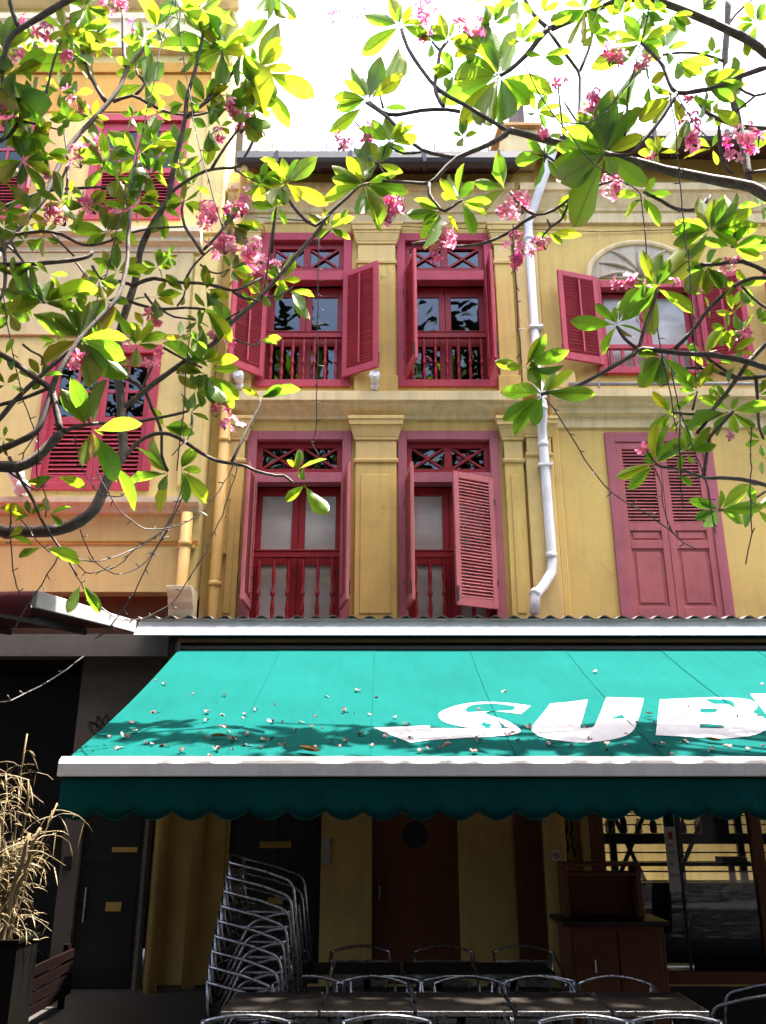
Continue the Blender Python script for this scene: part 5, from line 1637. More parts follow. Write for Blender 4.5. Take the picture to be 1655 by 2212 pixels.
'l,-303,638,899,-296,642,882,46,82,35,34',
'l,-305,709,874,-324,709,875,2,80,60,36',
'r,339,677,927,322,673,920,-41,8,91,43',
'l,-260,692,640,-276,694,635,0,89,45,42',
'r,288,706,553,276,714,544,12,86,49,34',
'l,-254,618,404,-244,618,394,1,100,4,36',
'l,-150,717,746,-133,717,739,38,9,92,35',
'l,-287,706,662,-303,699,662,-17,34,92,42',
'l,-307,706,605,-323,704,610,11,83,55,36',
'r,276,679,985,264,676,970,-34,94,6,44',
'l,-197,686,926,-208,685,910,-38,90,22,36',
'r,229,699,988,240,696,972,81,-4,59,42',
'l,-204,689,872,-215,687,857,-74,46,49,39',
'r,325,707,619,308,703,621,-11,66,74,42',
'l,-183,692,877,-201,685,878,-36,91,19,38',
'r,213,680,846,222,674,861,-29,83,48,42',
'l,-167,699,850,-177,696,835,-30,-87,38,43',
'r,177,721,770,186,724,754,74,48,48,37',
'l,-330,643,789,-317,639,800,-38,64,67,39',
'r,52,696,961,50,697,942,-5,100,3,39',
'r,212,680,847,201,679,862,41,84,36,37',
'r,288,706,555,288,707,571,53,85,-3,38',
'r,112,703,1026,122,695,1042,-37,71,60,35',
'r,292,673,867,274,670,871,-6,87,49,38',
'r,178,721,772,196,725,767,16,29,94,43',
'r,260,705,530,254,708,516,17,97,17,35',
'l,-304,709,874,-297,702,889,-12,88,47,37',
'l,-304,638,901,-289,633,908,-35,22,91,38',
'l,-289,634,629,-273,633,628,6,62,79,35',
'l,-264,715,879,-257,712,862,-43,85,-31,36',
'r,393,684,976,375,681,980,18,23,96,38',
'l,-175,707,532,-163,708,543,-69,0,72,40',
'r,321,666,845,308,666,857,57,47,68,38',
'r,270,674,882,281,672,867,62,69,37,39',
'l,-266,634,612,-251,632,616,-24,-28,93,44',
'l,-288,647,723,-302,652,730,45,81,37,39',
'l,-316,645,769,-325,638,781,3,82,57,38',
'l,-290,634,629,-301,631,640,26,84,48,35',
'l,-214,697,649,-206,694,663,-49,75,44,42',
'l,-339,637,681,-336,639,665,-13,99,9,37',
'l,-263,694,583,-265,695,599,-62,77,-13,38',
'r,353,704,627,367,703,637,-21,93,32,36',
'r,170,691,999,188,684,1003,20,79,59,41',
'r,69,696,965,50,696,969,21,58,79,38',
'r,349,734,857,334,734,868,58,29,76,39',
'l,-220,709,691,-217,704,707,-25,90,35,43',
'l,-359,685,848,-372,688,860,58,71,39,38',
'l,-261,614,429,-274,618,430,32,84,44,41',
'r,257,694,656,244,690,665,34,59,74,39',
'l,-350,696,834,-364,699,846,62,-8,78,42',
'r,378,727,945,361,727,953,39,50,77,42',
'r,307,708,564,294,714,573,50,86,12,39',
'l,-310,635,911,-301,637,925,-55,78,30,35',
'r,82,704,844,80,704,862,13,99,3,34',
'r,166,687,933,148,687,937,16,58,80,35',
'l,-382,678,948,-385,683,930,-20,93,31,44',
'l,-276,617,521,-280,616,507,-49,87,8,42',
'l,-349,696,834,-343,694,817,15,99,-6,38',
'r,211,680,838,223,682,825,47,73,50,38',
'l,-312,720,983,-325,717,969,-59,71,39,38',
'l,-308,617,541,-302,614,554,-48,78,40,36',
'r,308,699,677,294,694,685,37,35,86,39',
'l,-171,708,554,-156,713,556,-27,47,84,38',
'l,-264,694,582,-278,689,587,-11,82,56,39',
'l,-338,636,671,-350,638,680,56,51,66,35',
'l,-208,711,817,-210,710,799,-5,100,-4,37',
'l,-140,724,675,-130,717,687,-5,85,52,37',
'l,-219,709,689,-212,708,674,80,46,38,38',
'r,270,701,491,256,696,495,-4,68,73,42',
'l,-221,709,690,-235,713,699,34,93,16,36',
'r,287,707,969,273,705,982,60,34,73,40',
'l,-301,647,807,-308,647,791,-62,75,25,39',
'l,-285,706,662,-287,708,645,-63,75,20,35',
'l,-302,613,511,-312,608,503,-63,69,35,38',
'l,-326,710,905,-328,711,923,-76,64,-11,42',
'r,350,734,857,360,728,871,-25,84,49,40',
'l,-168,699,658,-166,693,673,-46,79,40,43',
'l,-200,705,764,-215,701,771,34,33,88,42',
'r,260,701,469,270,699,458,46,83,32,43',
'l,-319,630,625,-319,633,610,-38,91,17,43',
'l,-323,683,706,-333,686,693,-18,91,38,43',
'l,-199,705,762,-188,707,749,61,50,61,38',
'l,-338,637,680,-328,637,668,3,100,4,41',
'l,-301,647,809,-286,651,815,-43,40,81,37',
'r,239,699,478,234,701,492,13,99,-8,43',
'l,-302,613,512,-311,609,522,-19,95,26,39',
'l,-321,683,705,-307,684,698,26,74,62,38',
'r,269,726,787,271,729,770,-5,99,16,38',
'l,-293,635,939,-289,640,924,-31,91,26,36',
'l,-144,699,679,-130,704,672,3,75,66,43',
'l,-361,676,942,-357,673,925,1,99,-17,40',
'l,-315,624,584,-325,621,594,-28,96,1,43',
'l,-70,716,467,-71,716,482,-63,78,-3,35',
'l,-233,691,820,-217,685,819,13,21,97,41',
'l,-323,683,707,-327,679,722,-7,97,21,42',
'l,-188,699,654,-184,696,669,-31,93,22,38',
'r,214,684,611,212,681,626,16,97,18,40',
'l,-238,630,562,-250,634,567,37,-8,93,41',
'r,354,704,628,360,705,642,-7,100,-1,40',
'l,-300,647,816,-306,650,831,62,78,11,36',
'l,-121,728,671,-135,727,662,-34,84,42,43',
'l,-244,701,758,-236,708,745,32,74,59,41',
'l,-309,617,541,-321,612,546,27,20,94,36',
'r,348,713,553,364,710,555,2,58,81,41',
'l,-227,709,622,-228,711,607,-15,98,13,37',
'l,-234,691,819,-232,691,803,18,98,7,44',
'l,-219,709,689,-204,704,687,30,57,76,40',
'r,289,725,841,284,725,824,-11,99,-1,40',
'r,18,698,990,17,693,1007,-39,89,23,41',
'r,355,678,870,368,685,862,13,63,76,42',
'r,354,678,870,339,685,872,22,21,95,38',
'l,-350,641,809,-357,640,795,-37,92,13,35',
'l,-269,616,402,-258,618,408,-49,35,80,36',
'l,-172,708,556,-170,707,571,-9,99,6,38',
'l,-207,695,823,-221,697,816,-33,42,85,42',
'l,-302,647,809,-317,649,813,30,55,78,40',
'l,-239,631,568,-243,629,555,-94,22,26,40',
'l,-174,645,572,-172,644,558,20,98,-7,35',
'l,-332,641,836,-339,639,822,-80,50,34,43',
'r,167,721,738,181,727,730,5,70,72,41',
'l,-208,711,817,-203,707,802,42,90,-10,36',
'r,268,706,525,259,712,536,62,-42,67,36',
'l,-305,709,874,-288,714,876,-23,42,88,40',
'l,-301,647,808,-294,648,822,-76,52,39,43',
'l,-244,701,758,-257,697,767,-10,94,32,38',
'r,335,680,988,320,680,980,-23,81,54,42',
'l,-188,699,656,-188,699,671,-67,75,3,36',
'l,-269,616,402,-273,617,414,-23,97,-13,41',
'r,341,709,506,327,711,501,4,99,17,44',
'r,342,709,507,357,711,505,11,42,90,43',
'l,-343,709,643,-331,707,634,43,79,43,39',
'r,345,718,492,347,721,506,51,82,-28,40',
'r,270,701,490,274,698,477,-15,95,-27,39',
'l,-203,689,871,-218,684,865,-50,38,78,40',
'l,-342,708,909,-354,701,919,66,7,74,41',
'r,334,707,637,319,712,640,38,86,34,43',
'l,-249,678,944,-263,685,938,3,69,72,39',
'l,-268,723,952,-277,723,937,-63,68,37,37',
'l,-338,637,681,-330,633,692,-40,74,54,39',
'l,-331,641,836,-317,644,840,-33,65,69,40',
'r,260,705,532,258,706,546,61,79,5,40',
'r,363,728,916,379,724,920,0,64,77,41',
'l,-221,663,835,-237,663,836,8,40,91,37',
'l,-264,715,881,-277,720,890,58,60,55,37',
'r,310,708,546,300,706,534,-42,89,19,43',
'r,215,685,995,204,692,985,-14,72,68,42',
'r,269,706,524,282,702,519,44,77,47,37',
'r,334,707,638,345,700,646,-59,6,81,38',
'l,-174,645,572,-161,640,572,36,93,12,40',
'l,-262,694,582,-249,698,585,-33,55,77,42',
'l,-101,732,690,-99,737,675,-10,93,35,38',
'r,146,692,958,130,688,954,-31,63,71,40',
'l,-251,696,589,-247,701,576,-34,89,29,36',
'l,-237,630,560,-224,634,563,-35,85,40,42',
'l,-220,709,689,-232,706,680,-56,63,54,41',
'l,-146,698,681,-153,697,694,31,91,28,36',
'l,-239,631,569,-242,633,582,37,92,-9,38',
'r,351,734,854,357,741,840,43,74,51,35',
'l,-360,685,848,-353,684,834,-21,96,-20,34',
'r,355,729,899,364,736,886,59,48,65,40',
'r,308,708,563,302,713,551,-49,70,51,44',
'r,252,680,983,261,675,996,4,94,35,38',
'r,68,704,900,53,698,899,-25,33,91,36',
'l,-339,639,699,-349,634,691,-59,75,30,39',
'r,308,708,563,312,707,549,50,87,5,40',
'r,83,704,843,96,707,852,-54,60,59,39',
'r,300,707,592,313,707,597,-31,-33,89,41',
'l,-54,734,755,-41,737,745,30,72,63,43',
'l,-326,710,904,-341,711,897,-25,73,63,37',
'l,-174,645,572,-187,646,575,21,68,70,38',
'l,-286,706,662,-295,709,651,31,95,3,42',
'l,-338,636,671,-344,638,683,39,92,2,40',
'l,-53,734,755,-44,727,767,-11,81,57,42',
'r,229,699,988,232,697,1004,24,97,4,34',
'l,-338,679,697,-350,681,706,60,12,79,42',
'l,-338,679,698,-338,679,713,-14,99,-2,36',
'l,-345,712,955,-338,717,941,16,90,39,39',
'r,394,684,977,409,677,977,18,41,90,38',
'r,211,680,839,215,675,853,28,92,28,41',
'l,-338,639,699,-335,643,686,0,96,29,43',
'l,-303,638,899,-289,644,898,1,19,98,38',
'l,-340,715,967,-354,711,974,-1,89,46,36',
'l,-110,722,770,-112,725,754,-11,97,19,35',
'r,288,706,554,274,710,557,31,63,71,38',
'r,384,731,928,396,728,939,-46,57,68,40',
'r,300,707,578,311,702,571,56,49,67,35',
'r,289,725,842,294,719,856,23,90,37,37',
'r,277,679,985,292,682,983,7,28,96,36',
'l,-220,663,833,-206,664,828,20,64,74,43',
'l,-226,709,624,-214,707,631,-31,66,69,37',
'r,252,680,983,266,676,988,-13,52,85,35',
'l,-269,616,402,-278,612,397,-58,59,56,41',
'l,-160,648,572,-166,652,583,24,96,-16,36',
'l,-304,709,872,-292,715,864,7,76,65,38',
'l,-296,610,463,-308,611,463,9,57,82,35',
'r,276,679,986,266,679,998,59,66,47,37',
'l,-166,699,851,-174,696,864,69,47,55,40',
'l,-263,715,880,-269,716,866,-91,-7,42,36',
'l,-384,678,947,-391,676,934,-87,2,49,43',
'l,-307,706,605,-317,701,597,-67,32,67,34',
'l,-300,647,815,-311,651,824,66,36,66,35',
'r,327,707,619,337,707,609,67,35,65,39',
'l,-338,637,681,-345,635,692,81,-41,42,44',
'l,-299,647,815,-303,648,801,-28,95,12,44',
'l,-234,700,579,-247,701,580,11,76,64,36',
'l,-267,634,611,-277,638,605,-37,31,87,43',
'l,-248,641,630,-246,636,642,-60,71,37,39',
'l,-160,648,572,-163,647,560,-64,76,7,35',
'l,-350,696,835,-347,696,849,-97,14,17,42',
'l,-375,708,959,-388,707,967,50,-5,87,42',
'l,-238,630,561,-242,626,572,7,92,37,36',
'l,-305,638,900,-318,635,895,-35,80,48,42',
'r,341,709,507,333,714,516,13,94,-33,35',
'l,-168,704,583,-182,703,586,14,71,69,43',
'l,-199,705,763,-212,703,756,-47,41,78,41',
'l,-266,634,611,-257,639,605,-10,87,47,41',
'l,-382,678,948,-369,673,953,-7,59,81,39',
'l,-247,678,945,-235,676,953,-52,25,82,37',
'r,310,708,546,307,712,558,39,90,-19,35',
'l,-302,647,807,-308,651,795,-44,74,51,43',
'r,251,680,983,237,681,987,25,70,67,36',
'r,201,714,870,215,711,877,-9,81,59,41',
'l,-306,706,605,-300,709,593,15,91,39,42',
'l,-168,699,658,-160,695,668,-30,78,54,35',
'l,-160,648,572,-151,647,563,55,69,47,38',
'l,-359,685,848,-363,681,835,-91,39,16,37',
'l,-234,691,821,-247,689,827,39,25,89,34',
'l,-208,711,818,-218,714,829,58,76,28,37',
'l,-174,700,623,-184,699,614,-13,99,6,42',
'l,-263,715,881,-269,714,894,19,97,17,41',
'l,-147,699,679,-155,696,669,-53,82,24,36',
'r,355,729,899,370,728,899,-2,9,100,41',
'l,-345,712,957,-332,717,950,48,-19,86,35',
'l,-211,710,703,-224,710,706,26,34,90,38',
'r,374,680,947,384,685,937,50,51,70,39',
'l,-338,679,698,-349,678,690,-39,73,57,40',
'l,-121,728,673,-126,723,685,3,91,41,35',
'l,-249,641,630,-259,638,636,25,65,71,41',
'l,-250,696,589,-238,700,591,-19,13,97,39',
'l,-252,696,589,-263,699,594,18,96,-20,35',
'r,341,704,663,332,709,672,69,67,27,42',
'r,167,721,738,153,724,736,5,64,77,43',
'r,247,676,854,236,672,862,44,45,78,38',
'l,-300,647,815,-309,643,805,-75,26,61,40',
'r,383,731,928,368,729,927,-11,42,90,42',
'r,239,699,478,229,701,483,22,98,0,36',
'l,-338,637,680,-327,642,684,-45,82,34,43',
'l,-338,636,670,-339,637,658,-51,84,18,44',
'l,-375,708,959,-385,710,948,-46,70,55,43',
'l,-145,698,679,-139,700,667,-20,98,2,41',
'l,-109,722,770,-121,718,776,29,31,91,35',
'l,-239,631,569,-228,630,572,-5,83,56,36',
'l,-209,711,818,-206,712,832,-48,88,1,43',
'r,349,677,888,337,684,884,-12,25,96,38',
'l,-230,620,475,-220,620,471,29,61,74,35',
'l,-189,699,653,-190,701,640,-22,96,15,35',
'l,-166,699,851,-156,697,841,49,80,35,40',
'l,-345,709,643,-357,709,638,-33,54,77,36',
'r,354,729,900,350,728,913,87,34,35,36',
'l,-287,647,725,-286,643,737,-33,89,32,38',
'l,-220,663,835,-213,657,845,-40,66,64,42',
'r,344,718,490,332,718,487,-25,31,92,41',
'l,-362,676,943,-372,678,952,-27,88,-40,36',
'l,-233,700,579,-222,698,575,29,73,61,37',
'l,-166,699,852,-156,702,861,-69,46,55,36',
'l,-174,700,623,-169,701,611,-19,98,1,35',
'l,-344,709,643,-333,708,650,-48,29,82,38',
'l,-208,711,817,-195,708,817,15,41,90,43',
'l,-208,711,817,-220,708,811,-53,20,83,35',
'l,-267,634,611,-266,633,623,-32,94,14,36',
'l,-276,617,522,-273,616,532,-37,91,18,36',
'l,-334,714,952,-346,708,953,-8,23,97,35',
'l,-160,648,572,-158,651,583,-65,75,-11,35',
'l,-263,715,881,-253,719,890,-65,58,49,37',
'r,269,706,524,261,709,516,0,96,28,39',
'l,-286,647,724,-288,651,713,-72,63,30,39',
'l,-338,636,671,-327,639,674,-37,23,90,40',
'l,-239,631,567,-233,631,558,16,98,9,34',
'l,-235,691,821,-245,688,814,-44,80,41,36',
'l,-211,710,702,-206,705,712,32,91,27,38',
'r,340,677,925,344,680,913,23,91,35,39',
'r,287,679,994,275,675,996,-1,51,86,42',
'l,-295,610,463,-287,614,462,-33,77,54,36',
'l,-384,678,947,-395,673,943,-37,24,90,36',
'r,248,676,853,260,678,853,-8,35,93,41',
'l,-307,706,604,-297,711,608,-47,88,8,41',
'r,289,679,993,299,680,984,54,57,62,35',
'r,345,718,492,356,713,491,39,86,34,35',
'r,355,729,899,345,728,908,40,73,55,38',
'l,-344,699,751,-342,700,763,-91,41,7,40',
'l,-194,668,774,-205,670,778,36,65,67,39',
'l,-300,647,816,-296,649,827,-84,49,24,44',
'r,402,743,860,389,745,857,-12,52,85,36',
'l,-295,610,464,-293,607,472,-29,87,39,42',
'l,-233,691,822,-226,687,831,-43,63,64,42',
'l,-361,676,940,-350,679,936,16,54,83,39',
'l,-174,700,623,-184,699,629,16,91,38,36',
'l,-345,699,748,-341,699,737,-69,69,-21,37',
'r,161,713,884,150,710,878,-13,97,-20,43',
'l,-340,708,906,-328,711,907,-21,75,63,37',
'l,-240,631,568,-248,630,574,48,50,72,38',
'l,-78,717,481,-78,716,492,-22,97,11,37',
'l,-78,717,481,-86,714,489,-1,95,30,40',
'r,287,679,992,283,682,980,-9,96,26,44',
'l,-210,710,701,-202,712,693,-11,98,14,39',
'l,-77,717,480,-72,720,471,-8,95,30,38',
'r,228,699,987,217,704,984,22,79,57,35',
'l,-361,676,941,-354,677,951,-79,8,61,42',
'l,-359,685,848,-356,683,860,-79,56,25,42',
'l,-383,678,948,-372,683,943,-12,83,55,39',
'l,-233,700,580,-242,697,586,57,5,82,42',
'l,-268,634,613,-277,632,617,-7,96,27,42',
'l,-345,699,749,-356,696,748,-17,42,89,39',
'l,-299,647,816,-288,649,813,8,63,77,43',
'l,-173,700,623,-164,703,618,37,42,83,34',
'l,-350,641,811,-344,639,819,-60,56,58,36',
'l,-173,700,624,-172,696,634,8,94,32,39',
'l,-234,700,579,-228,700,588,-41,89,21,36',
'l,-287,647,723,-276,647,723,5,47,88,35',
'l,-240,631,569,-249,633,567,6,82,57,38',
'l,-261,614,428,-266,611,422,-73,53,44,39',
'l,-211,710,702,-200,708,701,16,85,50,39',
'r,300,707,591,306,708,583,17,95,26,36',
'l,-350,696,833,-354,693,823,-57,82,8,42',
'r,82,704,843,72,701,847,10,62,78,39',
'l,-344,709,644,-353,705,641,-26,-7,96,35',
'l,-374,708,961,-363,712,963,-33,58,74,41',
'r,310,708,545,318,706,550,-13,85,51,37',
'l,-360,685,848,-351,688,854,-57,15,81,35',
'l,-362,676,940,-368,678,932,-27,91,32,44',
'l,-344,699,750,-334,701,749,-3,58,82,37',
'l,-338,636,670,-345,635,663,-64,49,59,40',
'l,-333,714,952,-323,717,955,-25,20,95,43',
'l,-193,668,773,-183,669,772,6,77,64,37',
'l,-350,696,834,-340,697,830,26,52,81,35',
'l,-350,641,811,-359,637,811,-18,44,88,35',
'l,-344,699,749,-350,702,742,-35,72,60,34',
'r,339,677,925,348,675,928,-7,70,71,44',
'l,-337,679,698,-328,681,699,-23,96,13,43',
'l,-174,700,623,-169,698,630,-48,64,61,39',
'l,-344,699,749,-349,695,756,63,38,68,34',
'l,-212,710,702,-219,708,708,11,87,47,35',
'l,-337,636,670,-330,639,669,-48,67,-56,35',
'r,149,697,1026,149,695,1051,42,90,6,41',
]
BLOSSOMS = [["l",[-3.497,6.309,9.196],0.053,3],["l",[-3.292,6.344,9.136],0.105,7],["l",[-3.459,7.187,10.121],0.103,9],["l",[-3.079,7.26,10.527],0.105,10],["l",[-2.567,6.788,9.601],0.08,6],["l",[-3.538,6.361,8.802],0.067,6],["l",[-3.074,6.417,8.863],0.068,5],["l",[-3.271,7.101,8.93],0.122,13],["l",[-3.122,7.116,8.861],0.081,8],["l",[-3.61,6.416,8.214],0.081,9],["l",[-3.117,7.016,8.15],0.109,14],["l",[-2.992,7.072,8.407],0.119,14],["l",[-2.903,7.073,8.318],0.071,8],["l",[-3.045,6.481,7.496],0.072,6],["l",[-2.922,6.963,7.549],0.121,13],["l",[-3.004,6.45,7.039],0.084,9],["l",[-2.954,6.445,6.935],0.077,9],["l",[-2.64,6.988,7.395],0.083,9],["l",[-1.573,6.993,8.802],0.12,14],["l",[-1.412,7.049,8.615],0.12,13],["l",[-1.737,7.056,7.486],0.107,13],["l",[-1.477,7.163,7.73],0.148,20],["l",[-1.556,7.024,7.134],0.12,16],["l",[-1.292,7.002,7.029],0.105,12],["l",[-1.683,7.012,8.46],0.071,6],["l",[-2.949,7.277,10.57],0.079,7],["r",[-0.507,7.079,10.153],0.102,6],["r",[-0.269,7.04,10.165],0.076,4],["r",[0.418,6.97,10.093],0.159,20],["r",[0.497,6.979,9.828],0.099,10],["r",[0.855,6.968,9.914],0.1,12],["r",[1.001,6.977,9.793],0.099,10],["r",[-0.401,7.021,8.33],0.094,8],["r",[-0.133,6.995,8.444],0.11,10],["r",[0.098,6.855,7.452],0.12,20],["r",[0.045,6.842,7.316],0.089,12],["r",[0.595,6.763,6.991],0.138,24],["r",[0.519,6.748,6.86],0.086,10],["r",[1.217,7.082,7.58],0.092,12],["l",[-1.327,7.066,8.63],0.096,7],["r",[2.399,6.792,9.289],0.128,16],["r",[2.663,6.768,9.119],0.079,7],["r",[2.15,6.807,8.734],0.086,14],["r",[2.094,6.817,8.586],0.101,16],["r",[1.786,6.861,8.991],0.095,6],["r",[3.099,6.783,8.357],0.115,15],["r",[3.049,6.796,8.158],0.084,10],["r",[3.488,6.821,8.277],0.092,9],["r",[3.663,6.847,8.243],0.123,18],["r",[3.446,6.845,8.012],0.076,8],["r",[2.368,7.244,7.993],0.136,20],["r",[1.382,7.246,7.744],0.119,18],["r",[1.371,7.238,7.268],0.124,17],["r",[1.586,7.226,7.259],0.108,13],["r",[2.768,7.263,8.346],0.065,5],["r",[3.055,6.765,8.692],0.086,7],["r",[1.642,6.904,8.345],0.055,4],["r",[3.232,7.37,7.651],0.056,4],["l",[-2.518,6.252,5.374],0.07,10],["l",[-2.466,6.276,5.46],0.07,7],["l",[-2.394,6.284,5.421],0.051,4],["l",[-2.11,7.002,6.289],0.094,11],["l",[-2.102,7.039,5.844],0.079,6],["l",[-1.609,7.217,6.228],0.082,9],["l",[-1.553,7.134,5.369],0.057,4],["l",[-1.457,7.166,5.455],0.071,6],["l",[-1.454,7.135,5.26],0.071,6],["l",[-1.34,7.149,5.204],0.049,3],["l",[-2.37,6.989,6.026],0.05,3],["l",[-1.618,7.186,7.292],0.123,18],["l",[-1.329,7.259,7.153],0.162,26],["l",[-1.615,7.215,6.21],0.074,7],["l",[-1.733,7.132,7.555],0.108,15],["l",[-1.499,7.236,6.189],0.052,4],["l",[-1.1,7.311,7.081],0.046,3],["r",[1.344,7.139,7.039],0.091,9],["r",[2.296,6.911,6.642],0.095,11],["r",[2.224,6.892,6.552],0.065,5],["r",[3.376,7.02,6.874],0.089,9],["r",[3.405,7.115,6.165],0.066,4],["r",[2.325,7.036,4.967],0.062,4],["r",[3.117,7.077,5.098],0.049,3],["r",[2.432,6.925,6.499],0.051,3],["r",[2.777,7.008,6.683],0.052,3],["r",[2.365,6.899,6.19],0.036,2]]
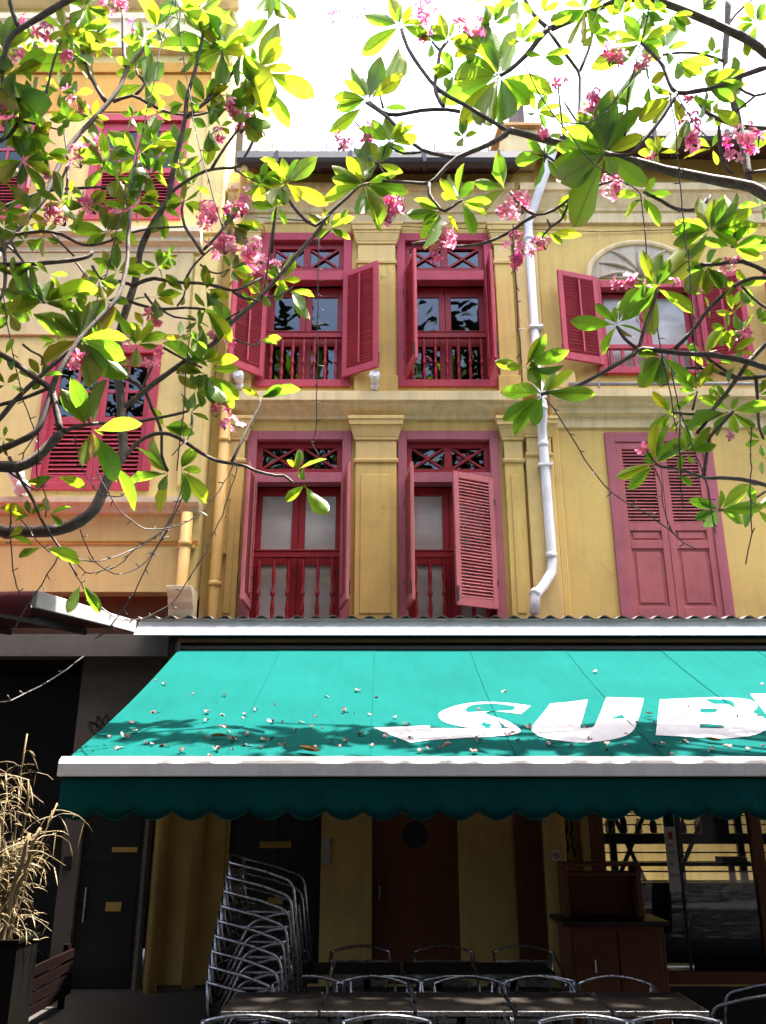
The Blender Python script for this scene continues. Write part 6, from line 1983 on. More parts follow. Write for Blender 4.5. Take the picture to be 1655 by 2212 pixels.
LIGHT_WIRES = [
('long black wire of fairy lights hanging down through the left tree past the upper window','-209.4,640,958.8 -210.9,640.6,949 -213.5,641.2,935.7 -214.4,641.9,920.5 -217.6,642.5,903 -219.4,643.1,879.2 -220.5,643.8,855.9 -222.7,644.4,835.8 -225.4,645,819.3 -226,645.6,805.7 -227.1,646.2,794.4 -228.3,646.9,785.8 -229.7,647.5,777.8 -230.8,648.1,768.5 -231.8,648.8,757.3 -233.4,649.4,743.1 -235.7,650,728.4 -237.1,650.6,716.3 -238.9,651.2,704.1 -242.3,651.9,690.2 -243.6,652.5,677.8 -245,653.1,668 -245,653.8,659 -246.5,654.4,651.5 -247.7,655,643.7 -251,655.6,635 -253,656.2,625.4 -254.9,656.9,611.9 -257.3,657.5,597.8 -262,658.1,583.5 -267.2,658.8,570.3 -270.2,659.4,557.9 -273.1,660,548.7'),
('black fairy light wire dangling beside the bright edge of the left house','-203.7,630,946.8 -204.4,632.8,938.5 -201.7,635.6,924.6 -199,638.3,910.1 -197.2,641.1,895.8 -194.6,643.9,882.7 -193,646.7,869.9 -188.9,649.4,854.5 -185.3,652.2,837.4 -183.7,655,821.3 -179.7,657.8,805.5 -175,660.6,787 -170,663.3,769.9 -166.2,666.1,758.3 -163.6,668.9,747.7 -160.6,671.7,737.1 -157.4,674.4,727.1 -154.3,677.2,717.4 -151.1,680,710.5'),
('wavy fairy light string hanging in front of the upper shutters beside the centre pilaster','-61.1,690,712.5 -61.6,690,700.8 -61.2,690,686 -61.3,690,673.5 -61.4,690,660.3 -61,690,645.9 -60.4,690,631.9 -60.6,690,617.3 -60.7,690,603.8 -59.4,690,592.3 -59.3,690,581.1 -59.1,690,570.9 -60.1,690,561.2 -59.1,690,552.6 -59.6,690,543.9 -59.5,690,533.7 -58.9,690,523.8 -58.8,690,514.5 -59.2,690,506 -60.4,690,500.4 -62.8,690,495.9 -61.4,690,491.6 -59.5,690,488.3 -57.1,690,485.1 -55.9,690,482.6'),
('fairy light wire sagging lowest across the yellow wall by the left downpipes','-258.3,660,386.9 -257.4,663,386.5 -253.3,666,384.3 -247.6,669,378.2 -241.1,672,372 -237.7,675,372.1 -235.7,678,374.2 -232,681,375.9 -227.3,684,378.1 -222.3,687,381.2 -217,690,386.2 -214.1,693,393 -209.6,696,399.9 -204.2,699,405.3 -198.7,702,410.3 -194.8,705,414.9 -192.3,708,418.9 -190.7,711,421.7 -189.7,714,425.4 -187.6,717,432.4 -185.6,720,439.1'),
('fairy light wire sagging in a shallow curve above the left grey rail','-244.8,660,380.2 -241.4,663.7,380 -235,667.5,379.7 -228.9,671.2,381.9 -222.7,675,385.2 -216.8,678.8,388.9 -211.9,682.5,393 -206.9,686.2,396.5 -201.6,690,400.9 -196.6,693.8,405.8 -192.6,697.5,411.9 -189.4,701.2,417.6 -187.2,705,425.4 -184,708.8,436.2 -182,712.5,448.1 -180,716.2,460 -180.2,720,469.7'),
('fairy light wire looping down and up beside the yellow downpipes','-241.7,650,401.7 -240.5,654,396.5 -237.7,658,389.8 -235.4,662,384.4 -232.3,666,379.2 -225.6,670,374.4 -218.3,674,371.4 -212.8,678,372.4 -207.2,682,376 -202.2,686,380.5 -197.9,690,386.4 -195.5,694,393.5 -193.3,698,400.6 -191.6,702,407.5 -189.9,706,414.6 -188.2,710,421.2 -186,714,429.8 -183.8,718,441.1 -180.4,722,454.2 -178.9,726,471.3 -178,730,485.5'),
('straight fairy light wire running down from the downpipes to the dark porch','-171.3,650,401.4 -177.1,655.8,395.8 -184.5,661.7,385.8 -191.5,667.5,373.8 -198.1,673.3,362.1 -202.1,679.2,356.2 -207.7,685,351.9 -213.4,690.8,346.1 -219.4,696.7,340.7 -225.3,702.5,335.6 -231.3,708.3,331.5 -237.2,714.2,328.7 -243.4,720,327.5'),
('longest fairy light wire swooping under the grey rail and up to the red window','-243.9,660,366.1 -239.8,661.2,360.5 -235.8,662.5,353.2 -229.4,663.7,347.2 -223.7,665,342.2 -219.6,666.2,339.1 -215.8,667.5,336.7 -211.5,668.8,334.4 -206.3,670,332.7 -199.4,671.2,332.8 -191.7,672.5,334 -185.7,673.8,337.1 -180.1,675,340.8 -175.4,676.2,343.9 -171.1,677.5,347.6 -167.4,678.8,352.4 -164.3,680,358.7 -161.2,681.2,366.2 -157.4,682.5,373.6 -154.9,683.8,378.9 -151.9,685,385.1 -147.8,686.2,393.1 -145.6,687.5,401.9 -144.7,688.8,407.5 -142.4,690,413.4 -140.3,691.2,420.5 -137.1,692.5,428 -136.1,693.8,436.9 -134,695,445.5 -132.4,696.2,454.8 -129.7,697.5,464.2 -128.5,698.8,472.6 -129.2,700,479.8'),
('fairy light wire swagged from the pale limb to the left pilaster','-231.4,640,449.5 -228.2,642.3,442.8 -222.6,644.5,433.9 -217.3,646.8,425.3 -212.1,649.1,418.1 -207.4,651.4,413.8 -202.8,653.6,410.8 -197.8,655.9,407 -192.5,658.2,404.8 -186.1,660.5,405 -178.8,662.7,406.3 -172.3,665,408.5 -166.4,667.3,411.4 -160.2,669.5,415.2 -155.6,671.8,419.8 -151,674.1,424.7 -148.2,676.4,430.4 -143.8,678.6,437.9 -139,680.9,445.9 -136.5,683.2,454.2 -132.7,685.5,461.9 -130.1,687.7,472 -128.7,690,479.5'),
('short tangled fairy light wire under the thick pale limb','-284.2,620,408.2 -283.5,627.5,405.7 -280.2,635,401.6 -277.5,642.5,397.4 -275.5,650,392.9 -271.6,657.5,388.8 -269.1,665,386.7 -267.3,672.5,390.6 -266.3,680,395.2'),
('fairy light wire dropping to the maroon canopy at the left edge','-285.6,620,408.1 -286,623,402.1 -286.8,626,393.7 -285.9,629,383.8 -284.9,632,374.7 -284.9,635,368.6 -285.1,638,364 -283.8,641,358.3 -283.3,644,353.5 -282.2,647,350.1 -282.7,650,348.5'),
('fairy light wire tied past the maroon canopy fold','-243.1,620,378.2 -245.5,623,372.2 -249.1,626,365.8 -253,629,362.2 -256.2,632,359.8 -258.5,635,356.8 -261.5,638,353 -266.1,641,348.1 -271.4,644,341.2 -278.8,647,328.6 -283.5,650,318'),
('dim fairy light wire crossing the dark porch','-272.7,620,262.8 -271.8,625,263.4 -269.5,630,264.9 -267.2,635,267.7 -264.8,640,270.8 -261.5,645,274.2 -256.1,650,278.5 -249.5,655,285 -242.8,660,291.7 -238.1,665,298.4 -234.4,670,303.7'),
('fairy light wire hanging in front of the lower left window at the picture edge','-319.4,620,600.1 -317.1,621.9,588.1 -313.8,623.8,573.1 -309.9,625.6,559.8 -306.9,627.5,547.3 -303.9,629.4,536.3 -300.6,631.2,526.2 -297.8,633.1,516.1 -295.6,635,507.4 -291.9,636.9,499.9 -289.7,638.8,493.6 -286.4,640.6,486 -285.8,642.5,478.9 -289.9,644.4,472.7 -294,646.2,466.8 -295.2,648.1,458.5 -296,650,451.8'),
('pale fairy light wire running straight down along the left downpipe','-171,660,597.9 -170.2,662.9,591.5 -171.4,665.7,581.2 -172.6,668.6,572.3 -173.4,671.4,563 -174.2,674.3,553.3 -174.7,677.1,543.6 -174.6,680,533.1 -175.6,682.9,523.7 -175.9,685.7,516.7 -177.6,688.6,511.3 -178.4,691.4,505.9 -179.6,694.3,498.8 -180.6,697.1,484.2 -181.5,700,472'),
('black fairy light wire hanging off the cut stub of the thick limb','-264.2,600,463.3 -264.9,603.8,456.2 -264.7,607.5,447.4 -266.9,611.2,441.4 -267.6,615,435.2 -264,618.8,427.5 -261.3,622.5,420.2 -261.1,626.2,411.3 -262.3,630,404.9'),
('black fairy light wire looped across the louvres of the lower left window','-255.9,650,483.5 -254.5,652.5,476.6 -252.5,655,467.5 -249.6,657.5,459.5 -246.2,660,451.8 -240.9,662.5,445.1 -236.1,665,440.1 -232.9,667.5,437.8 -229.3,670,437.7 -224.1,672.5,437.7 -219.4,675,439.3 -215.3,677.5,445.8 -211.7,680,452.4'),
('short fairy light wire by the lowest left twigs','-155,630,496.2 -153.7,630,487.5 -154.2,630,476.9 -157.2,630,470.9 -161.6,630,466.2 -165.3,630,461 -168.3,630,456.9'),
('fairy light wire running diagonally from the white pipe to the closed louvred door','125.9,600,493.4 132.2,601.2,484.7 138.7,602.5,473.1 143.8,603.8,464.4 148.3,605,456.5 151.5,606.2,450.7 154.6,607.5,444.4 161.2,608.8,434.7 168,610,425 174.1,611.2,418.7 181.4,612.5,413.6 188.9,613.8,409.1 196.8,615,405.5 202.5,616.2,401.8 208.4,617.5,397.8 217.6,618.8,390.9 224.1,620,385'),
('fairy light wire hanging just left of the white drainpipe','116.6,640,685.8 115.9,642,673.1 116.2,644,656.3 116.6,646,641.3 117.5,648,626.5 117.9,650,612 118,652,598.1 117.6,654,586.2 119.5,656,575.4 119.5,658,564.4 120.5,660,556.2'),
('thin black fairy light wire hanging over the right louvred shutter','237,560,600.7 236.2,561,591.7 236.2,562,579.7 235.4,563,567.9 235.7,564,556.6 235,565,544.8 234.5,566,533.1 234.4,567,523.1 234.6,568,513.3 233.8,569,502 232.5,570,493.5'),
('twisted fairy light wire hanging before the right window balusters','212.5,580,543.4 214.3,584,536.4 216.6,588,527.3 218.1,592,521.1 220.7,596,514.1 223.4,600,504.6 225.8,604,495.2 227.3,608,488.2 228.7,612,482 231.2,616,476.2 232.4,620,472.5'),
('fairy light wire trailing down past the closed louvred door','227.4,600,520.2 227.9,601.9,510.2 229.9,603.8,497.9 230.9,605.6,490.4 232.8,607.5,483.6 235.7,609.4,476.2 238.6,611.2,468.4 240.4,613.1,460.8 242.6,615,454 245.2,616.9,448.8 247.8,618.8,442.5 249.8,620.6,434.6 252.9,622.5,426 253.7,624.4,417.8 254.3,626.2,409.4 255.6,628.1,399.8 257,630,391.7'),
('straight black fairy light wire over the closed louvred door','233.7,610,487.4 233.3,612.5,476.5 231.8,615,463 231.9,617.5,454.2 232.3,620,445.5 232.7,622.5,436.7 232.2,625,428.2 233.2,627.5,419.2 234.5,630,412.1'),
('pale fairy light wire at the far right of the yellow wall','283.3,600,468.3 282.1,600.8,460.4 280.6,601.7,450.9 279.8,602.5,442.9 280,603.3,435.1 278.6,604.2,429.2 277.9,605,423.1 276.9,605.8,416.8 277.2,606.7,409 275.7,607.5,397.7 275.1,608.3,385 270.7,609.2,371.8 267.8,610,361.5'),
('fairy light wire hanging from the leaf tuft in front of the left door leaf','215,630,447 218.1,631.2,440 220.5,632.5,430.9 219.9,633.8,424.3 220.5,635,416.7 222.7,636.2,405.1 226.6,637.5,394.4 234.8,638.8,386.8 244.2,640,382.3'),
('fairy light wire slanting through the big leaf rosette at upper right','113.2,530,755.4 117.1,531.4,745.8 120.9,532.7,734.3 125.4,534.1,725.3 130.6,535.5,716.7 135.4,536.8,709.3 140.4,538.2,702.5 145.3,539.5,695.9 150.3,540.9,689.5 155.1,542.3,681.5 161,543.6,673.8 165.9,545,668.9 172.7,546.4,664.1 180.2,547.7,660.3 186.7,549.1,656 194.3,550.5,653.1 199.4,551.8,650 202.3,553.2,646.9 202.9,554.5,641.8 203.2,555.9,630.2 203.8,557.3,617.7 203.9,558.6,605.3 203.8,560,596.6'),
('fairy light wire looping from the top right branch over the sky','214.8,520,801.4 213.4,520,794.4 210.7,520,784.6 208.1,520,774.2 203.4,520,762 200,520,748.3 195.9,520,735.2 192.1,520,725 186.2,520,716.8 180.3,520,708.6 173.8,520,701.7 169.1,520,694.9 163.4,520,689.7 158.2,520,686.7 152.9,520,685 145.1,520,685.2 138.3,520,686.3'),
('straight fairy light wire dropping from the right fork past the roof gutter','226.6,530,725.4 226.9,530.8,718.1 227.4,531.7,708.3 228.5,532.5,697.8 228.5,533.3,685.7 227.3,534.2,671.5 227.4,535,657.2 227.1,535.8,643 227.1,536.7,629.9 226.7,537.5,619.4 227,538.3,608.8 226.4,539.2,594.3 227.2,540,582.4'),
('short fairy light wire under the right fork','236.5,540,734 242.2,546.7,730.7 249.4,553.3,726.4 254.6,560,724.4 260.5,566.7,724.5 268,573.3,726 273.8,580,728.8'),
]
LETTERS = {"S":[[[-0.072,0.7651],[0.054,0.7542],[0.126,0.748],[0.184,0.7431],[0.257,0.7369],[0.39,0.7257],[0.375,0.7651],[0.455,0.7624],[0.5,0.7608],[0.537,0.7596],[0.586,0.7581],[0.676,0.7554],[0.644,0.743],[0.623,0.7357],[0.605,0.7295],[0.585,0.7229],[0.563,0.7159],[0.544,0.7088],[0.528,0.7014],[0.515,0.6939],[0.505,0.6861],[0.496,0.6776],[0.489,0.6684],[0.484,0.6584],[0.48,0.6477],[0.479,0.6378],[0.48,0.629],[0.484,0.621],[0.49,0.6141],[0.499,0.6073],[0.51,0.6006],[0.523,0.5941],[0.538,0.5877],[0.557,0.5809],[0.579,0.5737],[0.603,0.5661],[0.631,0.5581],[0.662,0.5512],[0.696,0.5453],[0.734,0.5404],[0.775,0.5367],[0.822,0.5342],[0.875,0.5329],[0.934,0.5328],[0.999,0.5339],[1.062,0.5365],[1.122,0.5404],[1.194,0.5474],[1.318,0.5624],[1.187,0.6395],[1.112,0.6303],[1.071,0.626],[1.04,0.6236],[1.011,0.6221],[0.982,0.6214],[0.957,0.6216],[0.936,0.6226],[0.914,0.6252],[0.882,0.6314],[0.884,0.6451],[0.894,0.6537],[0.911,0.6617],[0.937,0.6707],[0.97,0.6805],[1.0,0.6908],[1.026,0.7014],[1.047,0.7125],[1.066,0.7238],[1.08,0.7351],[1.092,0.7462],[1.1,0.7572],[1.105,0.7681],[1.106,0.7783],[1.103,0.7878],[1.096,0.7966],[1.084,0.8047],[1.069,0.812],[1.049,0.8183],[1.024,0.8237],[0.996,0.8283],[0.964,0.8322],[0.931,0.8356],[0.894,0.8384],[0.855,0.8407],[0.807,0.8424],[0.75,0.8437],[0.684,0.8445],[0.608,0.8447],[0.543,0.8453],[0.488,0.8461],[0.443,0.8472],[0.409,0.8486],[0.374,0.8511],[0.339,0.8545],[0.294,0.8604],[0.213,0.8726]]],"U":[[[1.506,0.543],[1.858,0.5221],[1.717,0.6519],[1.658,0.7064],[1.628,0.7348],[1.612,0.7528],[1.605,0.7651],[1.644,0.7678],[1.665,0.7673],[1.683,0.7646],[1.7,0.7599],[1.718,0.7532],[1.748,0.7349],[1.792,0.7043],[1.867,0.646],[2.042,0.5069],[2.377,0.513],[2.186,0.6649],[2.1,0.7306],[2.048,0.7682],[2.007,0.7948],[1.977,0.8111],[1.946,0.825],[1.912,0.8366],[1.877,0.846],[1.84,0.8532],[1.798,0.8595],[1.751,0.865],[1.699,0.8697],[1.642,0.8735],[1.589,0.8754],[1.539,0.8754],[1.492,0.8735],[1.449,0.8697],[1.406,0.865],[1.365,0.8595],[1.324,0.8532],[1.285,0.846],[1.253,0.837],[1.229,0.8263],[1.212,0.8137],[1.203,0.7992],[1.198,0.7861],[1.198,0.7745],[1.202,0.7645],[1.211,0.756],[1.234,0.7382],[1.271,0.7105],[1.341,0.6601]]],"B":[[[2.514,0.5221],[2.725,0.5119],[2.843,0.5069],[2.937,0.5038],[3.031,0.5015],[3.124,0.5],[3.2,0.4998],[3.258,0.501],[3.299,0.5035],[3.322,0.5073],[3.339,0.5128],[3.349,0.52],[3.354,0.5289],[3.352,0.5393],[3.347,0.5495],[3.339,0.5594],[3.329,0.569],[3.315,0.5784],[3.298,0.5881],[3.277,0.598],[3.246,0.6108],[3.186,0.6341],[3.208,0.6629],[3.214,0.6794],[3.21,0.6934],[3.2,0.708],[3.184,0.7232],[3.163,0.7388],[3.137,0.7548],[3.106,0.7711],[3.071,0.7878],[3.034,0.8018],[2.995,0.8134],[2.953,0.8226],[2.908,0.8294],[2.862,0.8352],[2.814,0.84],[2.764,0.8438],[2.712,0.8465],[2.642,0.8479],[2.554,0.8479],[2.416,0.8458],[2.133,0.8396]],[[2.779,0.6008],[2.92,0.6036],[2.914,0.6146],[2.907,0.6207],[2.899,0.6255],[2.888,0.6303],[2.874,0.6351],[2.855,0.6387],[2.833,0.6411],[2.798,0.6423],[2.727,0.6423]],[[2.616,0.7307],[2.711,0.7349],[2.754,0.7379],[2.776,0.741],[2.788,0.7457],[2.791,0.7554],[2.764,0.7636],[2.74,0.7675],[2.712,0.7699],[2.663,0.772],[2.561,0.7747]]],"W":[[[3.433,0.4537],[3.832,0.4409],[3.534,0.6769],[4.132,0.4409],[4.444,0.4344],[4.087,0.6769],[4.742,0.4278],[5.147,0.4147],[3.972,0.8485],[3.69,0.8529],[3.907,0.6796],[3.41,0.8573],[3.138,0.8573]]]}
FALLEN = [[-2.228,0.3291],[-2.113,0.3712],[-1.767,0.4571],[-1.461,0.4895],[-1.494,0.5569],[-1.975,0.6255],[-1.507,0.6502],[-1.369,0.6695],[-1.466,0.7285],[-1.802,0.7465],[-1.294,0.7686],[-1.171,0.6695],[-1.179,0.6948],[-1.104,0.6338],[-0.957,0.5692],[-0.521,0.4819],[-0.242,0.4377],[-0.063,0.4932],[-0.326,0.6288],[-0.249,0.6453],[-0.115,0.6566],[0.099,0.6711],[-0.571,0.6631],[-0.917,0.721],[-0.844,0.7103],[-0.682,0.7164],[-0.589,0.7613],[-0.488,0.77],[-0.71,0.7944],[-1.463,0.8127],[-1.229,0.8085],[-1.066,0.8293],[-1.356,0.8536],[-1.159,0.8695],[-1.14,0.8563],[-0.88,0.8563],[-0.926,0.8656],[-0.783,0.8629],[0.187,0.7316],[0.423,0.7729],[0.019,0.8265],[-0.175,0.832],[0.087,0.8656],[-0.288,0.8852],[-0.405,0.889],[-0.317,0.9145],[-0.081,0.912],[-0.508,0.917],[-0.734,0.9145],[-0.776,0.8993],[-1.034,0.9044],[-0.914,0.9232],[-1.13,0.9307],[-1.234,0.9429],[-1.258,0.9752],[-1.644,0.9182],[-1.738,0.9107],[-0.929,0.9962],[-1.477,0.9598],[-1.802,0.889],[0.044,0.9858],[0.274,0.9478],[0.33,0.9145],[0.418,0.9232],[0.456,0.9145],[-2.094,0.7133],[-1.978,0.7987],[-1.983,0.8402],[0.21,0.8429],[0.854,0.5973],[1.147,0.428],[2.15,0.2539],[3.701,0.3545],[1.188,0.7664],[1.012,0.8064],[1.048,0.7966],[0.981,0.8369],[1.042,0.8651],[0.722,0.8834],[0.496,0.9001],[0.493,0.8834],[0.67,0.9655],[1.254,0.7994],[1.265,0.9001],[1.417,0.9027],[1.513,0.8341],[1.554,0.8204],[1.718,0.8064],[1.597,0.8611],[1.644,0.9438],[1.715,0.8912],[1.829,0.9153],[1.906,0.8273],[2.083,0.7487],[2.226,0.7337],[2.064,0.9128],[2.108,0.9128],[2.111,0.9738],[2.098,0.9914],[2.261,0.8937],[2.313,0.8808],[2.686,0.5887],[2.409,0.9499],[2.454,0.9377],[2.743,0.7634],[2.611,0.9065],[2.719,0.9377],[2.628,0.9914],[2.74,0.9914],[3.16,0.6717],[3.198,0.6685],[2.995,0.6844],[2.874,0.9065],[1.643,0.7664],[1.578,0.7062],[-2.088,0.7159],[-1.972,0.8016],[-2.151,0.8294],[-2.019,0.8403],[-1.979,0.624],[-1.97,0.9283]]
DRY = [[-1.27, 0.8589], [-0.536, 0.9693], [2.528, 0.8808], [2.261, 0.6701]]
# ------------------------------------------------------------------ ground
g = MB()
n_ = 30
g.poly([(-200, -200, 0), (200, -200, 0), (200, 200, 0), (-200, 200, 0)])
go = g.build('ground', M['ground'])
go['kind'] = 'structure'
# raised five-foot way in front of the shops, laid with square tiles
fw = MB().box(-9, 9, 8.6, 10.45, -.3, .1).build('walkway', M['ground'], bevel=.01)
fw['kind'] = 'structure'

# ------------------------------------------------------------------ builders for house parts
def wall_cells(x0, x1, z0, z1, y0, y1, holes):
    xs = sorted({x0, x1, *[h[0] for h in holes], *[h[1] for h in holes]})
    zs = sorted({z0, z1, *[h[2] for h in holes], *[h[3] for h in holes]})
    v = {}; m = MB()
    def inside(a, b):
        return any(h[0] - 1e-6 <= a and b[0] <= h[1] + 1e-6 and h[2] - 1e-6 <= b[1] and b[2] <= h[3] + 1e-6 for h in holes)
    nx, nz = len(xs) - 1, len(zs) - 1
    solid = [[not any(h[0] - 1e-6 <= xs[i] and xs[i + 1] <= h[1] + 1e-6 and h[2] - 1e-6 <= zs[k] and zs[k + 1] <= h[3] + 1e-6 for h in holes)
              for k in range(nz)] for i in range(nx)]
    def vid(i, k, s):
        key = (i, k, s)
        if key not in v:
            v[key] = len(m.v); m.v.append((xs[i], y0 if s == 0 else y1, zs[k]))
        return v[key]
    for i in range(nx):
        for k in range(nz):
            if not solid[i][k]: continue
            m.f.append((vid(i, k, 0), vid(i + 1, k, 0), vid(i + 1, k + 1, 0), vid(i, k + 1, 0)))
            m.f.append((vid(i, k, 1), vid(i, k + 1, 1), vid(i + 1, k + 1, 1), vid(i + 1, k, 1)))
            for di, dk, a, b in ((-1, 0, (i, k + 1), (i, k)), (1, 0, (i + 1, k), (i + 1, k + 1)), (0, -1, (i, k), (i + 1, k)), (0, 1, (i + 1, k + 1), (i, k + 1))):
                ii, kk = i + di, k + dk
                if not (0 <= ii < nx and 0 <= kk < nz and solid[ii][kk]):
                    m.f.append((vid(*a, 0), vid(*a, 1), vid(*b, 1), vid(*b, 0)))
    return m

def louvre_set(parent, mat, x0, x1, y, z0, z1, n, tilt=47, depth=.058, th=.010, local=False):
    """n separate slats between x0..x1, stacked from z0 to z1"""
    w_ = x1 - x0
    m = MB().box(-w_ / 2, w_ / 2, -depth / 2, depth / 2, -th / 2, th / 2)
    me = m.mesh('slat')
    me.materials.append(mat)
    st = (z1 - z0) / n
    for i in range(n):
        place('slat', me, None, parent, ((x0 + x1) / 2, y, z0 + st * (i + .5)), (rad(tilt + rnd.uniform(-5, 5)), rnd.uniform(-.004, .004), 0), local=local)

def shutter(house, hx, hy, z0, z1, w_, sgn, deg, mat, n, label=None, rod=True, slatmat=None):
    h = z1 - z0
    m = MB()
    st = .075
    a, b = (0, w_) if sgn > 0 else (-w_, 0)
    t = .02
    m.box(a, a + st, -t, t, 0, h)
    m.box(b - st, b, -t, t, 0, h)
    m.box(a + st, b - st, -t, t, 0, .11)
    m.box(a + st, b - st, -t, t, h - .085, h)
    me = m.mesh('shutter')
    o = place('shutter', me, mat, house, (hx, hy, z0), (0, 0, -sgn * rad(deg)))
    bv = o.modifiers.new('bevel', 'BEVEL'); bv.width = .004; bv.segments = 1
    if label: o['label'] = label
    louvre_set(o, slatmat or mat, a + st, b - st, 0, .115, h - .09, n, local=True)
    if rod:
        r = MB().box((a + b) / 2 - .012, (a + b) / 2 + .012, .030, .045, .14, h - .12).mesh('tilt_rod')
        place('tilt_rod', r, mat, o, (0, 0, 0), local=True)
    hg = MB().box(-.012 if sgn > 0 else -.004, .004 if sgn > 0 else .012, -.03, -.0205, .3, .38).box(-.012 if sgn > 0 else -.004, .004 if sgn > 0 else .012, -.03, -.0205, h - .38, h - .3)
    place('hinge', hg.mesh('hinge'), M['blackmetal'], o, (0, 0, 0), local=True)
    bt = MB().box((b if sgn > 0 else a) - .03 * (sgn > 0) , (b if sgn > 0 else a) + .03 * (sgn < 0), -.032, -.0205, .06, .24)
    place('bolt', bt.mesh('bolt'), M['blackmetal'], o, (0, 0, 0), local=True)
    return o

BAL = [(.020, 0), (.020, .03), (.030, .05), (.018, .08), (.026, .13), (.030, .20), (.020, .30), (.016, .38), (.030, .42), (.032, .45), (.018, .49), (.017, .58), (.026, .68), (.028, .75), (.018, .84), (.027, .90), (.020, .94), (.020, 1.0)]
def balusters(win, mat, xs, y, z0, z1):
    h = z1 - z0
    m = MB().tube([(0, 0, z * h - h / 2) for r, z in BAL], [r for r, z in BAL], 8)
    me = m.mesh('baluster', True); me.materials.append(mat)
    for x in xs:
        place('baluster', me, None, win, (x, y, (z0 + z1) / 2), (0, 0, rnd.uniform(0, 1)))

def leaf_frame(m, x0, x1, y0, y1, z0, z1, s, mids=()):
    m.box(x0, x0 + s, y0, y1, z0, z1).box(x1 - s, x1, y0, y1, z0, z1)
    m.box(x0 + s, x1 - s, y0, y1, z1 - s, z1).box(x0 + s, x1 - s, y0, y1, z0, z0 + s)
    for a, b in mids: m.box(x0 + s, x1 - s, y0, y1, a, b)

def french_window(house, x0, x1, z0, z1, Y, omat, imat, tz, cross, door_top, rail, bot, nb, gmat, curtain, tmat=None):
    tmat = tmat or M['glassdark']
    fwid = .12
    m = MB()
    m.box(x0, x0 + fwid, Y - .035, Y + .12, z0, z1).box(x1 - fwid, x1, Y - .035, Y + .12, z0, z1)
    m.box(x0 + fwid, x1 - fwid, Y - .033, Y + .12, z1 - .13, z1)
    m.box(x0 + fwid, x1 - fwid, Y - .030, Y + .14, cross[0], cross[1])
    if bot: m.box(x0 + fwid, x1 - fwid, Y - .032, Y + .14, z0, bot)
    win = m.build('window', omat, house, bevel=.006)
    a, b = x0 + fwid, x1 - fwid
    c = (a + b) / 2
    # transom: frame, mullion, two crossed lattices over two panes
    t = MB()
    tb, tt = cross[1], z1 - .13
    t.box(a, b, Y + .05, Y + .10, tt - (tt - tz[1]), tt) if tt > tz[1] else None
    t.box(a, b, Y + .05, Y + .10, tb, tz[0])
    t.box(a, a + .07, Y + .05, Y + .10, tz[0], tz[1]).box(b - .07, b, Y + .05, Y + .10, tz[0], tz[1])
    t.box(c - .05, c + .05, Y + .048, Y + .10, tz[0], tz[1])
    t.build('transom', imat, win, bevel=.004)
    for p, q in ((a + .07, c - .05), (c + .05, b - .07)):
        MB().bar((p, Y + .062, tz[0]), (q, Y + .062, tz[1]), .030, .02).build('lattice_bar', imat, win)
        MB().bar((p, Y + .076, tz[1]), (q, Y + .076, tz[0]), .030, .02).build('lattice_bar', imat, win)
        MB().box(p, q, Y + .09, Y + .094, tz[0], tz[1]).build('pane', tmat, win)
    # two glazed door leaves
    yb = Y + .17
    for p, q in ((a, c - .002), (c + .002, b)):
        d = MB()
        leaf_frame(d, p, q, yb, yb + .045, z0 + .02, cross[0] + .0, .085, [(rail[0] - .06, rail[1] + .02), (door_top, cross[0] - .085)])
        d.build('sash', imat, win, bevel=.004)
        MB().box(p + .085, q - .085, yb + .018, yb + .023, rail[1] + .02, door_top).build('pane', gmat, win)
        MB().box(p + .085, q - .085, yb + .018, yb + .023, z0 + .105, rail[0] - .06).build('pane', gmat, win)
    # soffit-side reveal strips
    MB().box(a, a + .012, Y + .12, Y + .24, z0, cross[0]).box(b - .012, b, Y + .12, Y + .24, z0, cross[0]).build('reveal', imat, win)
    MB().box(a, b, Y + .01, Y + .075, rail[0], rail[1]).box(a, b, Y + .0, Y + .085, rail[1] + .001, rail[1] + .022).build('handrail', imat, win, bevel=.006)
    xs = [a + (b - a) * (i + .55) / (nb + .1) for i in range(nb)]
    balusters(win, imat, xs, Y + .042, bot or z0, rail[0])
    if curtain:
        cu = MB()
        k = 34
        for i in range(k):
            u0, u1 = a + (b - a) * i / k, a + (b - a) * (i + 1) / k
            f = lambda u: yb + .06 + .014 * math.sin(u * 38) + .010 * math.sin(u * 91)
            cu.poly([(u0, f(u0), z0), (u1, f(u1), z0), (u1, f(u1), door_top + .05), (u0, f(u0), door_top + .05)])
        cu.build('curtain', M['curtain'], win)
    return win

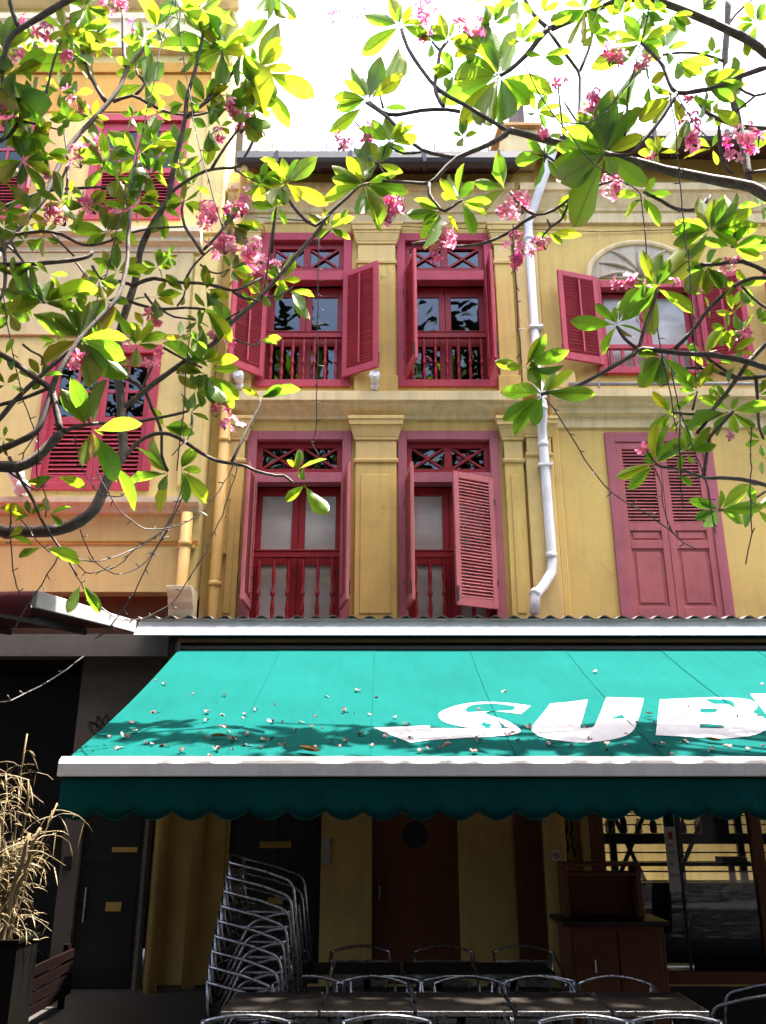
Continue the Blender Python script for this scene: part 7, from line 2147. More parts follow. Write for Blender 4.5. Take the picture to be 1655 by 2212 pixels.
def casement(house, x0, x1, z0, z1, Y, mat, nsl):
    """left-house window: two leaves with four panes above and louvres below"""
    f = .11
    m = MB()
    m.box(x0, x0 + f, Y - .03, Y + .1, z0, z1).box(x1 - f, x1, Y - .03, Y + .1, z0, z1)
    m.box(x0 + f, x1 - f, Y - .028, Y + .1, z1 - .13, z1).box(x0 + f, x1 - f, Y - .028, Y + .1, z0, z0 + .11)
    win = m.build('window', mat, house, bevel=.006)
    a, b = x0 + f, x1 - f; c = (a + b) / 2; h = z1 - z0
    p0, p1 = z1 - .50 * h, z1 - .13 * h - .03
    l0, l1 = z0 + .11 * h, z1 - .55 * h
    for p, q in ((a, c - .002), (c + .002, b)):
        d = MB(); s = .075
        y0, y1 = Y + .03, Y + .075
        d.box(p, p + s, y0, y1, z0 + .115, z1 - .135).box(q - s, q, y0, y1, z0 + .115, z1 - .135)
        for e, g_ in ((z0 + .115, l0), (l1, p0), (p1, z1 - .135)): d.box(p + s, q - s, y0, y1, e, g_)
        mz, mx = (p0 + p1) / 2, (p + q) / 2
        d.box(p + s, q - s, y0 + .006, y1 - .004, mz - .022, mz + .022)
        d.box(mx - .02, mx + .02, y0 + .008, y1 - .006, p0, mz - .022).box(mx - .02, mx + .02, y0 + .008, y1 - .006, mz + .022, p1)
        d.build('sash', mat, win, bevel=.004)
        for u0, u1 in ((p + s, mx - .02), (mx + .02, q - s)):
            for v0, v1 in ((p0, mz - .022), (mz + .022, p1)):
                MB().box(u0, u1, y0 + .02, y0 + .025, v0, v1).build('pane', M['glassdark'], win)
        louvre_set(win, mat, p + s, q - s, Y + .05, l0, l1, nsl, depth=.06)
    return win

def cornice(house, x0, x1, Y, prof, mat, name='cornice'):
    """prof: (out, z) bottom to top, out = how far it stands proud of the wall"""
    pr = [(Y + .004 if o <= 0 else Y - o, z) for o, z in prof]
    return MB().extrude_x(x0, x1, [(Y + .02, prof[0][1])] + pr + [(Y + .02, prof[-1][1])]).build(name, mat, house)

def pilaster(house, x0, x1, z0, z1, Y, mat, out=.07, panel=False):
    m = MB().box(x0, x1, Y - out, Y + .01, z0, z1)
    if panel:
        m.box(x0 + .0, x1 - .0, Y - out - .012, Y - out - .0, z1 - .0, z1 + .001)
    return m.build('pilaster', mat, house, bevel=.008)

def capital(house, x0, x1, z0, z1, Y, mat, out=.07):
    h = z1 - z0
    m = MB()
    def step(f0, f1, e0, e1):
        k = len(m.v)
        for f, e in ((f0, e0), (f1, e1)):
            z = z0 + f * h
            m.v += [(x0 - e, Y - out - e, z), (x1 + e, Y - out - e, z), (x1 + e, Y + .008, z), (x0 - e, Y + .008, z)]
        m.f += [tuple(k + i for i in q) for q in ((0, 3, 2, 1), (4, 5, 6, 7), (0, 1, 5, 4), (1, 2, 6, 5), (2, 3, 7, 6), (3, 0, 4, 7))]
    step(0, .06, .018, .026); step(.06, .10, .026, .012); step(.10, .50, .0, .0)
    step(.50, .56, .020, .024); step(.56, .74, .026, .062); step(.74, .80, .066, .070); step(.80, .92, .086, .094); step(.92, 1.0, .106, .106)
    return m.build('capital', mat, house, bevel=.006)

def pipe(house, pts, r, mat, name='downpipe', collars=(), n=12):
    o = MB().tube(pts, r, n).build(name, mat, house, smooth=True)
    for c, d, rr in collars:
        c, d = Vector(c), Vector(d).normalized()
        MB().tube([c - d * .035, c + d * .035], rr, n).build('collar', mat, o, smooth=True)
    return o

# ------------------------------------------------------------------ middle house
YF = 10.5
mid = thing('shophouse', 'narrow yellow shophouse in the middle with crimson shuttered windows and a centre pilaster', 'building', (0, YF, 0))
LL = (-1.80, -.42, 4.05, 6.70); LR = (.195, 1.54, 4.05, 6.70)
UL = (-1.76, -.45, 7.36, 9.87); UR = (.20, 1.58, 7.36, 9.86)
DDOOR = (-1.765, -.707, .1, 2.95); BDOOR = (-.126, .864, .1, 2.75)
wall_cells(-2.3, 2.24, 0, 10.97, YF, YF + .26, [LL, LR, UL, UR, DDOOR, BDOOR]).build('wall', M['yellow'], mid)
french_window(mid, *LL, YF, M['mauve'], M['red'], (6.18, 6.48), (5.96, 6.10), 5.84, (4.95, 5.03), 4.12, 6, M['film'], False)
french_window(mid, *LR, YF, M['mauve'], M['red'], (6.18, 6.48), (5.96, 6.10), 5.84, (4.95, 5.03), 4.12, 6, M['film'], False)
french_window(mid, *UL, YF, M['maroon'], M['red'], (9.32, 9.64), (9.06, 9.22), 8.90, (8.15, 8.23), 7.47, 7, M['glassdark'], False)
french_window(mid, *UR, YF, M['maroon'], M['red'], (9.32, 9.64), (9.06, 9.22), 8.90, (8.15, 8.23), 7.47, 7, M['glassdark'], False)
ys = YF - .06
shutter(mid, -1.645, ys, 7.48, 9.15, .56, 1, 138, M['maroon'], 34)
shutter(mid, -.555, ys, 7.48, 9.15, .57, -1, 149, M['maroon'], 34)
shutter(mid, .315, ys, 7.48, 9.18, .55, 1, 77, M['maroon'], 34)
shutter(mid, 1.455, ys, 7.48, 9.15, .55, -1, 92, M['maroon'], 34)
shutter(mid, -1.66, ys, 4.25, 6.0, .58, 1, 91, M['mauvepink'], 34)
shutter(mid, -.53, ys, 4.25, 6.0, .58, -1, 101, M['mauvepink'], 34)
shutter(mid, .30, ys, 4.25, 6.0, .58, 1, 84, M['mauvepink'], 34)
shutter(mid, 1.43, ys, 4.25, 6.0, .60, -1, 26, M['mauvepink'], 36, label='half open faded pink shutter with dusty slats')
# pilasters, capitals, plinths
for a, b in ((-.363, .176), (-2.06, -1.83), (1.60, 1.85)):
    pilaster(mid, a, b, 4.0, 6.50, YF, M['yellow'])
    capital(mid, a, b, 6.22, 6.86, YF, M['yellow2'], .072)
    pilaster(mid, a, b, 7.22, 9.62, YF, M['yellow'])
    capital(mid, a, b, 9.30, 9.96, YF, M['yellow2'], .072)
    MB().box(a - .03, b + .03, YF - .10, YF + .006, 7.2, 7.50).build('plinth', M['yellow'], mid, bevel=.008)
    MB().box(a + .07, b - .07, YF - .082, YF - .0, 4.2, 6.05).build('pilaster_panel', M['yellow'], mid, bevel=.006)
pilaster(mid, 1.88, 2.24, 4.0, 6.35, YF, M['yellow2'], .10)
pilaster(mid, 1.90, 2.22, 7.22, 9.7, YF, M['yellow2'], .10)
capital(mid, 1.90, 2.22, 6.30, 6.84, YF, M['yellow2'], .10)
CP = [(0, 6.86), (.04, 6.87), (.05, 6.91), (.07, 6.93), (.15, 7.0), (.17, 7.02), (.175, 7.05), (.22, 7.065), (.225, 7.19), (.20, 7.205), (0, 7.24)]
cornice(mid, -2.18, 1.86, YF, CP, M['cream'])
CU = [(0, 10.04), (.03, 10.05), (.035, 10.18), (.07, 10.20), (.085, 10.26), (.18, 10.41), (.19, 10.46), (.24, 10.48), (.245, 10.58), (0, 10.62)]
cornice(mid, -2.28, 1.92, YF, CU, M['cream'])
# eaves: sloping boards, fascia gutter, tile ends
def eaves(house, x0, x1, zg, zw, yg, n, L_=4.6):
    st = (x1 - x0) / n
    for i in range(n):
        a = x0 + st * i + .006
        dz = rnd.uniform(-.006, .006)
        MB().extrude_x(a, a + st - .012, [(yg + .05, zg + dz), (YF + .02, zw + dz), (YF + .02, zw + .025 + dz), (yg + .05, zg + .025 + dz)]).build('eave_board', M['darkwood'], house)
    gt = MB().extrude_x(x0 - .02, x1 + .02, [(yg - .09, zg + .17), (yg - .10, zg + .05), (yg - .07, zg), (yg + .03, zg - .02), (yg + .045, zg + .0), (yg + .045, zg + .17), (yg + .03, zg + .17), (yg + .03, zg + .02), (yg - .06, zg + .03), (yg - .08, zg + .17)]).build('gutter', M['gutter'], house)
    x = x0 + .55
    while x < x1:
        MB().box(x - .025, x + .025, yg - .108, yg + .05, zg - .026, zg + .172).build('gutter_joint', M['gutter'], gt)
        x += 1.05
    sl = math.tan(rad(24))
    m = MB()
    y0 = yg - .02; z0 = zg + .155
    k = int((x1 - x0) / .03)
    for i in range(k + 1):
        x = x0 + (x1 - x0) * i / k
        h = .045 * max(0, math.sin(2 * math.pi * x / .185)) ** .7
        m.v += [(x, y0, z0 + h), (x, y0 + L_, z0 + h + L_ * sl), (x, y0, z0 - .02), (x, y0 + L_, z0 - .02 + L_ * sl)]
    for i in range(k):
        a = i * 4
        m.f += [(a, a + 4, a + 5, a + 1), (a + 2, a + 3, a + 7, a + 6), (a, a + 2, a + 6, a + 4)]
    rf = m.build('roof', M['tile'], house)
    rf['label'] = 'dark corrugated tile roof seen only at its eave'
    for i in range(int((x1 - x0) / .185)):
        x = x0 + .185 * (i + .25) - (x0 % .185) + .185
        if x > x1 - .05: break
        MB().tube([(x, y0 - .03, z0 + .012), (x, y0 + .3, z0 + .012 + .3 * sl)], .038, 8).build('tile', M['tile'], rf)
    for i in range(5):
        x = x0 + (x1 - x0) * (i + .6) / 5.2
        MB().tube([(x, yg - .02, zg + .1), (x, yg - .02, zg + .36)], .011, 5).build('roof_clip', M['blackmetal'], rf)
eaves(mid, -2.06, 1.98, 10.60, 10.96, 9.92, 34)
# body behind the front: floors, side and back walls
body = MB()
for z in (0, 3.9, 7.05, 10.98): body.box(-2.3, 2.24, YF + .262, YF + 4.6, z, z + .1)
body.box(-2.3, -2.2, YF + .262, YF + 4.6, .11, 13.0).box(2.14, 2.24, YF + .262, YF + 4.6, .11, 13.0).box(-2.19, 2.13, YF + 3.0, YF + 3.1, .11, 12.5)
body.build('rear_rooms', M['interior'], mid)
# ground floor doors
d = MB()
d.box(-1.765, -.707, YF + .10, YF + .15, .1, 2.95)
for a, b in ((-1.72, -1.26), (-1.215, -.755)):
    for c, e in ((.25, 1.2), (1.32, 2.85)):
        d.box(a, b, YF + .085, YF + .0995, c, e)
dd = d.build('door', M['darkdoor'], mid, bevel=.008)
dd['label'] = 'black double door with brass yellow name plates'
MB().box(-1.42, -1.06, YF + .06, YF + .084, 1.49, 1.56).build('name_plate', M['plate'], dd)
MB().box(-1.30, -1.13, YF + .06, YF + .084, .84, .97).build('letter_plate', M['plate'], dd)
d = MB()
# brown door leaf with a round hole
cx, cz, r_ = .37, 1.63, .15
ring = [(cx + r_ * math.cos(2 * math.pi * i / 24), cz + r_ * math.sin(2 * math.pi * i / 24)) for i in range(24)]
outer = [(-.126, .1), (.864, .1), (.864, 2.75), (-.126, 2.75)]
for y in (YF + .08, YF + .125):
    tri = tessellate_polygon([[Vector((p[0], p[1], 0)) for p in outer], [Vector((p[0], p[1], 0)) for p in ring]])
    al = outer + ring; k = len(d.v)
    d.v += [(p[0], y, p[1]) for p in al]
    d.f += [tuple(k + i for i in t3) for t3 in tri]
k = len(d.v)
for p in ring: d.v += [(p[0], YF + .08, p[1]), (p[0], YF + .125, p[1])]
for i in range(24):
    j = (i + 1) % 24
    d.f.append((k + 2 * i, k + 2 * j, k + 2 * j + 1, k + 2 * i + 1))
bd = d.build('door', M['brown'], mid)
bd['label'] = 'brown timber door with a round porthole'
MB().tube([(cx, YF + .098, cz), (cx, YF + .103, cz)], .15, 24).build('porthole_glass', M['darkdoor'], bd)
MB().tube([(-.04, YF + .05, 1.0), (.09, YF + .05, 1.0)], .011, 8).box(-.05, -.03, YF + .04, YF + .0795, .95, 1.09).build('handle', M['alu'], bd)
for i in range(2):
    MB().box(-.69, -.605, YF - .02, YF - .003, 1.33 + i * .15, 1.45 + i * .15).build('intercom_plate' if i else 'letter_box', M['cloudy'], mid, bevel=.004)
# lean-to roof over the walkway
lean = thing('porch_roof', 'low corrugated lean-to roof with white front flashing above the green awning', 'porch roof', (0, 9.6, 3.9))
m = MB()
x0, x1 = -2.78, 9.0
k = 420
for i in range(k + 1):
    x = x0 + (x1 - x0) * i / k
    h = .022 * (1 + math.sin(2 * math.pi * x / .205)) + .004 * noise.noise((x * 3, 0, 0))
    m.v += [(x, 9.55, 3.945 + h), (x, YF - .03, 4.06 + h), (x, 9.55, 3.938 + h), (x, YF - .03, 4.05 + h)]
for i in range(k):
    a = i * 4
    m.f += [(a, a + 4, a + 5, a + 1), (a + 2, a + 3, a + 7, a + 6), (a, a + 2, a + 6, a + 4)]
m.build('corrugated_sheet', M['corrugated'], lean)
MB().extrude_x(x0, x1, [(9.62, 3.925), (9.60, 3.885), (9.475, 3.752), (9.485, 3.742), (9.62, 3.87), (9.64, 3.925)]).build('flashing', M['white'], lean)
MB().box(x0 + .02, x1, 9.60, 9.66, 3.926, 3.962).build('edge_strip', M['greymetal'], lean)
for i in range(9):
    MB().tube([(x0 + .4 + i * 1.05, 9.585, 3.945), (x0 + .4 + i * 1.05, 9.60, 3.945)], .008, 6).build('rivet', M['blackmetal'], lean)
MB().box(-2.45, x1, 9.72, 9.80, 3.55, 3.90).build('beam', M['blackmetal'], lean)
for i in range(14):
    xx = -2.3 + i * .8
    MB().box(xx, xx + .06, 9.81, YF - .01, 3.84, 3.92).build('rafter', M['darkwood'], lean)
bl = MB().box(-2.3, 8.5, 9.56, 9.70, 3.68, 3.72).build('rail', M['brown'], lean)
# ------------------------------------------------------------------ right house
rh = thing('shophouse', 'wider yellow shophouse on the right with an arched fanlight and a closed louvred door', 'building', (4.6, YF, 0))
RW = (3.0, 4.48, 7.55, 9.06); RD = (2.96, 4.38, 4.05, 6.68); RW2 = (5.9, 7.3, 7.55, 9.06)
SHOP = (2.34, 7.4, .1, 3.1)
wall_cells(2.245, 9, 0, 11.3, YF, YF + .26, [RW, RD, RW2, SHOP]).build('wall', M['yellow'], rh)
def right_window(x0, x1, z0, z1):
    f = .10
    m = MB()
    m.box(x0, x0 + f, YF - .03, YF + .12, z0, z1).box(x1 - f, x1, YF - .03, YF + .12, z0, z1).box(x0 + f, x1 - f, YF - .028, YF + .12, z1 - .12, z1).box(x0 - .04, x1 + .04, YF - .06, YF + .12, z0 - .0, z0 + .10)
    wn = m.build('window', M['maroon'], rh, bevel=.006)
    a, b = x0 + f, x1 - f; c = (a + b) / 2
    for p, q in ((a, c - .002), (c + .002, b)):
        d = MB()
        leaf_frame(d, p, q, YF + .14, YF + .18, z0 + .11, z1 - .125, .07)
        d.build('sash', M['maroon'], wn, bevel=.004)
        MB().box(p + .07, q - .07, YF + .155, YF + .16, z0 + .18, z1 - .195).build('pane', M['film'], wn)
    MB().box(a, b, YF + .01, YF + .075, z0 + .42, z0 + .49).build('handrail', M['maroon'], wn, bevel=.006)
    me = MB().box(-.02, .02, -.02, .02, -.16, .16).mesh('baluster'); me.materials.append(M['maroon'])
    for i in range(8):
        place('baluster', me, None, wn, (a + (b - a) * (i + .5) / 8, YF + .045, z0 + .26))
    shutter(rh, x0 + .04, ys, z0 + .12, z1 + .02, .62, 1, 163, M['maroon'], 24)
    shutter(rh, x1 - .04, ys, z0 + .12, z1 + .02, .62, -1, 163, M['maroon'], 24)
right_window(*RW)
right_window(*RW2)
def arch(cx, zc, hw, hh):
    k = 24
    pts = [(cx + hw * math.cos(math.pi * i / k), zc + hh * math.sin(math.pi * i / k)) for i in range(k + 1)]
    m = MB()
    b = len(m.v)
    m.v += [(p[0], YF - .012, p[1]) for p in pts] + [(p[0], YF + .0, p[1]) for p in pts]
    m.f.append(tuple(range(k + 1)))
    for i in range(k): m.f.append((i, i + 1, i + k + 2, i + k + 1))
    ty = m.build('fanlight', M['relief'], rh)
    ty['label'] = 'blind half-round fanlight with leafy plaster relief'
    m = MB()
    m.tube([(p[0], YF - .012, p[1]) for p in pts], .045, 8)
    m.build('arch_moulding', M['cream'], ty)
    m = MB()
    for s_ in (-1, 1):
        for j in range(3):
            pl = []
            for i in range(9):
                t = i / 8
                ang = rad(90 - s_ * (18 + j * 26) - s_ * 22 * t)
                rr = .12 + (.52 - .04 * j) * t
                pl.append((cx + rr * math.cos(ang) * 1.05, YF - .018, zc + .03 + rr * math.sin(ang) * .92))
            m.tube(pl, [.012 + .022 * math.sin(math.pi * i / 8) for i in range(9)], 6)
    m.tube([(cx, YF - .02, zc + .03), (cx, YF - .02, zc + .45)], [.05, .02], 6)
    m.build('relief_leaf', M['relief'], ty, smooth=True, kind='stuff')
arch(3.70, 9.10, .76, .60)
arch(6.60, 9.10, .76, .60)
# closed louvred door
x0, x1, z0, z1 = RD
m = MB()
m.box(x0, x0 + .13, YF - .03, YF + .1, z0, z1).box(x1 - .13, x1, YF - .03, YF + .1, z0, z1).box(x0 + .13, x1 - .13, YF - .028, YF + .1, z1 - .14, z1)
dw = m.build('door_frame', M['mauve'], rh, bevel=.006)
a, b = x0 + .13, x1 - .13; c = (a + b) / 2
for p, q in ((a, c - .003), (c + .003, b)):
    d = MB(); s_ = .085; y0, y1 = YF - .012, YF + .04
    d.box(p, p + s_, y0, y1, z0, z1 - .145).box(q - s_, q, y0, y1, z0, z1 - .145)
    for e, g_ in ((z0, 4.30), (5.06, 5.17), (5.30, 5.40), (6.44, z1 - .145)): d.box(p + s_, q - s_, y0, y1, e, g_)
    d.box(p + s_, q - s_, y0 + .02, y1 - .01, 4.30, 5.06).box(p + s_, q - s_, y0 + .02, y1 - .01, 5.17, 5.30)
    d.box(p + s_ + .05, q - s_ - .05, y0 + .008, y0 + .0195, 4.35, 5.01).box(p + s_ + .04, q - s_ - .04, y0 + .008, y0 + .0195, 5.195, 5.275)
    lf = d.build('door', M['mauvepink'], rh, bevel=.004)
    lf['label'] = 'closed faded pink louvred door leaf'
    louvre_set(lf, M['mauvepink'], p + s_, q - s_, YF + .012, 5.405, 6.435, 23, depth=.055)
# mouldings of the right house
cornice(rh, 2.26, 9, YF, [(0, 6.74), (.03, 6.75), (.035, 6.90), (.10, 6.93), (.11, 7.0), (.15, 7.03), (.16, 7.09), (.22, 7.12), (.225, 7.23), (0, 7.27)], M['cream'])
cornice(rh, 2.0, 9, YF, [(0, 10.02), (.05, 10.03), (.055, 10.19), (.085, 10.21), (.10, 10.25), (.21, 10.43), (.25, 10.455), (.255, 10.57), (0, 10.62)], M['cream'])
cd = MB().tube([(2.5, YF - .19, 7.31), (4.6, YF - .19, 7.315), (9, YF - .19, 7.31)], .028, 8).build('conduit', M['greymetal'], rh, smooth=True)
for x in (2.9, 4.2, 5.2): MB().box(x - .012, x + .012, YF - .222, YF - .158, 7.235, 7.345).build('clip', M['greymetal'], cd)
MB().box(2.32, 2.60, YF - .16, YF + .0, 7.275, 7.52).build('junction_box', M['yellow2'], rh, bevel=.01)
eaves(rh, 2.30, 8.9, 10.98, 11.22, 9.92, 52, 2.5)
pw = MB().box(1.76, 2.28, 10.1, 13.5, 11.0, 11.42).build('party_wall', M['peach'], rh, bevel=.01)
MB().extrude_x(1.70, 2.34, [(10.02, 11.42), (10.02, 11.47), (10.3, 11.56), (13.5, 12.9), (13.5, 12.8), (10.1, 11.421)]).build('coping', M['terracotta'], pw)
body = MB()
for z in (3.9, 7.05, 11.25): body.box(2.246, 9, YF + .262, YF + 1.7, z, z + .1)
body.box(8.9, 9, YF + .262, YF + 5.3, 0, 11.0).box(2.246, 8.89, YF + 1.71, YF + 1.8, 3.2, 11.5)
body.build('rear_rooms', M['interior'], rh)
MB().box(2.25, 8.89, YF + 4.6, YF + 4.7, 0, 5.5).build('added_yard_wall', M['cream'], rh)  # added daylit yard, takes the place of reflections in the shop glass
yd = MB().box(2.25, 8.89, YF + 1.9, YF + 4.59, .004, .05).build('added_yard_floor', M['peach'], rh)  # added pale floor that bounces daylight onto the yard wall
# white drainpipe with its swan neck and dog-leg
dp = pipe(rh, [(2.46, 9.93, 10.98), (2.45, 9.95, 10.86), (2.16, 10.33, 10.10), (2.115, 10.38, 9.96), (2.108, 10.385, 9.8), (2.10, 10.385, 7.3), (2.10, 10.22, 7.22), (2.10, 10.20, 7.1), (2.10, 10.22, 6.80), (2.105, 10.36, 6.68), (2.112, 10.37, 6.5), (2.125, 10.37, 4.86), (2.11, 10.36, 4.72), (1.99, 10.3, 4.53), (1.86, 10.2, 4.38), (1.83, 10.18, 4.15)], .062, M['white'],
     collars=[((2.106, 10.385, 9.7), (0, 0, 1), .07), ((2.112, 10.37, 6.45), (0, 0, 1), .07), ((2.10, 10.385, 7.42), (0, 0, 1), .069), ((2.12, 10.37, 4.93), (0, 0, 1), .07), ((1.86, 10.2, 4.40), (.5, .4, .6), .07), ((2.10, 10.21, 6.9), (0, 0, 1), .069)])
dp['label'] = 'white plastic drainpipe with a slanting neck and a dog-leg foot'
MB().box(2.02, 2.21, 10.30, 10.44, 6.14, 6.17).build('bracket', M['white'], dp)
MB().box(2.02, 2.21, 10.30, 10.44, 8.2, 8.23).build('bracket', M['white'], dp)
pilaster(rh, 2.25, 2.34, 4.0, 6.74, YF, M['yellow'], .05)
# shopfront
sf = MB()
for x in (2.42, 4.25, 5.9):
    sf.box(x, x + .13, YF + .06, YF + .17, .1, 3.1)
sf.box(2.34, 2.42, YF + .02, YF + .2, .1, 3.1)
sf.box(2.55, 4.25, YF + .07, YF + .16, .1, .22).box(4.38, 5.9, YF + .07, YF + .16, .1, .22).box(2.55, 4.25, YF + .07, YF + .16, 2.95, 3.1).box(4.38, 5.9, YF + .07, YF + .16, 2.95, 3.1)
sf = sf.build('shopfront', M['brown'], rh, bevel=.006)
sf['label'] = 'glazed cafe shopfront with timber posts behind the awning'
for p, q in ((2.55, 3.40), (3.42, 4.25), (4.38, 5.9)):
    MB().box(p, q, YF + .11, YF + .116, .22, 2.95).build('pane', M['glassdark'], sf)
MB().box(3.397, 3.423, YF + .09, YF + .13, .22, 2.95).build('glazing_bar', M['blackmetal'], sf)
MB().box(3.45, 4.25, YF + .118, YF + .124, .22, 1.05).build('frosted_panel', M['brown'], sf)
st_ = MB().box(3.26, 3.39, YF + .095, YF + .107, 1.02, 1.95).build('poster_strip', M['paper'], sf)
MB().box(3.27, 3.38, YF + .090, YF + .0945, 1.72, 1.94).build('green_print', M['green'], st_)
MB().box(3.30, 3.35, YF + .090, YF + .0945, 1.58, 1.66).build('red_print', M['redprint'], st_)
for z in (1.50, 1.42, 1.30, 1.18): MB().box(3.28, 3.28 + rnd.uniform(.05, .1), YF + .090, YF + .0945, z, z + .035).build('print_line', M['cloudy'], st_)
for i in range(16):
    z = 1.02 + i * .115
    MB().box(2.60, 6.5, YF + 1.62, YF + 1.66, z, z + .018).build('blind_slat', M['blackmetal'], sf)
for x, a_, b_ in ((2.78, .2, 3.1), (3.02, .2, 3.1), (3.9, .2, 2.2), (4.72, .2, 3.1), (5.6, .2, 3.1)):
    MB().box(x, x + .09, YF + 1.72, YF + 1.78, a_, b_).build('mullion', M['darkdoor'], sf)
MB().box(2.45, 6.6, YF + 1.45, YF + 1.6, .1, 1.02).build('serving_counter', M['darkdoor'], sf)
MB().box(2.5, 6.6, YF + 1.0, YF + 1.35, 1.50, 1.62).box(2.5, 4.9, YF + 1.05, YF + 1.3, 1.24, 1.28).build('display_shelf', M['blackmetal'], sf)
MB().box(4.02, 4.36, YF + 1.0, YF + 1.06, 1.62, 1.92).build('menu_board', M['brown'], sf)
MB().box(4.12, 4.42, YF + .7, YF + .95, 1.30, 1.36).box(4.22, 4.28, YF + .76, YF + .82, 1.02, 1.2999).box(4.16, 4.40, YF + .72, YF + .9, .96, 1.0199).build('till', M['paper'], sf)
for i in range(9):
    x = 2.7 + i * .19
    MB().lathe(x, YF + 1.18, [(.03, 1.625), (.045, 1.64), (.045, 1.72 + .03 * (i % 3)), (.02, 1.76 + .03 * (i % 3)), (.018, 1.80 + .03 * (i % 3))], 8).build('bottle', M['glassdark'] if i % 2 else M['brown'], sf, smooth=True)
for x, t_ in ((3.0, .5), (3.35, -.4), (3.75, .55)):
    MB().bar((x, YF + 1.4, 1.05), (x + t_, YF + 1.4, 2.0), .05, .03).build('leaning_frame', M['darkdoor'], sf)
MB().box(2.2501, 2.3395, YF - .12, YF - .006, .1, 3.0).build('corner_post', M['yellow'], rh)
# rounded corner pillar with peeling paint
pc = MB().tube([(1.95, YF - .06, .1), (1.95, YF - .06, 3.6)], .13, 20).build('round_pillar', M['yellow'], rh, smooth=True)
MB().box(1.50, 1.80, YF - .02, YF - .004, .1, 3.6).build('recess_panel', M['brown'], rh)
pp = MB()
for j in range(5):
    x, z = 2.06 + .055 * (j % 3) + rnd.uniform(-.01, .01), 1.95 - .04 * j
    pts = []
    for i in range(9):
        pts.append((x + rnd.uniform(-.022, .022), YF - .005, z - i * .06))
    pp.tube(pts, [rnd.uniform(.004, .011) for _ in pts], 5)
pp.build('peeling_paint', M['dark'], rh, kind='stuff')

# ------------------------------------------------------------------ left house
YL = 10.2
lh = thing('shophouse', 'taller peach yellow shophouse on the left behind the pink blossoms', 'building', (-5.0, YL, 0))
WL = (-4.5, -2.98, 5.74, 7.84); WU = (-4.30, -2.90, 9.87, 11.78); WL2 = (-6.75, -5.20, 5.74, 7.84); WU2 = (-6.6, -5.15, 9.87, 11.78)
LDOOR = (-3.36, -2.66, .1, 2.3); LVOID = (-9, -3.56, .1, 3.6)
wall_cells(-9, -2.3, 4.42, 16.5, YL, YL + .28, [WL, WU, WL2, WU2]).build('wall', M['yellowleft'], lh)
for wd in (WL, WU, WL2, WU2): casement(lh, *wd, YL, M['maroon'], 12)
shutter(lh, -5.15, YL - .05, 9.95, 11.65, .6, -1, 118, M['maroon'], 28)
# side return, upper body
MB().box(-2.34, -2.302, YL + .282, YL + 5.0, 4.42, 16.5).build('side_wall', M['yellowleft'], lh)
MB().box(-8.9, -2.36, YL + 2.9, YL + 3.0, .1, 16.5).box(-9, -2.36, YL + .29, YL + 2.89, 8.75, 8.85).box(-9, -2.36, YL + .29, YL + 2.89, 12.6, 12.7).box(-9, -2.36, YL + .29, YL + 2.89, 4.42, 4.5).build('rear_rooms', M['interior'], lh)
pilaster(lh, -2.62, -2.302, 5.8, 9.22, YL, M['yellowleft'], .05)
pilaster(lh, -2.62, -2.302, 9.62, 12.9, YL, M['yellowleft'], .05)
MB().box(-9, -2.66, YL - .035, YL - .0, 7.98, 9.30).build('spandrel_panel', M['peach'], lh, bevel=.01)
cornice(lh, -9, -2.55, YL, [(0, 9.30), (.05, 9.31), (.06, 9.38), (.14, 9.42), (.15, 9.48), (.22, 9.52), (.225, 9.60), (0, 9.64)], M['pinkcream'])
cornice(lh, -9, -2.302, YL, [(0, 5.42), (.06, 5.43), (.08, 5.50), (.16, 5.53), (.165, 5.60), (0, 5.63)], M['pinkcream'], 'ledge')
cornice(lh, -9, -2.302, YL, [(0, 12.55), (.05, 12.56), (.07, 12.72), (.0, 12.74)], M['yellowdeepshade'])
cornice(lh, -9, -2.28, YL, [(0, 12.95), (.12, 12.97), (.14, 13.46), (.18, 13.50), (.19, 13.60), (0, 13.64)], M['pinkcream'])
cornice(lh, -9, -2.27, YL, [(0, 13.9), (.20, 13.92), (.22, 14.5), (0, 14.54)], M['pinkcream'])
MB().box(-9, -2.63, YL - .02, YL - .0, 11.82, 12.54).build('cornice_shade_panel', M['yellowdeepshade'], lh, bevel=.005)  # orange-brown panel paints the shade below the cornice into the wall
MB().box(-9, -2.303, YL - .012, YL - .0, 5.02, 5.045).box(-9, -2.303, YL - .012, YL - .0, 5.055, 5.07).build('string_course', M['yellowdeepshade'], lh)
for x, mt in ((-2.44, 'pipeyellow'), (-2.09, 'pipeyellow')):
    yy = YL - .10 if x < -2.3 else YF - .16
    top = 5.4 if x < -2.3 else 10.3
    p_ = pipe(lh, [(x, yy, top), (x, yy, 4.12), (x, yy, .1)], .072, M['pipeyellow'], collars=[((x, yy, 4.55 if x > -2.3 else 5.0), (0, 0, 1), .082)] + ([((x, yy, 6.5), (0, 0, 1), .082), ((x, yy, 8.9), (0, 0, 1), .082)] if x > -2.3 else []))
    for z in (4.98, 2.6): MB().box(x - .11, x + .11, yy + .03, yy + .105, z - .02, z + .02).build('bracket', M['pipeyellow'], p_)
pipe(lh, [(-1.98, 9.95, 10.62), (-1.98, 9.97, 10.5), (-2.07, 10.30, 10.34), (-2.09, YF - .16, 10.2)], .055, M['pipeyellow'], 'gutter_outlet')
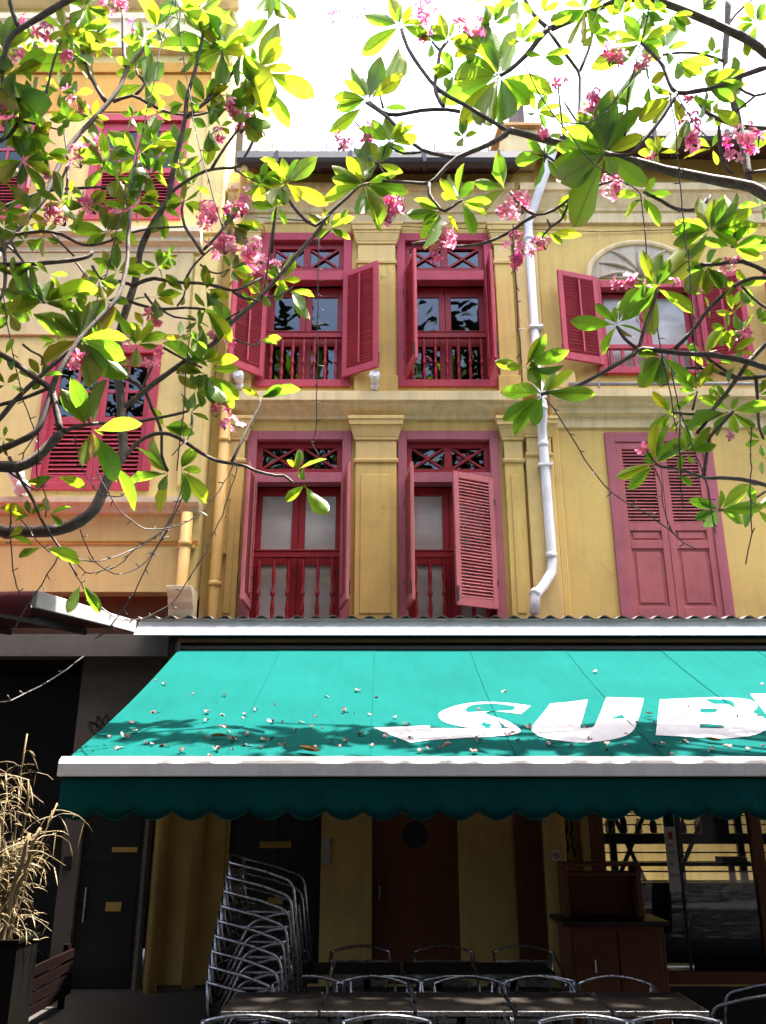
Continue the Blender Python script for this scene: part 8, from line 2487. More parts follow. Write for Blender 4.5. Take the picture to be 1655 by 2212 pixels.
# moulded bracket end above the porch and dark slot beside it
MB().extrude_x(-2.56, -2.26, [(YL + .02, 4.02), (YL - .16, 4.04), (YL - .18, 4.16), (YL - .24, 4.24), (YL - .25, 4.29), (YL - .36, 4.36), (YL - .37, 4.41), (YL + .02, 4.41)]).build('eave_moulding', M['pinkcream'], lh, bevel=.006)
MB().box(-9, -2.57, YL + .24, YL + .27, 3.86, 4.419).build('recess_panel', M['brown'], lh)
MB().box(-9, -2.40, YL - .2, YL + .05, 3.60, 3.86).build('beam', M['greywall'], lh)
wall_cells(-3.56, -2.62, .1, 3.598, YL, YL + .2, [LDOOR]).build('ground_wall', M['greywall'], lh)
d = MB().box(-3.36, -2.66, YL + .08, YL + .13, .1, 2.3)
d.box(-3.30, -2.72, YL + .066, YL + .0795, .3, 1.2).box(-3.30, -2.72, YL + .066, YL + .0795, 1.35, 2.2)
ld = d.build('door', M['darkdoor'], lh)
ld['label'] = 'black glazed door with small brass yellow stickers'
MB().box(-3.02, -2.74, YL + .05, YL + .065, 1.46, 1.51).build('name_plate', M['plate'], ld)
MB().box(-3.03, -2.86, YL + .05, YL + .065, .86, .95).build('letter_plate', M['plate'], ld)
MB().tube([(-3.25, YL + .03, .75), (-3.25, YL + .02, 1.1)], .013, 8).build('handle', M['alu'], ld)
MB().box(-3.52, -3.44, YL - .02, YL - .002, 1.28, 1.42).build('switch_plate', M['blackmetal'], lh)
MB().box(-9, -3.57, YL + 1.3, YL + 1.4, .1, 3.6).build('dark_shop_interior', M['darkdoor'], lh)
MB().box(-2.62, -1.80, YF - .03, YF - .004, .1, 3.9).build('column', M['yellow'], lh, bevel=.01)
# drawn emblem on the grey wall: a looping lotus of thin black lines
em = MB()
ex, ez = -3.22, 2.70
for k in range(5):
    a = rad(90 + (k - 2) * 24)
    pts = []
    for i in range(11):
        t = i / 10
        l = .26 * t
        s_ = .045 * math.sin(math.pi * t)
        pts.append((ex + l * math.cos(a) - s_ * math.sin(a), YL - .004, ez + l * math.sin(a) + s_ * math.cos(a)))
    for i in range(10, -1, -1):
        t = i / 10
        l = .26 * t
        s_ = -.045 * math.sin(math.pi * t)
        pts.append((ex + l * math.cos(a) - s_ * math.sin(a), YL - .004, ez + l * math.sin(a) + s_ * math.cos(a)))
    em.tube(pts, .005, 5)
em.build('drawn_emblem', M['dark'], lh, kind='stuff')
# ------------------------------------------------------------------ house across the street (seen only in the window glass)
op = thing('shophouse', 'grey green shophouse row across the street reflected in the window glass', 'building', (0, -9, 0))
holes = [(x, x + 1.3, z, z + 2.2) for x in range(-45, 45, 3) for z in (4.4, 7.8)] + [(x, x + 2.2, .0, 2.9) for x in range(-45, 45, 4)]
wall_cells(-46, 46, 0, 11.5, -9.2, -9, holes).build('wall', M['opposite'], op)
MB().box(-46, 46, -9.6, -9.5, 0, 11.4).build('rear_rooms', M['darkdoor'], op)
MB().box(-46, 46, -9.0, -8.6, 3.5, 3.7).build('ledge', M['opposite'], op)
for x0, x1, h_, lab in ((-46, -9.02, 14, 'further shophouse of the row beyond the left picture edge'), (9.02, 46, 12, 'further shophouse of the row beyond the right picture edge')):
    nb_ = thing('shophouse', lab, 'building', ((x0 + x1) / 2, 10.4, 0))
    wall_cells(x0, x1, 0, h_, 10.3, 10.6, [(x, x + 1.3, z, z + 2.2) for x in range(int(x0) + 2, int(x1) - 2, 3) for z in (4.6, 8.0)] + [(x, x + 2.2, 0, 2.8) for x in range(int(x0) + 2, int(x1) - 3, 4)]).build('wall', M['opposite'], nb_)
    MB().box(x0, x1, 10.9, 11.0, 0, h_ - .1).build('rear_rooms', M['darkdoor'], nb_)
    MB().extrude_x(x0 + .1, x1 - .1, [(7.0, 2.9), (10.28, 3.8), (10.28, 3.85), (7.0, 2.95)]).build('canopy', M['canopy'], nb_)

# ------------------------------------------------------------------ green awning
AX0, AX1 = -2.28, 8.4
AB = Vector((0, 9.51, 3.58)); AF = Vector((0, 6.40, 2.247))
AN = Vector((0, -(AB.z - AF.z), AB.y - AF.y)).normalized()
def sag(x, s):
    ph = (x + 2.28) / 1.06
    return -.045 * math.sin(math.pi * s) * (1 + .3 * math.sin(x * 1.7 + .6)) - .016 * math.sin(math.pi * (ph % 1)) * math.sin(math.pi * s) + .008 * math.sin(x * 5.1 + s * 4) * s
def aw(x, s, h=0.0):
    p = AB.lerp(AF, s)
    return Vector((x, p.y, p.z)) + AN * (h + sag(x, s))
awn = thing('awning', 'large extended green awning with white lettering and scalloped edge over the cafe tables', 'awning', (1.8, 9.5, 3.58))
seams = [AX0, -1.145, -.09, .97, 2.03, 3.09, 4.15, 5.2, 6.26, 7.32, AX1]
for i in range(len(seams) - 1):
    a, b = seams[i], seams[i + 1]
    m = MB(); nx, ns = 8, 14
    up = .0015 * (i % 2)
    for h in (0, -.004):
        for k in range(ns + 1):
            for j in range(nx + 1):
                xx = a + (b - a) * j / nx + (.008 if j == nx and i % 2 == 0 and i < len(seams) - 2 else 0)
                m.v.append(tuple(aw(xx, k / ns, h + up)))
    q = (nx + 1) * (ns + 1)
    for k in range(ns):
        for j in range(nx):
            e = k * (nx + 1) + j
            m.f.append((e, e + nx + 1, e + nx + 2, e + 1))
            m.f.append((q + e, q + e + 1, q + e + nx + 2, q + e + nx + 1))
    m.build('fabric_panel', M['green'], awn, smooth=True)
    if i:
        MB().tube([aw(a, k / 14, .003) for k in range(15)], .0045, 5).build('seam', M['green'], awn)
for ch in 'SUBW':
    loops = LETTERS[ch]
    # refine edges so that the print follows the cloth
    rl = []
    for lp in loops:
        r2 = []
        for i, p in enumerate(lp):
            q = lp[(i + 1) % len(lp)]
            n = max(1, int(math.hypot(q[0] - p[0], (q[1] - p[1]) * 3.4) / .12))
            for k in range(n): r2.append((p[0] + (q[0] - p[0]) * k / n, p[1] + (q[1] - p[1]) * k / n))
        rl.append(r2)
    tri = tessellate_polygon([[Vector((p[0], p[1] * 3.4, 0)) for p in lp] for lp in rl])
    m = MB()
    for lp in rl:
        m.v += [tuple(aw(p[0], p[1], .0065)) for p in lp]
    m.f += [tuple(t3) for t3 in tri]
    o = m.build('letter', M['letterwhite'], awn)
    o['label'] = 'white printed letter ' + ch
MB().extrude_x(AX0 - .03, AX1 + .03, [(6.43, 2.262), (6.385, 2.266), (6.345, 2.235), (6.335, 2.215), (6.335, 2.125), (6.43, 2.125)]).build('front_bar', M['offwhite'], awn, bevel=.006)
MB().tube([(AX0, 9.56, 3.60), (AX1, 9.56, 3.60)], .05, 12).build('roller', M['blackmetal'], awn)
m = MB()
k = 560; per = .268
for i in range(k + 1):
    x = AX0 + (AX1 - AX0) * i / k
    zb = 1.872 - .032 * math.cos(2 * math.pi * (x - AX0 - .10) / per - math.pi) + .004 * math.sin(x * 7)
    zb = 1.868 + .034 * (abs(math.sin(math.pi * (x - AX0) / per)) * -2 + 1) * .9
    for r_ in range(5):
        f = r_ / 4
        z = 2.13 + (zb - 2.13) * f
        y = 6.365 + .012 * f * math.sin(x * 9.3) + .010 * f * math.sin(x * 23.7 + 1)
        m.v.append((x, y, z))
for i in range(k):
    for r_ in range(4):
        a = i * 5 + r_
        m.f.append((a, a + 1, a + 6, a + 5))
va = m.build('valance', M['green'], awn, smooth=True)
sd = va.modifiers.new('thick', 'SOLIDIFY'); sd.thickness = .003
m = MB()
m.tube([(AX0 + (AX1 - AX0) * i / k, 6.362, 1.866 + .034 * (abs(math.sin(math.pi * ((AX1 - AX0) * i / k) / per)) * -2 + 1) * .9) for i in range(0, k + 1, 2)], .004, 5)
m.build('valance_piping', M['green'], awn)
for x in (-1.6, 2.4, 6.4):
    MB().tube([(x, 9.5, 3.47), (x + .9, 8.0, 2.84), (x + .35, 6.5, 2.17)], .028, 8).build('folding_arm', M['offwhite'], awn)
MB().box(AX0 - .02, AX0 + .02, 9.45, 9.7, 3.50, 3.66).build('end_bracket', M['blackmetal'], awn)

# ------------------------------------------------------------------ blossoms fallen on the awning
def flower_mesh(name, mat, curl, seed, sz=1.0, squash=1.0, np_=5, crumple=0):
    r = random.Random(seed)
    vs, fs, uvs = [], [], []
    for p in range(np_):
        a = 2 * math.pi * p / 5 + r.uniform(-.18, .18) * (1 + 4 * crumple)
        l = r.uniform(.8 - .45 * crumple, 1.1) * sz
        cu = curl * r.uniform(.5, 1.5)
        tw = r.uniform(-.25, .25) * (1 + 4 * crumple)
        rows = [(0, .06, 0), (.35, .21, .05), (.72, .28, .02), (1.0, .11, -.12)]
        k = len(vs)
        for d_, hw, z in rows:
            for s_ in (-1, 1):
                x = d_ * l; y = s_ * hw * sz
                zz = (z * sz - cu * d_ * d_ * sz + tw * s_ * hw * sz) * squash + .10 * (1 - d_) * 0
                vs.append((x * math.cos(a) - y * math.sin(a), x * math.sin(a) + y * math.cos(a), zz))
                uvs.append((d_, .5 + s_ * hw))
        for q in range(3):
            fs.append((k + 2 * q, k + 2 * q + 2, k + 2 * q + 3, k + 2 * q + 1))
    me = bpy.data.meshes.new(name)
    me.from_pydata(vs, [], fs)
    ul = me.uv_layers.new(name='UVMap')
    for lp in me.loops: ul.data[lp.index].uv = uvs[lp.vertex_index]
    me.polygons.foreach_set('use_smooth', [True] * len(me.polygons))
    me.materials.append(mat)
    return me
fallen_me = [flower_mesh('blossom', M['petaldry'], c, 40 + i, .040, 1.3, n_, 1) for i, (c, n_) in enumerate(((.3, 4), (-.5, 5), (.6, 3), (-.9, 5), (.2, 2)))]
awn_q = AN.to_track_quat('Z', 'Y')
for i, (x, s) in enumerate(FALLEN):
    if not (0.02 < s < .985): continue
    me = fallen_me[i % 5]
    p = aw(x, s, .014)
    q = awn_q @ Matrix.Rotation(rnd.uniform(0, 6.28), 4, 'Z').to_quaternion() @ Matrix.Rotation(rnd.uniform(-.3, .3), 4, 'X').to_quaternion()
    sc = rnd.uniform(.7, 1.3)
    o = place('fallen_blossom', me, None, None, p, q, scale=(sc, sc * rnd.uniform(.55, 1), sc * rnd.uniform(.35, .7)))
    def inside(lp):
        c_ = False
        for (xa, sa), (xb, sb) in zip(lp, lp[1:] + lp[:1]):
            if (sa > s) != (sb > s) and x < (xb - xa) * (s - sa) / (sb - sa) + xa: c_ = not c_
        return c_
    on = [ch for ch in 'SUBW' if inside(LETTERS[ch][0])]
    if on: lab = 'fallen pink blossom lying on the white letter ' + on[0]
    elif s < .45: lab = 'fallen pink blossom on the open upper part of the green awning'
    elif s > .90: lab = 'fallen pink blossom on the green cloth just above the white front bar'
    elif x < -.1: lab = 'fallen pink blossom on the green cloth left of the white arrow'
    else: lab = 'fallen pink blossom on the green cloth between or below the white letters'
    tag(o, lab, 'blossom', 'fallen blossoms: ' + lab[len('fallen pink blossom '):])
DRYLAB = ['curled yellow dry leaf among blossoms near the left of the green awning', 'largest curled tan leaf lying just above the white awning bar', 'pale dry leaf lying below the white letter B', 'small brown leaf scrap lying between the white letters U and B']
for (x, s), lab in zip(DRY, DRYLAB):
    m = MB(); L_ = .19 if 'largest' in lab else .13
    if 'scrap' in lab: L_ = .07
    rows = []
    for i in range(7):
        t = i / 6
        hw = .032 * math.sin(math.pi * min(1, t * .9 + .08)) * (L_ / .15)
        for j in (-1, -.4, .4, 1):
            m.v.append(((t - .5) * L_, j * hw * .6, .012 + .05 * (t - .5) ** 2 * 4 * L_ * 2 + abs(j) ** 2 * hw * .9))
    for i in range(6):
        for j in range(3):
            a = i * 4 + j
            m.f.append((a, a + 4, a + 5, a + 1))
    me = m.mesh('dry_leaf', True)
    o = place('dry_leaf', me, M['dryleaf'], None, aw(x, s, .006), awn_q @ Matrix.Rotation(rnd.uniform(-.5, .6), 4, 'Z').to_quaternion())
    tag(o, lab, 'leaf')

# ------------------------------------------------------------------ maroon canopy of the left shop
cnp = thing('canopy', 'maroon fabric canopy in a grey metal frame over the left shop porch', 'canopy', (-4.5, 9.5, 3.9))
def cz(y): return 3.50 + (y - 6.75) * (3.87 - 3.50) / (9.6 - 6.75)
MB().extrude_x(-2.83, -2.79, [(6.75, 3.44), (9.6, cz(9.6) - .07), (9.6, cz(9.6) + .06), (6.75, 3.58)]).build('side_rail', M['greymetal'], cnp, bevel=.004)
MB().extrude_x(-8.5, -2.835, [(6.85, 3.52), (9.6, cz(9.6) - .02), (9.6, cz(9.6)), (6.85, 3.54)]).build('canvas', M['canopy'], cnp)
for i in range(6):
    x = -3.4 - i * .85
    MB().extrude_x(x, x + .05, [(6.86, 3.44), (9.6, cz(9.6) - .10), (9.6, cz(9.6) - .03), (6.86, 3.51)]).build('rafter', M['blackmetal'], cnp)
m = MB(); k = 26
for i in range(k + 1):
    x = -2.86 - i * .2
    for j in range(9):
        t = j / 8
        a = math.pi * (t * 1.1 - .05)
        b_ = .06 + .02 * math.sin(x * 5) + .012 * math.sin(x * 17)
        m.v.append((x, 6.86 - b_ * .9 * math.sin(a), 3.50 + .02 * math.sin(x * 3.1) - .09 * math.cos(a) * (1 + .3 * math.sin(x * 4))))
for i in range(k):
    for j in range(8):
        a = i * 9 + j
        m.f.append((a, a + 1, a + 10, a + 9))
m.build('canvas_roll', M['canopy'], cnp, smooth=True)

# ------------------------------------------------------------------ floodlights on the ledges and the left lamp
def flood(name, x, y, z, lab):
    t = thing(name, lab, 'floodlight', (x, y, z), 'small white floodlights on the cornice')
    MB().tube([(x, y, z + .02), (x, y - .01, z + .11), (x, y - .02, z + .12)], [.055, .055, .045], 12).build('base', M['offwhite'], t, smooth=True)
    MB().tube([(x, y - .02, z + .13), (x, y - .13, z + .17), (x, y - .16, z + .18)], [.05, .075, .07], 14).build('lamp_head', M['white'], t, smooth=True)
    MB().tube([(x, y - .162, z + .181), (x, y - .168, z + .183)], .05, 12).build('lens', M['cloudy'], t)
flood('floodlight', -1.93, YF - .17, 7.21, 'small white floodlight on the cornice below the leftmost crimson shutter')
flood('floodlight', -.11, YF - .17, 7.21, 'small white floodlight on the cornice at the foot of the centre pilaster')
t = thing('wall_lamp', 'white twin spotlight on the peach wall at the left picture edge', 'lamp', (-4.52, YL, 5.62))
MB().box(-4.62, -4.50, YL - .2, YL - .0, 5.635, 5.75).build('mount', M['white'], t, bevel=.02)
MB().tube([(-4.56, YL - .16, 5.78), (-4.56, YL - .34, 5.88)], [.085, .10], 14).build('lamp_head', M['white'], t, smooth=True)
MB().tube([(-4.47, YL - .2, 5.70), (-4.43, YL - .36, 5.66)], [.07, .085], 14).build('lamp_head', M['offwhite'], t, smooth=True)

# ------------------------------------------------------------------ signs
t = thing('no_smoking_sign', 'small white no smoking sign on the rounded yellow pillar', 'sign', (1.93, YF - .2, 1.42))
MB().box(1.885, 1.985, YF - .2, YF - .192, 1.37, 1.48).build('plate', M['paper'], t)
MB().tube([(1.935 + .034 * math.cos(a * math.pi / 12), YF - .203, 1.425 + .034 * math.sin(a * math.pi / 12)) for a in range(25)], .005, 5).bar((1.911, YF - .203, 1.449), (1.959, YF - .203, 1.401), .008, .004).build('ban_symbol', M['redprint'], t)
MB().box(1.915, 1.955, YF - .2035, YF - .2005, 1.421, 1.430).build('cigarette_symbol', M['dark'], t)

# ------------------------------------------------------------------ cabinet beside the shopfront
cb = thing('cabinet', 'brown timber cafe cabinet with an upright hutch standing by the shopfront', 'cabinet', (1.95, 8.4, 0))
m = MB().box(1.60, 2.42, 8.15, 8.65, .10, .96)
m.box(1.64, 2.00, 8.135, 8.1495, .16, .92).box(2.02, 2.38, 8.135, 8.1495, .16, .92)
m.build('carcass', M['brown'], cb, bevel=.006)
MB().box(1.53, 2.46, 8.08, 8.68, .962, 1.0).build('counter_top', M['darkdoor'], cb, bevel=.006)
MB().box(1.62, 1.66, 8.35, 8.62, 1.002, 1.42).box(2.28, 2.32, 8.35, 8.62, 1.002, 1.42).box(1.661, 2.279, 8.36, 8.62, 1.34, 1.37).box(1.661, 2.279, 8.58, 8.61, 1.002, 1.339).box(1.62, 2.32, 8.34, 8.62, 1.421, 1.45).build('hutch', M['brown'], cb, bevel=.004)
MB().tube([(1.80, 8.12, .60), (1.80, 8.12, .70)], .008, 6).build('handle', M['alu'], cb)

# ------------------------------------------------------------------ cafe chairs and tables
def arc_pts(seq, r=.05, n=4):
    """round the corners of a polyline"""
    P_ = [Vector(p) for p in seq]
    out = [P_[0]]
    for i in range(1, len(P_) - 1):
        a, b, c = P_[i - 1], P_[i], P_[i + 1]
        ra = min(r, (b - a).length * .45, (c - b).length * .45)
        p = b + (a - b).normalized() * ra; q = b + (c - b).normalized() * ra
        for k in range(n + 1):
            t = k / n
            out.append((1 - t) ** 2 * p + 2 * t * (1 - t) * b + t * t * q)
    out.append(P_[-1])
    return out
def chair_meshes():
    """faces +x; origin on the floor"""
    ms = {}
    back = []
    for i in range(9):
        a = math.pi * i / 8
        back.append((-.25 - .05 * math.sin(a), .25 - .5 * i / 8, .765 + .04 * math.sin(a)))
    fr = arc_pts([(.30, .27, 0), (.22, .265, .64), (.0, .26, .71)] , .07) + [Vector(p) for p in back] + arc_pts([(.30, -.27, 0), (.22, -.265, .64), (.0, -.26, .71)], .07)[::-1]
    ms['frame'] = MB().tube(fr, .0105, 8).mesh('frame', True)
    ms['rear_leg'] = [MB().tube(arc_pts([(-.27, s_ * .235, 0), (-.08, s_ * .23, .37), (.12, s_ * .22, .425), (.2, s_ * .25, .43)], .06), .0115, 8).mesh('rear_leg', True) for s_ in (-1, 1)]
    ms['seat_rim'] = MB().tube(arc_pts([(.2, 0, .435), (.2, .22, .435), (-.2, .2, .435), (-.2, -.2, .435), (.2, -.22, .435), (.2, 0, .435)], .09), .011, 8).mesh('seat_rim', True)
    m = MB()
    for i in range(7):
        x = -.18 + i * .055
        m.box(x, x + .042, -.195, .195, .437, .446)
    ms['seat_slats'] = m.mesh('seat_slats')
    m = MB()
    for z in (.50, .575, .65):
        k = len(m.v)
        for i in range(9):
            a = math.pi * i / 8
            x, y = -.235 - .045 * math.sin(a), .235 - .47 * i / 8
            m.v += [(x, y, z), (x, y, z + .052), (x + .006, y, z), (x + .006, y, z + .052)]
        for i in range(8):
            e = k + i * 4
            m.f += [(e, e + 4, e + 5, e + 1), (e + 2, e + 3, e + 7, e + 6), (e + 1, e + 5, e + 7, e + 3), (e, e + 2, e + 6, e + 4)]
    ms['backrest'] = m.mesh('backrest')
    m = MB()
    for s_ in (-1,): m.tube([(-.20, s_ * .205, .435), (-.245, s_ * .235, .60), (-.255, s_ * .245, .765)], .010, 7)
    ms['back_post'] = [m.mesh('back_post', True), MB().tube([(-.20, .205, .435), (-.245, .235, .60), (-.255, .245, .765)], .010, 7).mesh('back_post', True)]
    return ms
CM = chair_meshes()
for k_, v_ in CM.items():
    for me in (v_ if isinstance(v_, list) else [v_]): me.materials.append(M['alu'])
def chair(x, y, z, rz, label, group):
    t = place('cafe_chair', None, None, None, (x, y, z))
    tag(t, label, 'chair', group)
    for k_, v_ in CM.items():
        for me in (v_ if isinstance(v_, list) else [v_]):
            place(k_, me, None, t, (0, 0, 0), local=True)
    t.rotation_euler = (0, 0, rz)
    return t
ORD = ['lowest', 'second from the bottom', 'third from the bottom', 'fourth from the bottom', 'fifth from the bottom', 'fourth from the top', 'third from the top', 'second from the top', 'topmost']
for i in range(9):
    chair(-.93 + .014 * i - .03, 6.95 + rnd.uniform(-.006, .006), .0 + .097 * i - .03 * 0, rad(-3 + rnd.uniform(-1.2, 1.2)), 'aluminium cafe chair, %s of the tall stack under the awning' % ORD[i], 'aluminium chairs in the tall stack')
TABLES = []
def table(x0, x1, y0, y1, label):
    t = thing('cafe_table', label, 'table', ((x0 + x1) / 2, (y0 + y1) / 2, 0), 'square metal cafe tables under the awning')
    MB().box(x0 + .012, x1 - .012, y0 + .012, y1 - .012, .722, .7462).build('table_top', M['tabletop'], t)
    e = MB()
    e.box(x0, x1, y0, y0 + .011, .715, .745).box(x0, x1, y1 - .011, y1, .715, .745).box(x0, x0 + .011, y0 + .0115, y1 - .0115, .715, .745).box(x1 - .011, x1, y0 + .0115, y1 - .0115, .715, .745)
    e.build('edge_band', M['alu'], t, bevel=.003)
    cx, cy = (x0 + x1) / 2, (y0 + y1) / 2
    MB().tube([(cx, cy, .03), (cx, cy, .72)], .03, 10).build('pedestal', M['alu'], t, smooth=True)
    for dx, dy in ((1, 1), (1, -1), (-1, 1), (-1, -1)):
        MB().tube([(cx, cy, .06), (cx + dx * .2, cy + dy * .2, .015)], .016, 7).build('foot', M['alu'], t)
    for s_ in (-1, 1): MB().box(cx + s_ * .12 - .015, cx + s_ * .12 + .015, y0 + .06, y1 - .06, .695, .714).build('bearer', M['alu'], t)
def tabletop():
    m, t, p, L = simple('dark_table_laminate', (.012, .010, .009), .6, 0, .1)
    n = tex_noise(t, coords(t), 6, 4)
    L.new(ramp(t, n, [(.3, (.008, .007, .006)), (.7, (.024, .019, .015))]), p.inputs['Base Color'])
    return m
M['tabletop'] = tabletop()
words = ['first', 'second', 'third', 'fourth', 'fifth']
for i, (a, b) in enumerate(((-.95, -.41), (-.385, .14), (.153, .71), (.72, 1.30))):
    table(a, b, 7.16, 7.70, 'dark topped metal cafe table, %s from the left in the back row' % words[i])
for i, (a, b) in enumerate(((-.985, -.40), (-.38, .185), (.207, .79), (.82, 1.385), (1.41, 1.985))):
    table(a, b, 5.92, 6.50, 'dark topped metal cafe table, %s from the left in the front row' % words[i])
def row(px, y, rz, what, g):
    for i, x in enumerate(px):
        chair(x, y, 0, rz + rad(rnd.uniform(-5, 5)), 'metal chair, %s from left, %s' % (words[i], what), g)
DN, UPW = rad(-90), rad(90)
row((-.88, -.18, .50, 1.18), 7.84, DN, 'behind the back row of tables', 'chairs behind the back tables')
row((.02, .52, 1.1), 7.02, UPW, 'back to the street between the table rows', 'chairs before the back tables')
row((-.52, -.08, .58, 1.07, 1.58), 6.42, DN, 'tucked behind the front row of tables', 'chairs behind the front tables')
row((-.78, 0.02, 1.14, 1.68), 5.80, UPW, 'back to the street before the front tables', 'chairs before the front tables')
chair(2.55, 6.7, 0, rad(150), 'aluminium cafe chair standing alone at the right picture edge', 'chairs before the front tables')

# ------------------------------------------------------------------ slatted screen, planter and dead bamboo at left
sc_ = thing('timber_screen', 'low dark slatted timber screen behind the dead bamboo', 'screen', (-3.05, 8.4, 0))
for i in range(4):
    z = .22 + i * .105
    MB().box(-3.07, -3.04, 7.4, 9.4, z, z + .075).build('slat', M['screen'], sc_)
for y in (7.4, 8.4, 9.3): MB().box(-3.12, -3.0725, y, y + .06, 0, .66).build('post', M['screen'], sc_)
PX, PY = -2.40, 6.05
pl = thing('planter', 'tall dark planter with a pale rim at the lower left edge', 'planter', (PX, PY, 0))
m = MB()
m.box(PX - .2, PX + .14, PY - .17, PY - .15, 0, 1.12).box(PX - .2, PX + .14, PY + .15, PY + .17, 0, 1.12).box(PX - .2, PX - .18, PY - .149, PY + .149, 0, 1.12).box(PX + .12, PX + .14, PY - .149, PY + .149, 0, 1.12)
m.build('box', M['pot'], pl)
MB().box(PX - .21, PX + .15, PY - .18, PY - .15, 1.121, 1.14).box(PX - .21, PX + .15, PY + .15, PY + .18, 1.121, 1.14).box(PX - .21, PX - .18, PY - .149, PY + .149, 1.121, 1.14).box(PX + .12, PX + .15, PY - .149, PY + .149, 1.121, 1.14).build('rim', M['pot'], pl)
MB().box(PX - .179, PX + .119, PY - .149, PY + .149, 1.0, 1.04).build('soil', M['ground'], pl)
bm_ = thing('dead_bamboo', 'dry straw coloured bamboo with withered leaves in the dark planter', 'plant', (PX, PY, 1.0))
rb = random.Random(3)
lf = MB()
tips = []
for i in range(13):
    thick = i < 4
    x0, y0 = PX - .02 + rb.uniform(-.09, .09), PY + rb.uniform(-.09, .09)
    lean_x, lean_y = rb.uniform(-.36, .18), rb.uniform(-.2, .12)
    hgt = (.66 + .10 * i / 3) if thick else rb.uniform(.7, 1.45)
    if thick: lean_x = .06 + .03 * i
    pts = []
    for k in range(9):
        t = k / 8
        pts.append((x0 + lean_x * t * t + .01 * math.sin(k * 2 + i), y0 + lean_y * t * t, 1.03 + hgt * t))
    MB().tube(pts, [(.017 if thick else .008) * (1 - .35 * k / 8) * (1.12 if k % 2 else 1) for k in range(9)], 7).build('cane', M['straw'], bm_, smooth=True)
    for j in range(16 if not thick else 12):
        t = rb.uniform(.15, 1.0)
        k = min(7, int(t * 8))
        p = Vector(pts[k]).lerp(Vector(pts[k + 1]), t * 8 - k if t < 1 else 1)
        az = rb.uniform(0, 6.283)
        ln = rb.uniform(.10, .34) * (1.0 if t > .6 else .8)
        d_ = Vector((math.cos(az), math.sin(az) * .8, rb.uniform(-.1, .6)))
        tw = [p + d_ * ln * u + Vector((rb.uniform(-.012, .012), rb.uniform(-.012, .012), -.16 * u * u * ln / .3)) for u in (0, .25, .5, .75, 1)]
        lf.tube(tw, [.0026, .0023, .002, .0016, .0011], 4)
        for q in range(rb.randint(2, 5)):
            u = rb.randint(1, 4)
            b0 = tw[u]
            d2 = (Vector((rb.uniform(-1, 1), rb.uniform(-1, 1), rb.uniform(-.9, .55)))).normalized()
            l2 = rb.uniform(.04, .13)
            sd = d2.cross(Vector((rb.uniform(-1, 1), rb.uniform(-1, 1), rb.uniform(-1, 1)))).normalized() * rb.uniform(.0018, .0045)
            dr = Vector((0, 0, -l2 * rb.uniform(.2, .8)))
            k0 = len(lf.v)
            for uu, wd in ((0, .3), (.35, 1), (.7, .8), (1, .05)):
                c_ = b0 + d2 * l2 * uu + dr * uu * uu
                lf.v += [tuple(c_ - sd * wd), tuple(c_ + sd * wd)]
            for e in range(3): lf.f.append((k0 + 2 * e, k0 + 2 * e + 1, k0 + 2 * e + 3, k0 + 2 * e + 2))
lf.build('withered_leaves', M['straw'], bm_, kind='stuff')

# ------------------------------------------------------------------ frangipani trees
tl = thing('frangipani_tree', 'frangipani tree with pink blossoms reaching in over the left house', 'tree', (-4.3, 6.4, 0))
tr = thing('frangipani_tree', 'frangipani tree with large dark leaf rosettes reaching in from the right', 'tree', (4.6, 5.6, 0))
TREES = {'l': tl, 'r': tr}
HUB = {'l': Vector((-4.3, 6.4, 2.9)), 'r': Vector((4.9, 5.7, 4.6))}
def bumpy(pts, rs, seed):
    return pts, rs
trunks = {'l': MB(), 'r': MB()}
for key in 'lr':
    b0 = TREES[key].location
    h = HUB[key]
    trunks[key].tube([b0, b0.lerp(h, .3) + Vector((.05, 0, 0)), b0.lerp(h, .7) + Vector((-.04, .03, 0)), h, h + (h - b0) * .08], [.17, .14, .125, .12, .07], 12)
for key, txt in BRANCHES:
    rows = [tuple(float(v) / 100 for v in p.split(',')) for p in txt.split(' ')]
    pts = [Vector(r_[:3]) for r_ in rows]; rs = [r_[3] / 10 for r_ in rows]
    MB().tube(pts, rs, 9).build('branch', M['bark'], TREES[key], smooth=True)
    # limb that joins an end outside the picture to the trunk
    h = HUB[key]
    for e, r_ in ((pts[0], rs[0]), (pts[-1], rs[-1])):
        t_ = e.y * .944 + (e.z - 1.9) * .329
        if (key == 'l' and e.x < -.447 * t_ - .0) or (key == 'r' and e.x > .447 * t_ + .0):
            side = -1 if key == 'l' else 1
            md = e.lerp(h, .5) + Vector((side * .45, 0, -.15))
            tt = [i / 7 for i in range(8)]
            trunks[key].tube([(1 - t) ** 2 * e + 2 * t * (1 - t) * md + t * t * h for t in tt], [r_ + (.05 - r_ * .4) * t for t in tt], 8)
for key in 'lr': trunks[key].build('trunk', M['bark'], TREES[key], smooth=True)

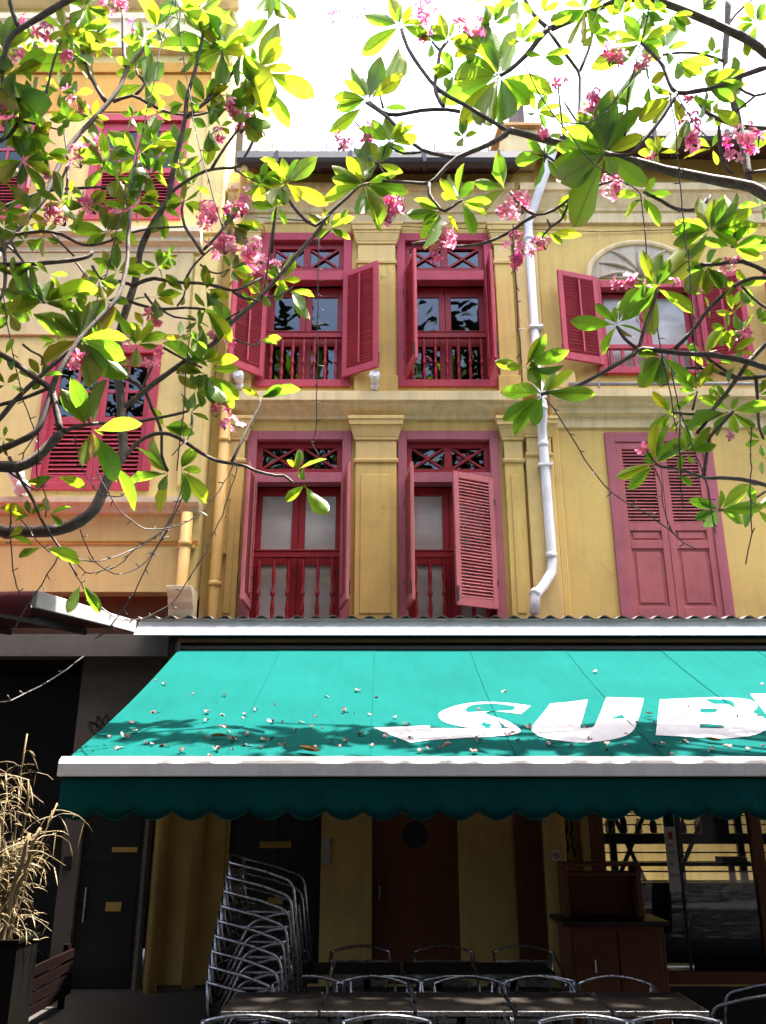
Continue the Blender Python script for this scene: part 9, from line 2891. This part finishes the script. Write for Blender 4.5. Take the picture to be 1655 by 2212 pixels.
def leaf_mesh(seed):
    r = random.Random(seed)
    fold = r.uniform(.15, .6); droop = r.uniform(-.15, .38); twist = r.uniform(-.5, .5); wav = r.uniform(.01, .05)
    prof = [(0, .04), (.08, .06), (.24, .46), (.44, .84), (.63, 1.0), (.80, .82), (.93, .42), (1.0, .02)]
    vs, fs, uv = [], [], []
    for i, (u, hw) in enumerate(prof):
        a = twist * u
        for j in (-1, 0, 1):
            y = j * hw * .5
            z = abs(j) * fold * hw * .5 - droop * u * u + wav * math.sin(u * 19 + j * 1.7) * abs(j)
            vs.append((u, y * math.cos(a) - z * math.sin(a), y * math.sin(a) + z * math.cos(a)))
            uv.append((u, .5 + .5 * j * max(hw, .15)))
    for i in range(len(prof) - 1):
        for j in range(2):
            a = i * 3 + j
            fs.append((a, a + 3, a + 4, a + 1))
    return vs, fs, uv
def raw_mesh(name, vs, fs, uv, mat, tone=None):
    me = bpy.data.meshes.new(name)
    me.from_pydata(vs, [], fs)
    ul = me.uv_layers.new(name='UVMap')
    fl = [0.0] * (2 * len(me.loops))
    for lp in me.loops:
        fl[2 * lp.index], fl[2 * lp.index + 1] = uv[lp.vertex_index]
    ul.data.foreach_set('uv', fl)
    if tone:
        at = me.attributes.new('tone', 'FLOAT', 'POINT')
        at.data.foreach_set('value', tone)
    me.polygons.foreach_set('use_smooth', [True] * len(me.polygons))
    me.materials.append(mat)
    return me
LV = [leaf_mesh(100 + i) for i in range(9)]
LM = [raw_mesh('leaf', *lv, M['leaf']) for lv in LV]
count = {'l': 0, 'r': 0}
rest = {'l': ([], [], [], []), 'r': ([], [], [], [])}
for i, txt in enumerate(LEAVES):
    f_ = txt.split(',')
    key = f_[0]; v_ = [float(x) / 100 for x in f_[1:]]
    b0 = Vector(v_[0:3]); tip = Vector(v_[3:6]); nn = Vector(v_[6:9]); wr = v_[9]
    d_ = tip - b0; ln = d_.length; d_.normalize()
    nn = (nn - d_ * nn.dot(d_)).normalized()
    sd = nn.cross(d_)
    mat3 = Matrix((d_, sd, nn)).transposed()
    sc = Vector((ln, ln * wr, ln * .5))
    k = rnd.randrange(9)
    if count[key] < 298:
        count[key] += 1
        place('leaf', LM[k], None, TREES[key], b0, mat3.to_quaternion(), scale=sc)
    else:
        vs, fs, uv, tn = rest[key]
        o_ = len(vs); t_ = rnd.random()
        base = WP[TREES[key].name]
        for p in LV[k][0]:
            vs.append(tuple(b0 - base + mat3 @ Vector((p[0] * sc.x, p[1] * sc.y, p[2] * sc.z))))
            tn.append(t_)
        fs += [tuple(o_ + x for x in f) for f in LV[k][1]]
        uv += LV[k][2]
for key in 'lr':
    if rest[key][0]:
        o = place('small_leaves', raw_mesh('small_leaves', *rest[key][:3], M['leaf'], rest[key][3]), None, TREES[key], (0, 0, 0), local=True)
        o['kind'] = 'stuff'
# blossoms: each cluster is stalks with its flowers below it
FM = [flower_mesh('flower', M['petal'], c, 7 + i, .056, 1.2) for i, c in enumerate((.25, -.5, .6, -.15, .4, -.8))]
for key, c, r_, n in BLOSSOMS:
    c = Vector(c)
    n = max(2, round(n * .70))
    up = Vector((rnd.uniform(-.3, .3), rnd.uniform(-.5, 0), rnd.uniform(-.2, .8))).normalized()
    foot = c - up * r_ * 1.1
    st = MB(); ends = []
    for i in range(n):
        d_ = Vector((rnd.gauss(0, 1), rnd.gauss(0, 1), rnd.gauss(0, 1))).normalized()
        e = c + d_ * r_ * rnd.uniform(.35, 1.3)
        ends.append((e, (d_ + up * .5 + Vector((0, -.55, -.1))).normalized()))
        mid_ = foot.lerp(e, .5) + Vector((rnd.uniform(-.02, .02), 0, rnd.uniform(-.02, .02)))
        st.tube([foot, mid_, e - ends[-1][1] * .025], [.004, .003, .0022], 4)
    cl = st.build('flower_cluster', M['bark'], TREES[key])
    for e, d_ in ends:
        s_ = rnd.uniform(.8, 1.25)
        place('flower', FM[rnd.randrange(6)], None, cl, e, d_.to_track_quat('Z', 'Y') @ Matrix.Rotation(rnd.uniform(0, 6), 4, 'Z').to_quaternion(), scale=(s_, s_, s_))

# ------------------------------------------------------------------ added unseen tree whose crown blocks sun and sky above the camera
st_t = thing('added_shade_tree', 'unseen tree added behind the viewer to shade the tables and street', 'tree', (-2.5, -4.5, 0))
MB().tube([(-2.5, -4.5, 0), (-2.45, -4.4, 3), (-2.2, -4.0, 6.2), (-1.9, -3.2, 8.4)], [.26, .21, .18, .08], 12).build('trunk', M['bark'], st_t, smooth=True)
for a_ in range(9):
    an = a_ * .7 + .2
    MB().tube([(-2.25, -4.1, 5.6), (-2.2 + 2 * math.cos(an), -3.6 + 2 * math.sin(an), 7.2), (-1.5 + 4.4 * math.cos(an), -2.6 + 3.6 * math.sin(an), 8.3)], [.10, .07, .03], 8).build('branch', M['bark'], st_t, smooth=True)
vs, fs, uv, tn = [], [], [], []
rc = random.Random(5)
while len(tn) < 18500 * 24:
    front = len(tn) > 9500 * 24  # front leaves lie just out of view, placed to shade the tables
    px_, py_, pz_ = rc.uniform(-13, 13), rc.uniform(-7.5, 2.4), rc.uniform(-1, 1)
    if front:
        px_ = rc.uniform(-10, 11); py_ = rc.uniform(2.2, 6.5)
        if py_ > 5.3 and -1.3 < px_ < .7: continue
    elif (px_ / 13) ** 2 + ((py_ + 2.6) / 5.2) ** 2 > 1: continue
    pz_ = 8.9 + pz_ * 1.0
    if front: pz_ = 2.4 + 1.24 * (py_ + .4) + rc.uniform(0, .9)
    elif pz_ < 1.9 + 1.35 * (py_ + .6) + .6: continue
    d_ = Vector((rc.uniform(-1, 1), rc.uniform(-1, 1), rc.uniform(-.4, .2))).normalized()
    nn = Vector((rc.gauss(0, .4), rc.gauss(0, .4), 1)); nn = (nn - d_ * nn.dot(d_)).normalized()
    mat3 = Matrix((d_, nn.cross(d_), nn)).transposed()
    k = rc.randrange(9); o_ = len(vs); t_ = rc.random(); l_ = rc.uniform(.28, .42)
    vs += [tuple(Vector((px_ + 2.5, py_ + 4.5, pz_)) + mat3 @ Vector((p[0] * l_, p[1] * l_ * .45, p[2] * l_ * .5))) for p in LV[k][0]]
    tn += [t_] * 24
    fs += [tuple(o_ + q for q in f) for f in LV[k][1]]; uv += LV[k][2]
o = place('shading_crown', raw_mesh('shading_crown', vs, fs, uv, M['shadeleaf'], tn), None, st_t, (0, 0, 0), local=True)
o['kind'] = 'stuff'

# ------------------------------------------------------------------ fairy lights
for lab, txt in LIGHT_WIRES:
    pts = [Vector([float(v) / 100 for v in p.split(',')]) for p in txt.split(' ')]
    t = thing('fairy_lights', lab, 'fairy lights', pts[0])
    MB().tube(pts, .0052, 5).build('wire', M['wire'], t)
    st, bb = MB(), MB()
    acc = 0
    for a, b in zip(pts, pts[1:]):
        acc += (b - a).length
        if acc > .13:
            acc = 0
            d_ = Vector((rnd.uniform(-1, 1), rnd.uniform(-.6, .6), rnd.uniform(-1, .6))).normalized()
            st.tube([a, a + d_ * .045], .0046, 5)
            bb.tube([a + d_ * .046, a + d_ * .058], [.0042, .002], 5)
    if st.v:
        st.build('bulb_holders', M['wire'], t, kind='stuff')
        bb.build('bulbs', M['bulb'], t, kind='stuff')
# thin service cable along the frieze
cbm = MB().tube([(-1.9, YF - .03, 10.14), (-.6, YF - .05, 10.02), (.8, YF - .05, 9.93), (2.2, YF - .12, 9.86), (3.2, YF - .03, 9.88), (4.6, YF - .03, 9.93)], .006, 5).build('service_cable', M['wire'], None)
tag(cbm, 'thin black service cable strung below the upper cornice', 'cable')
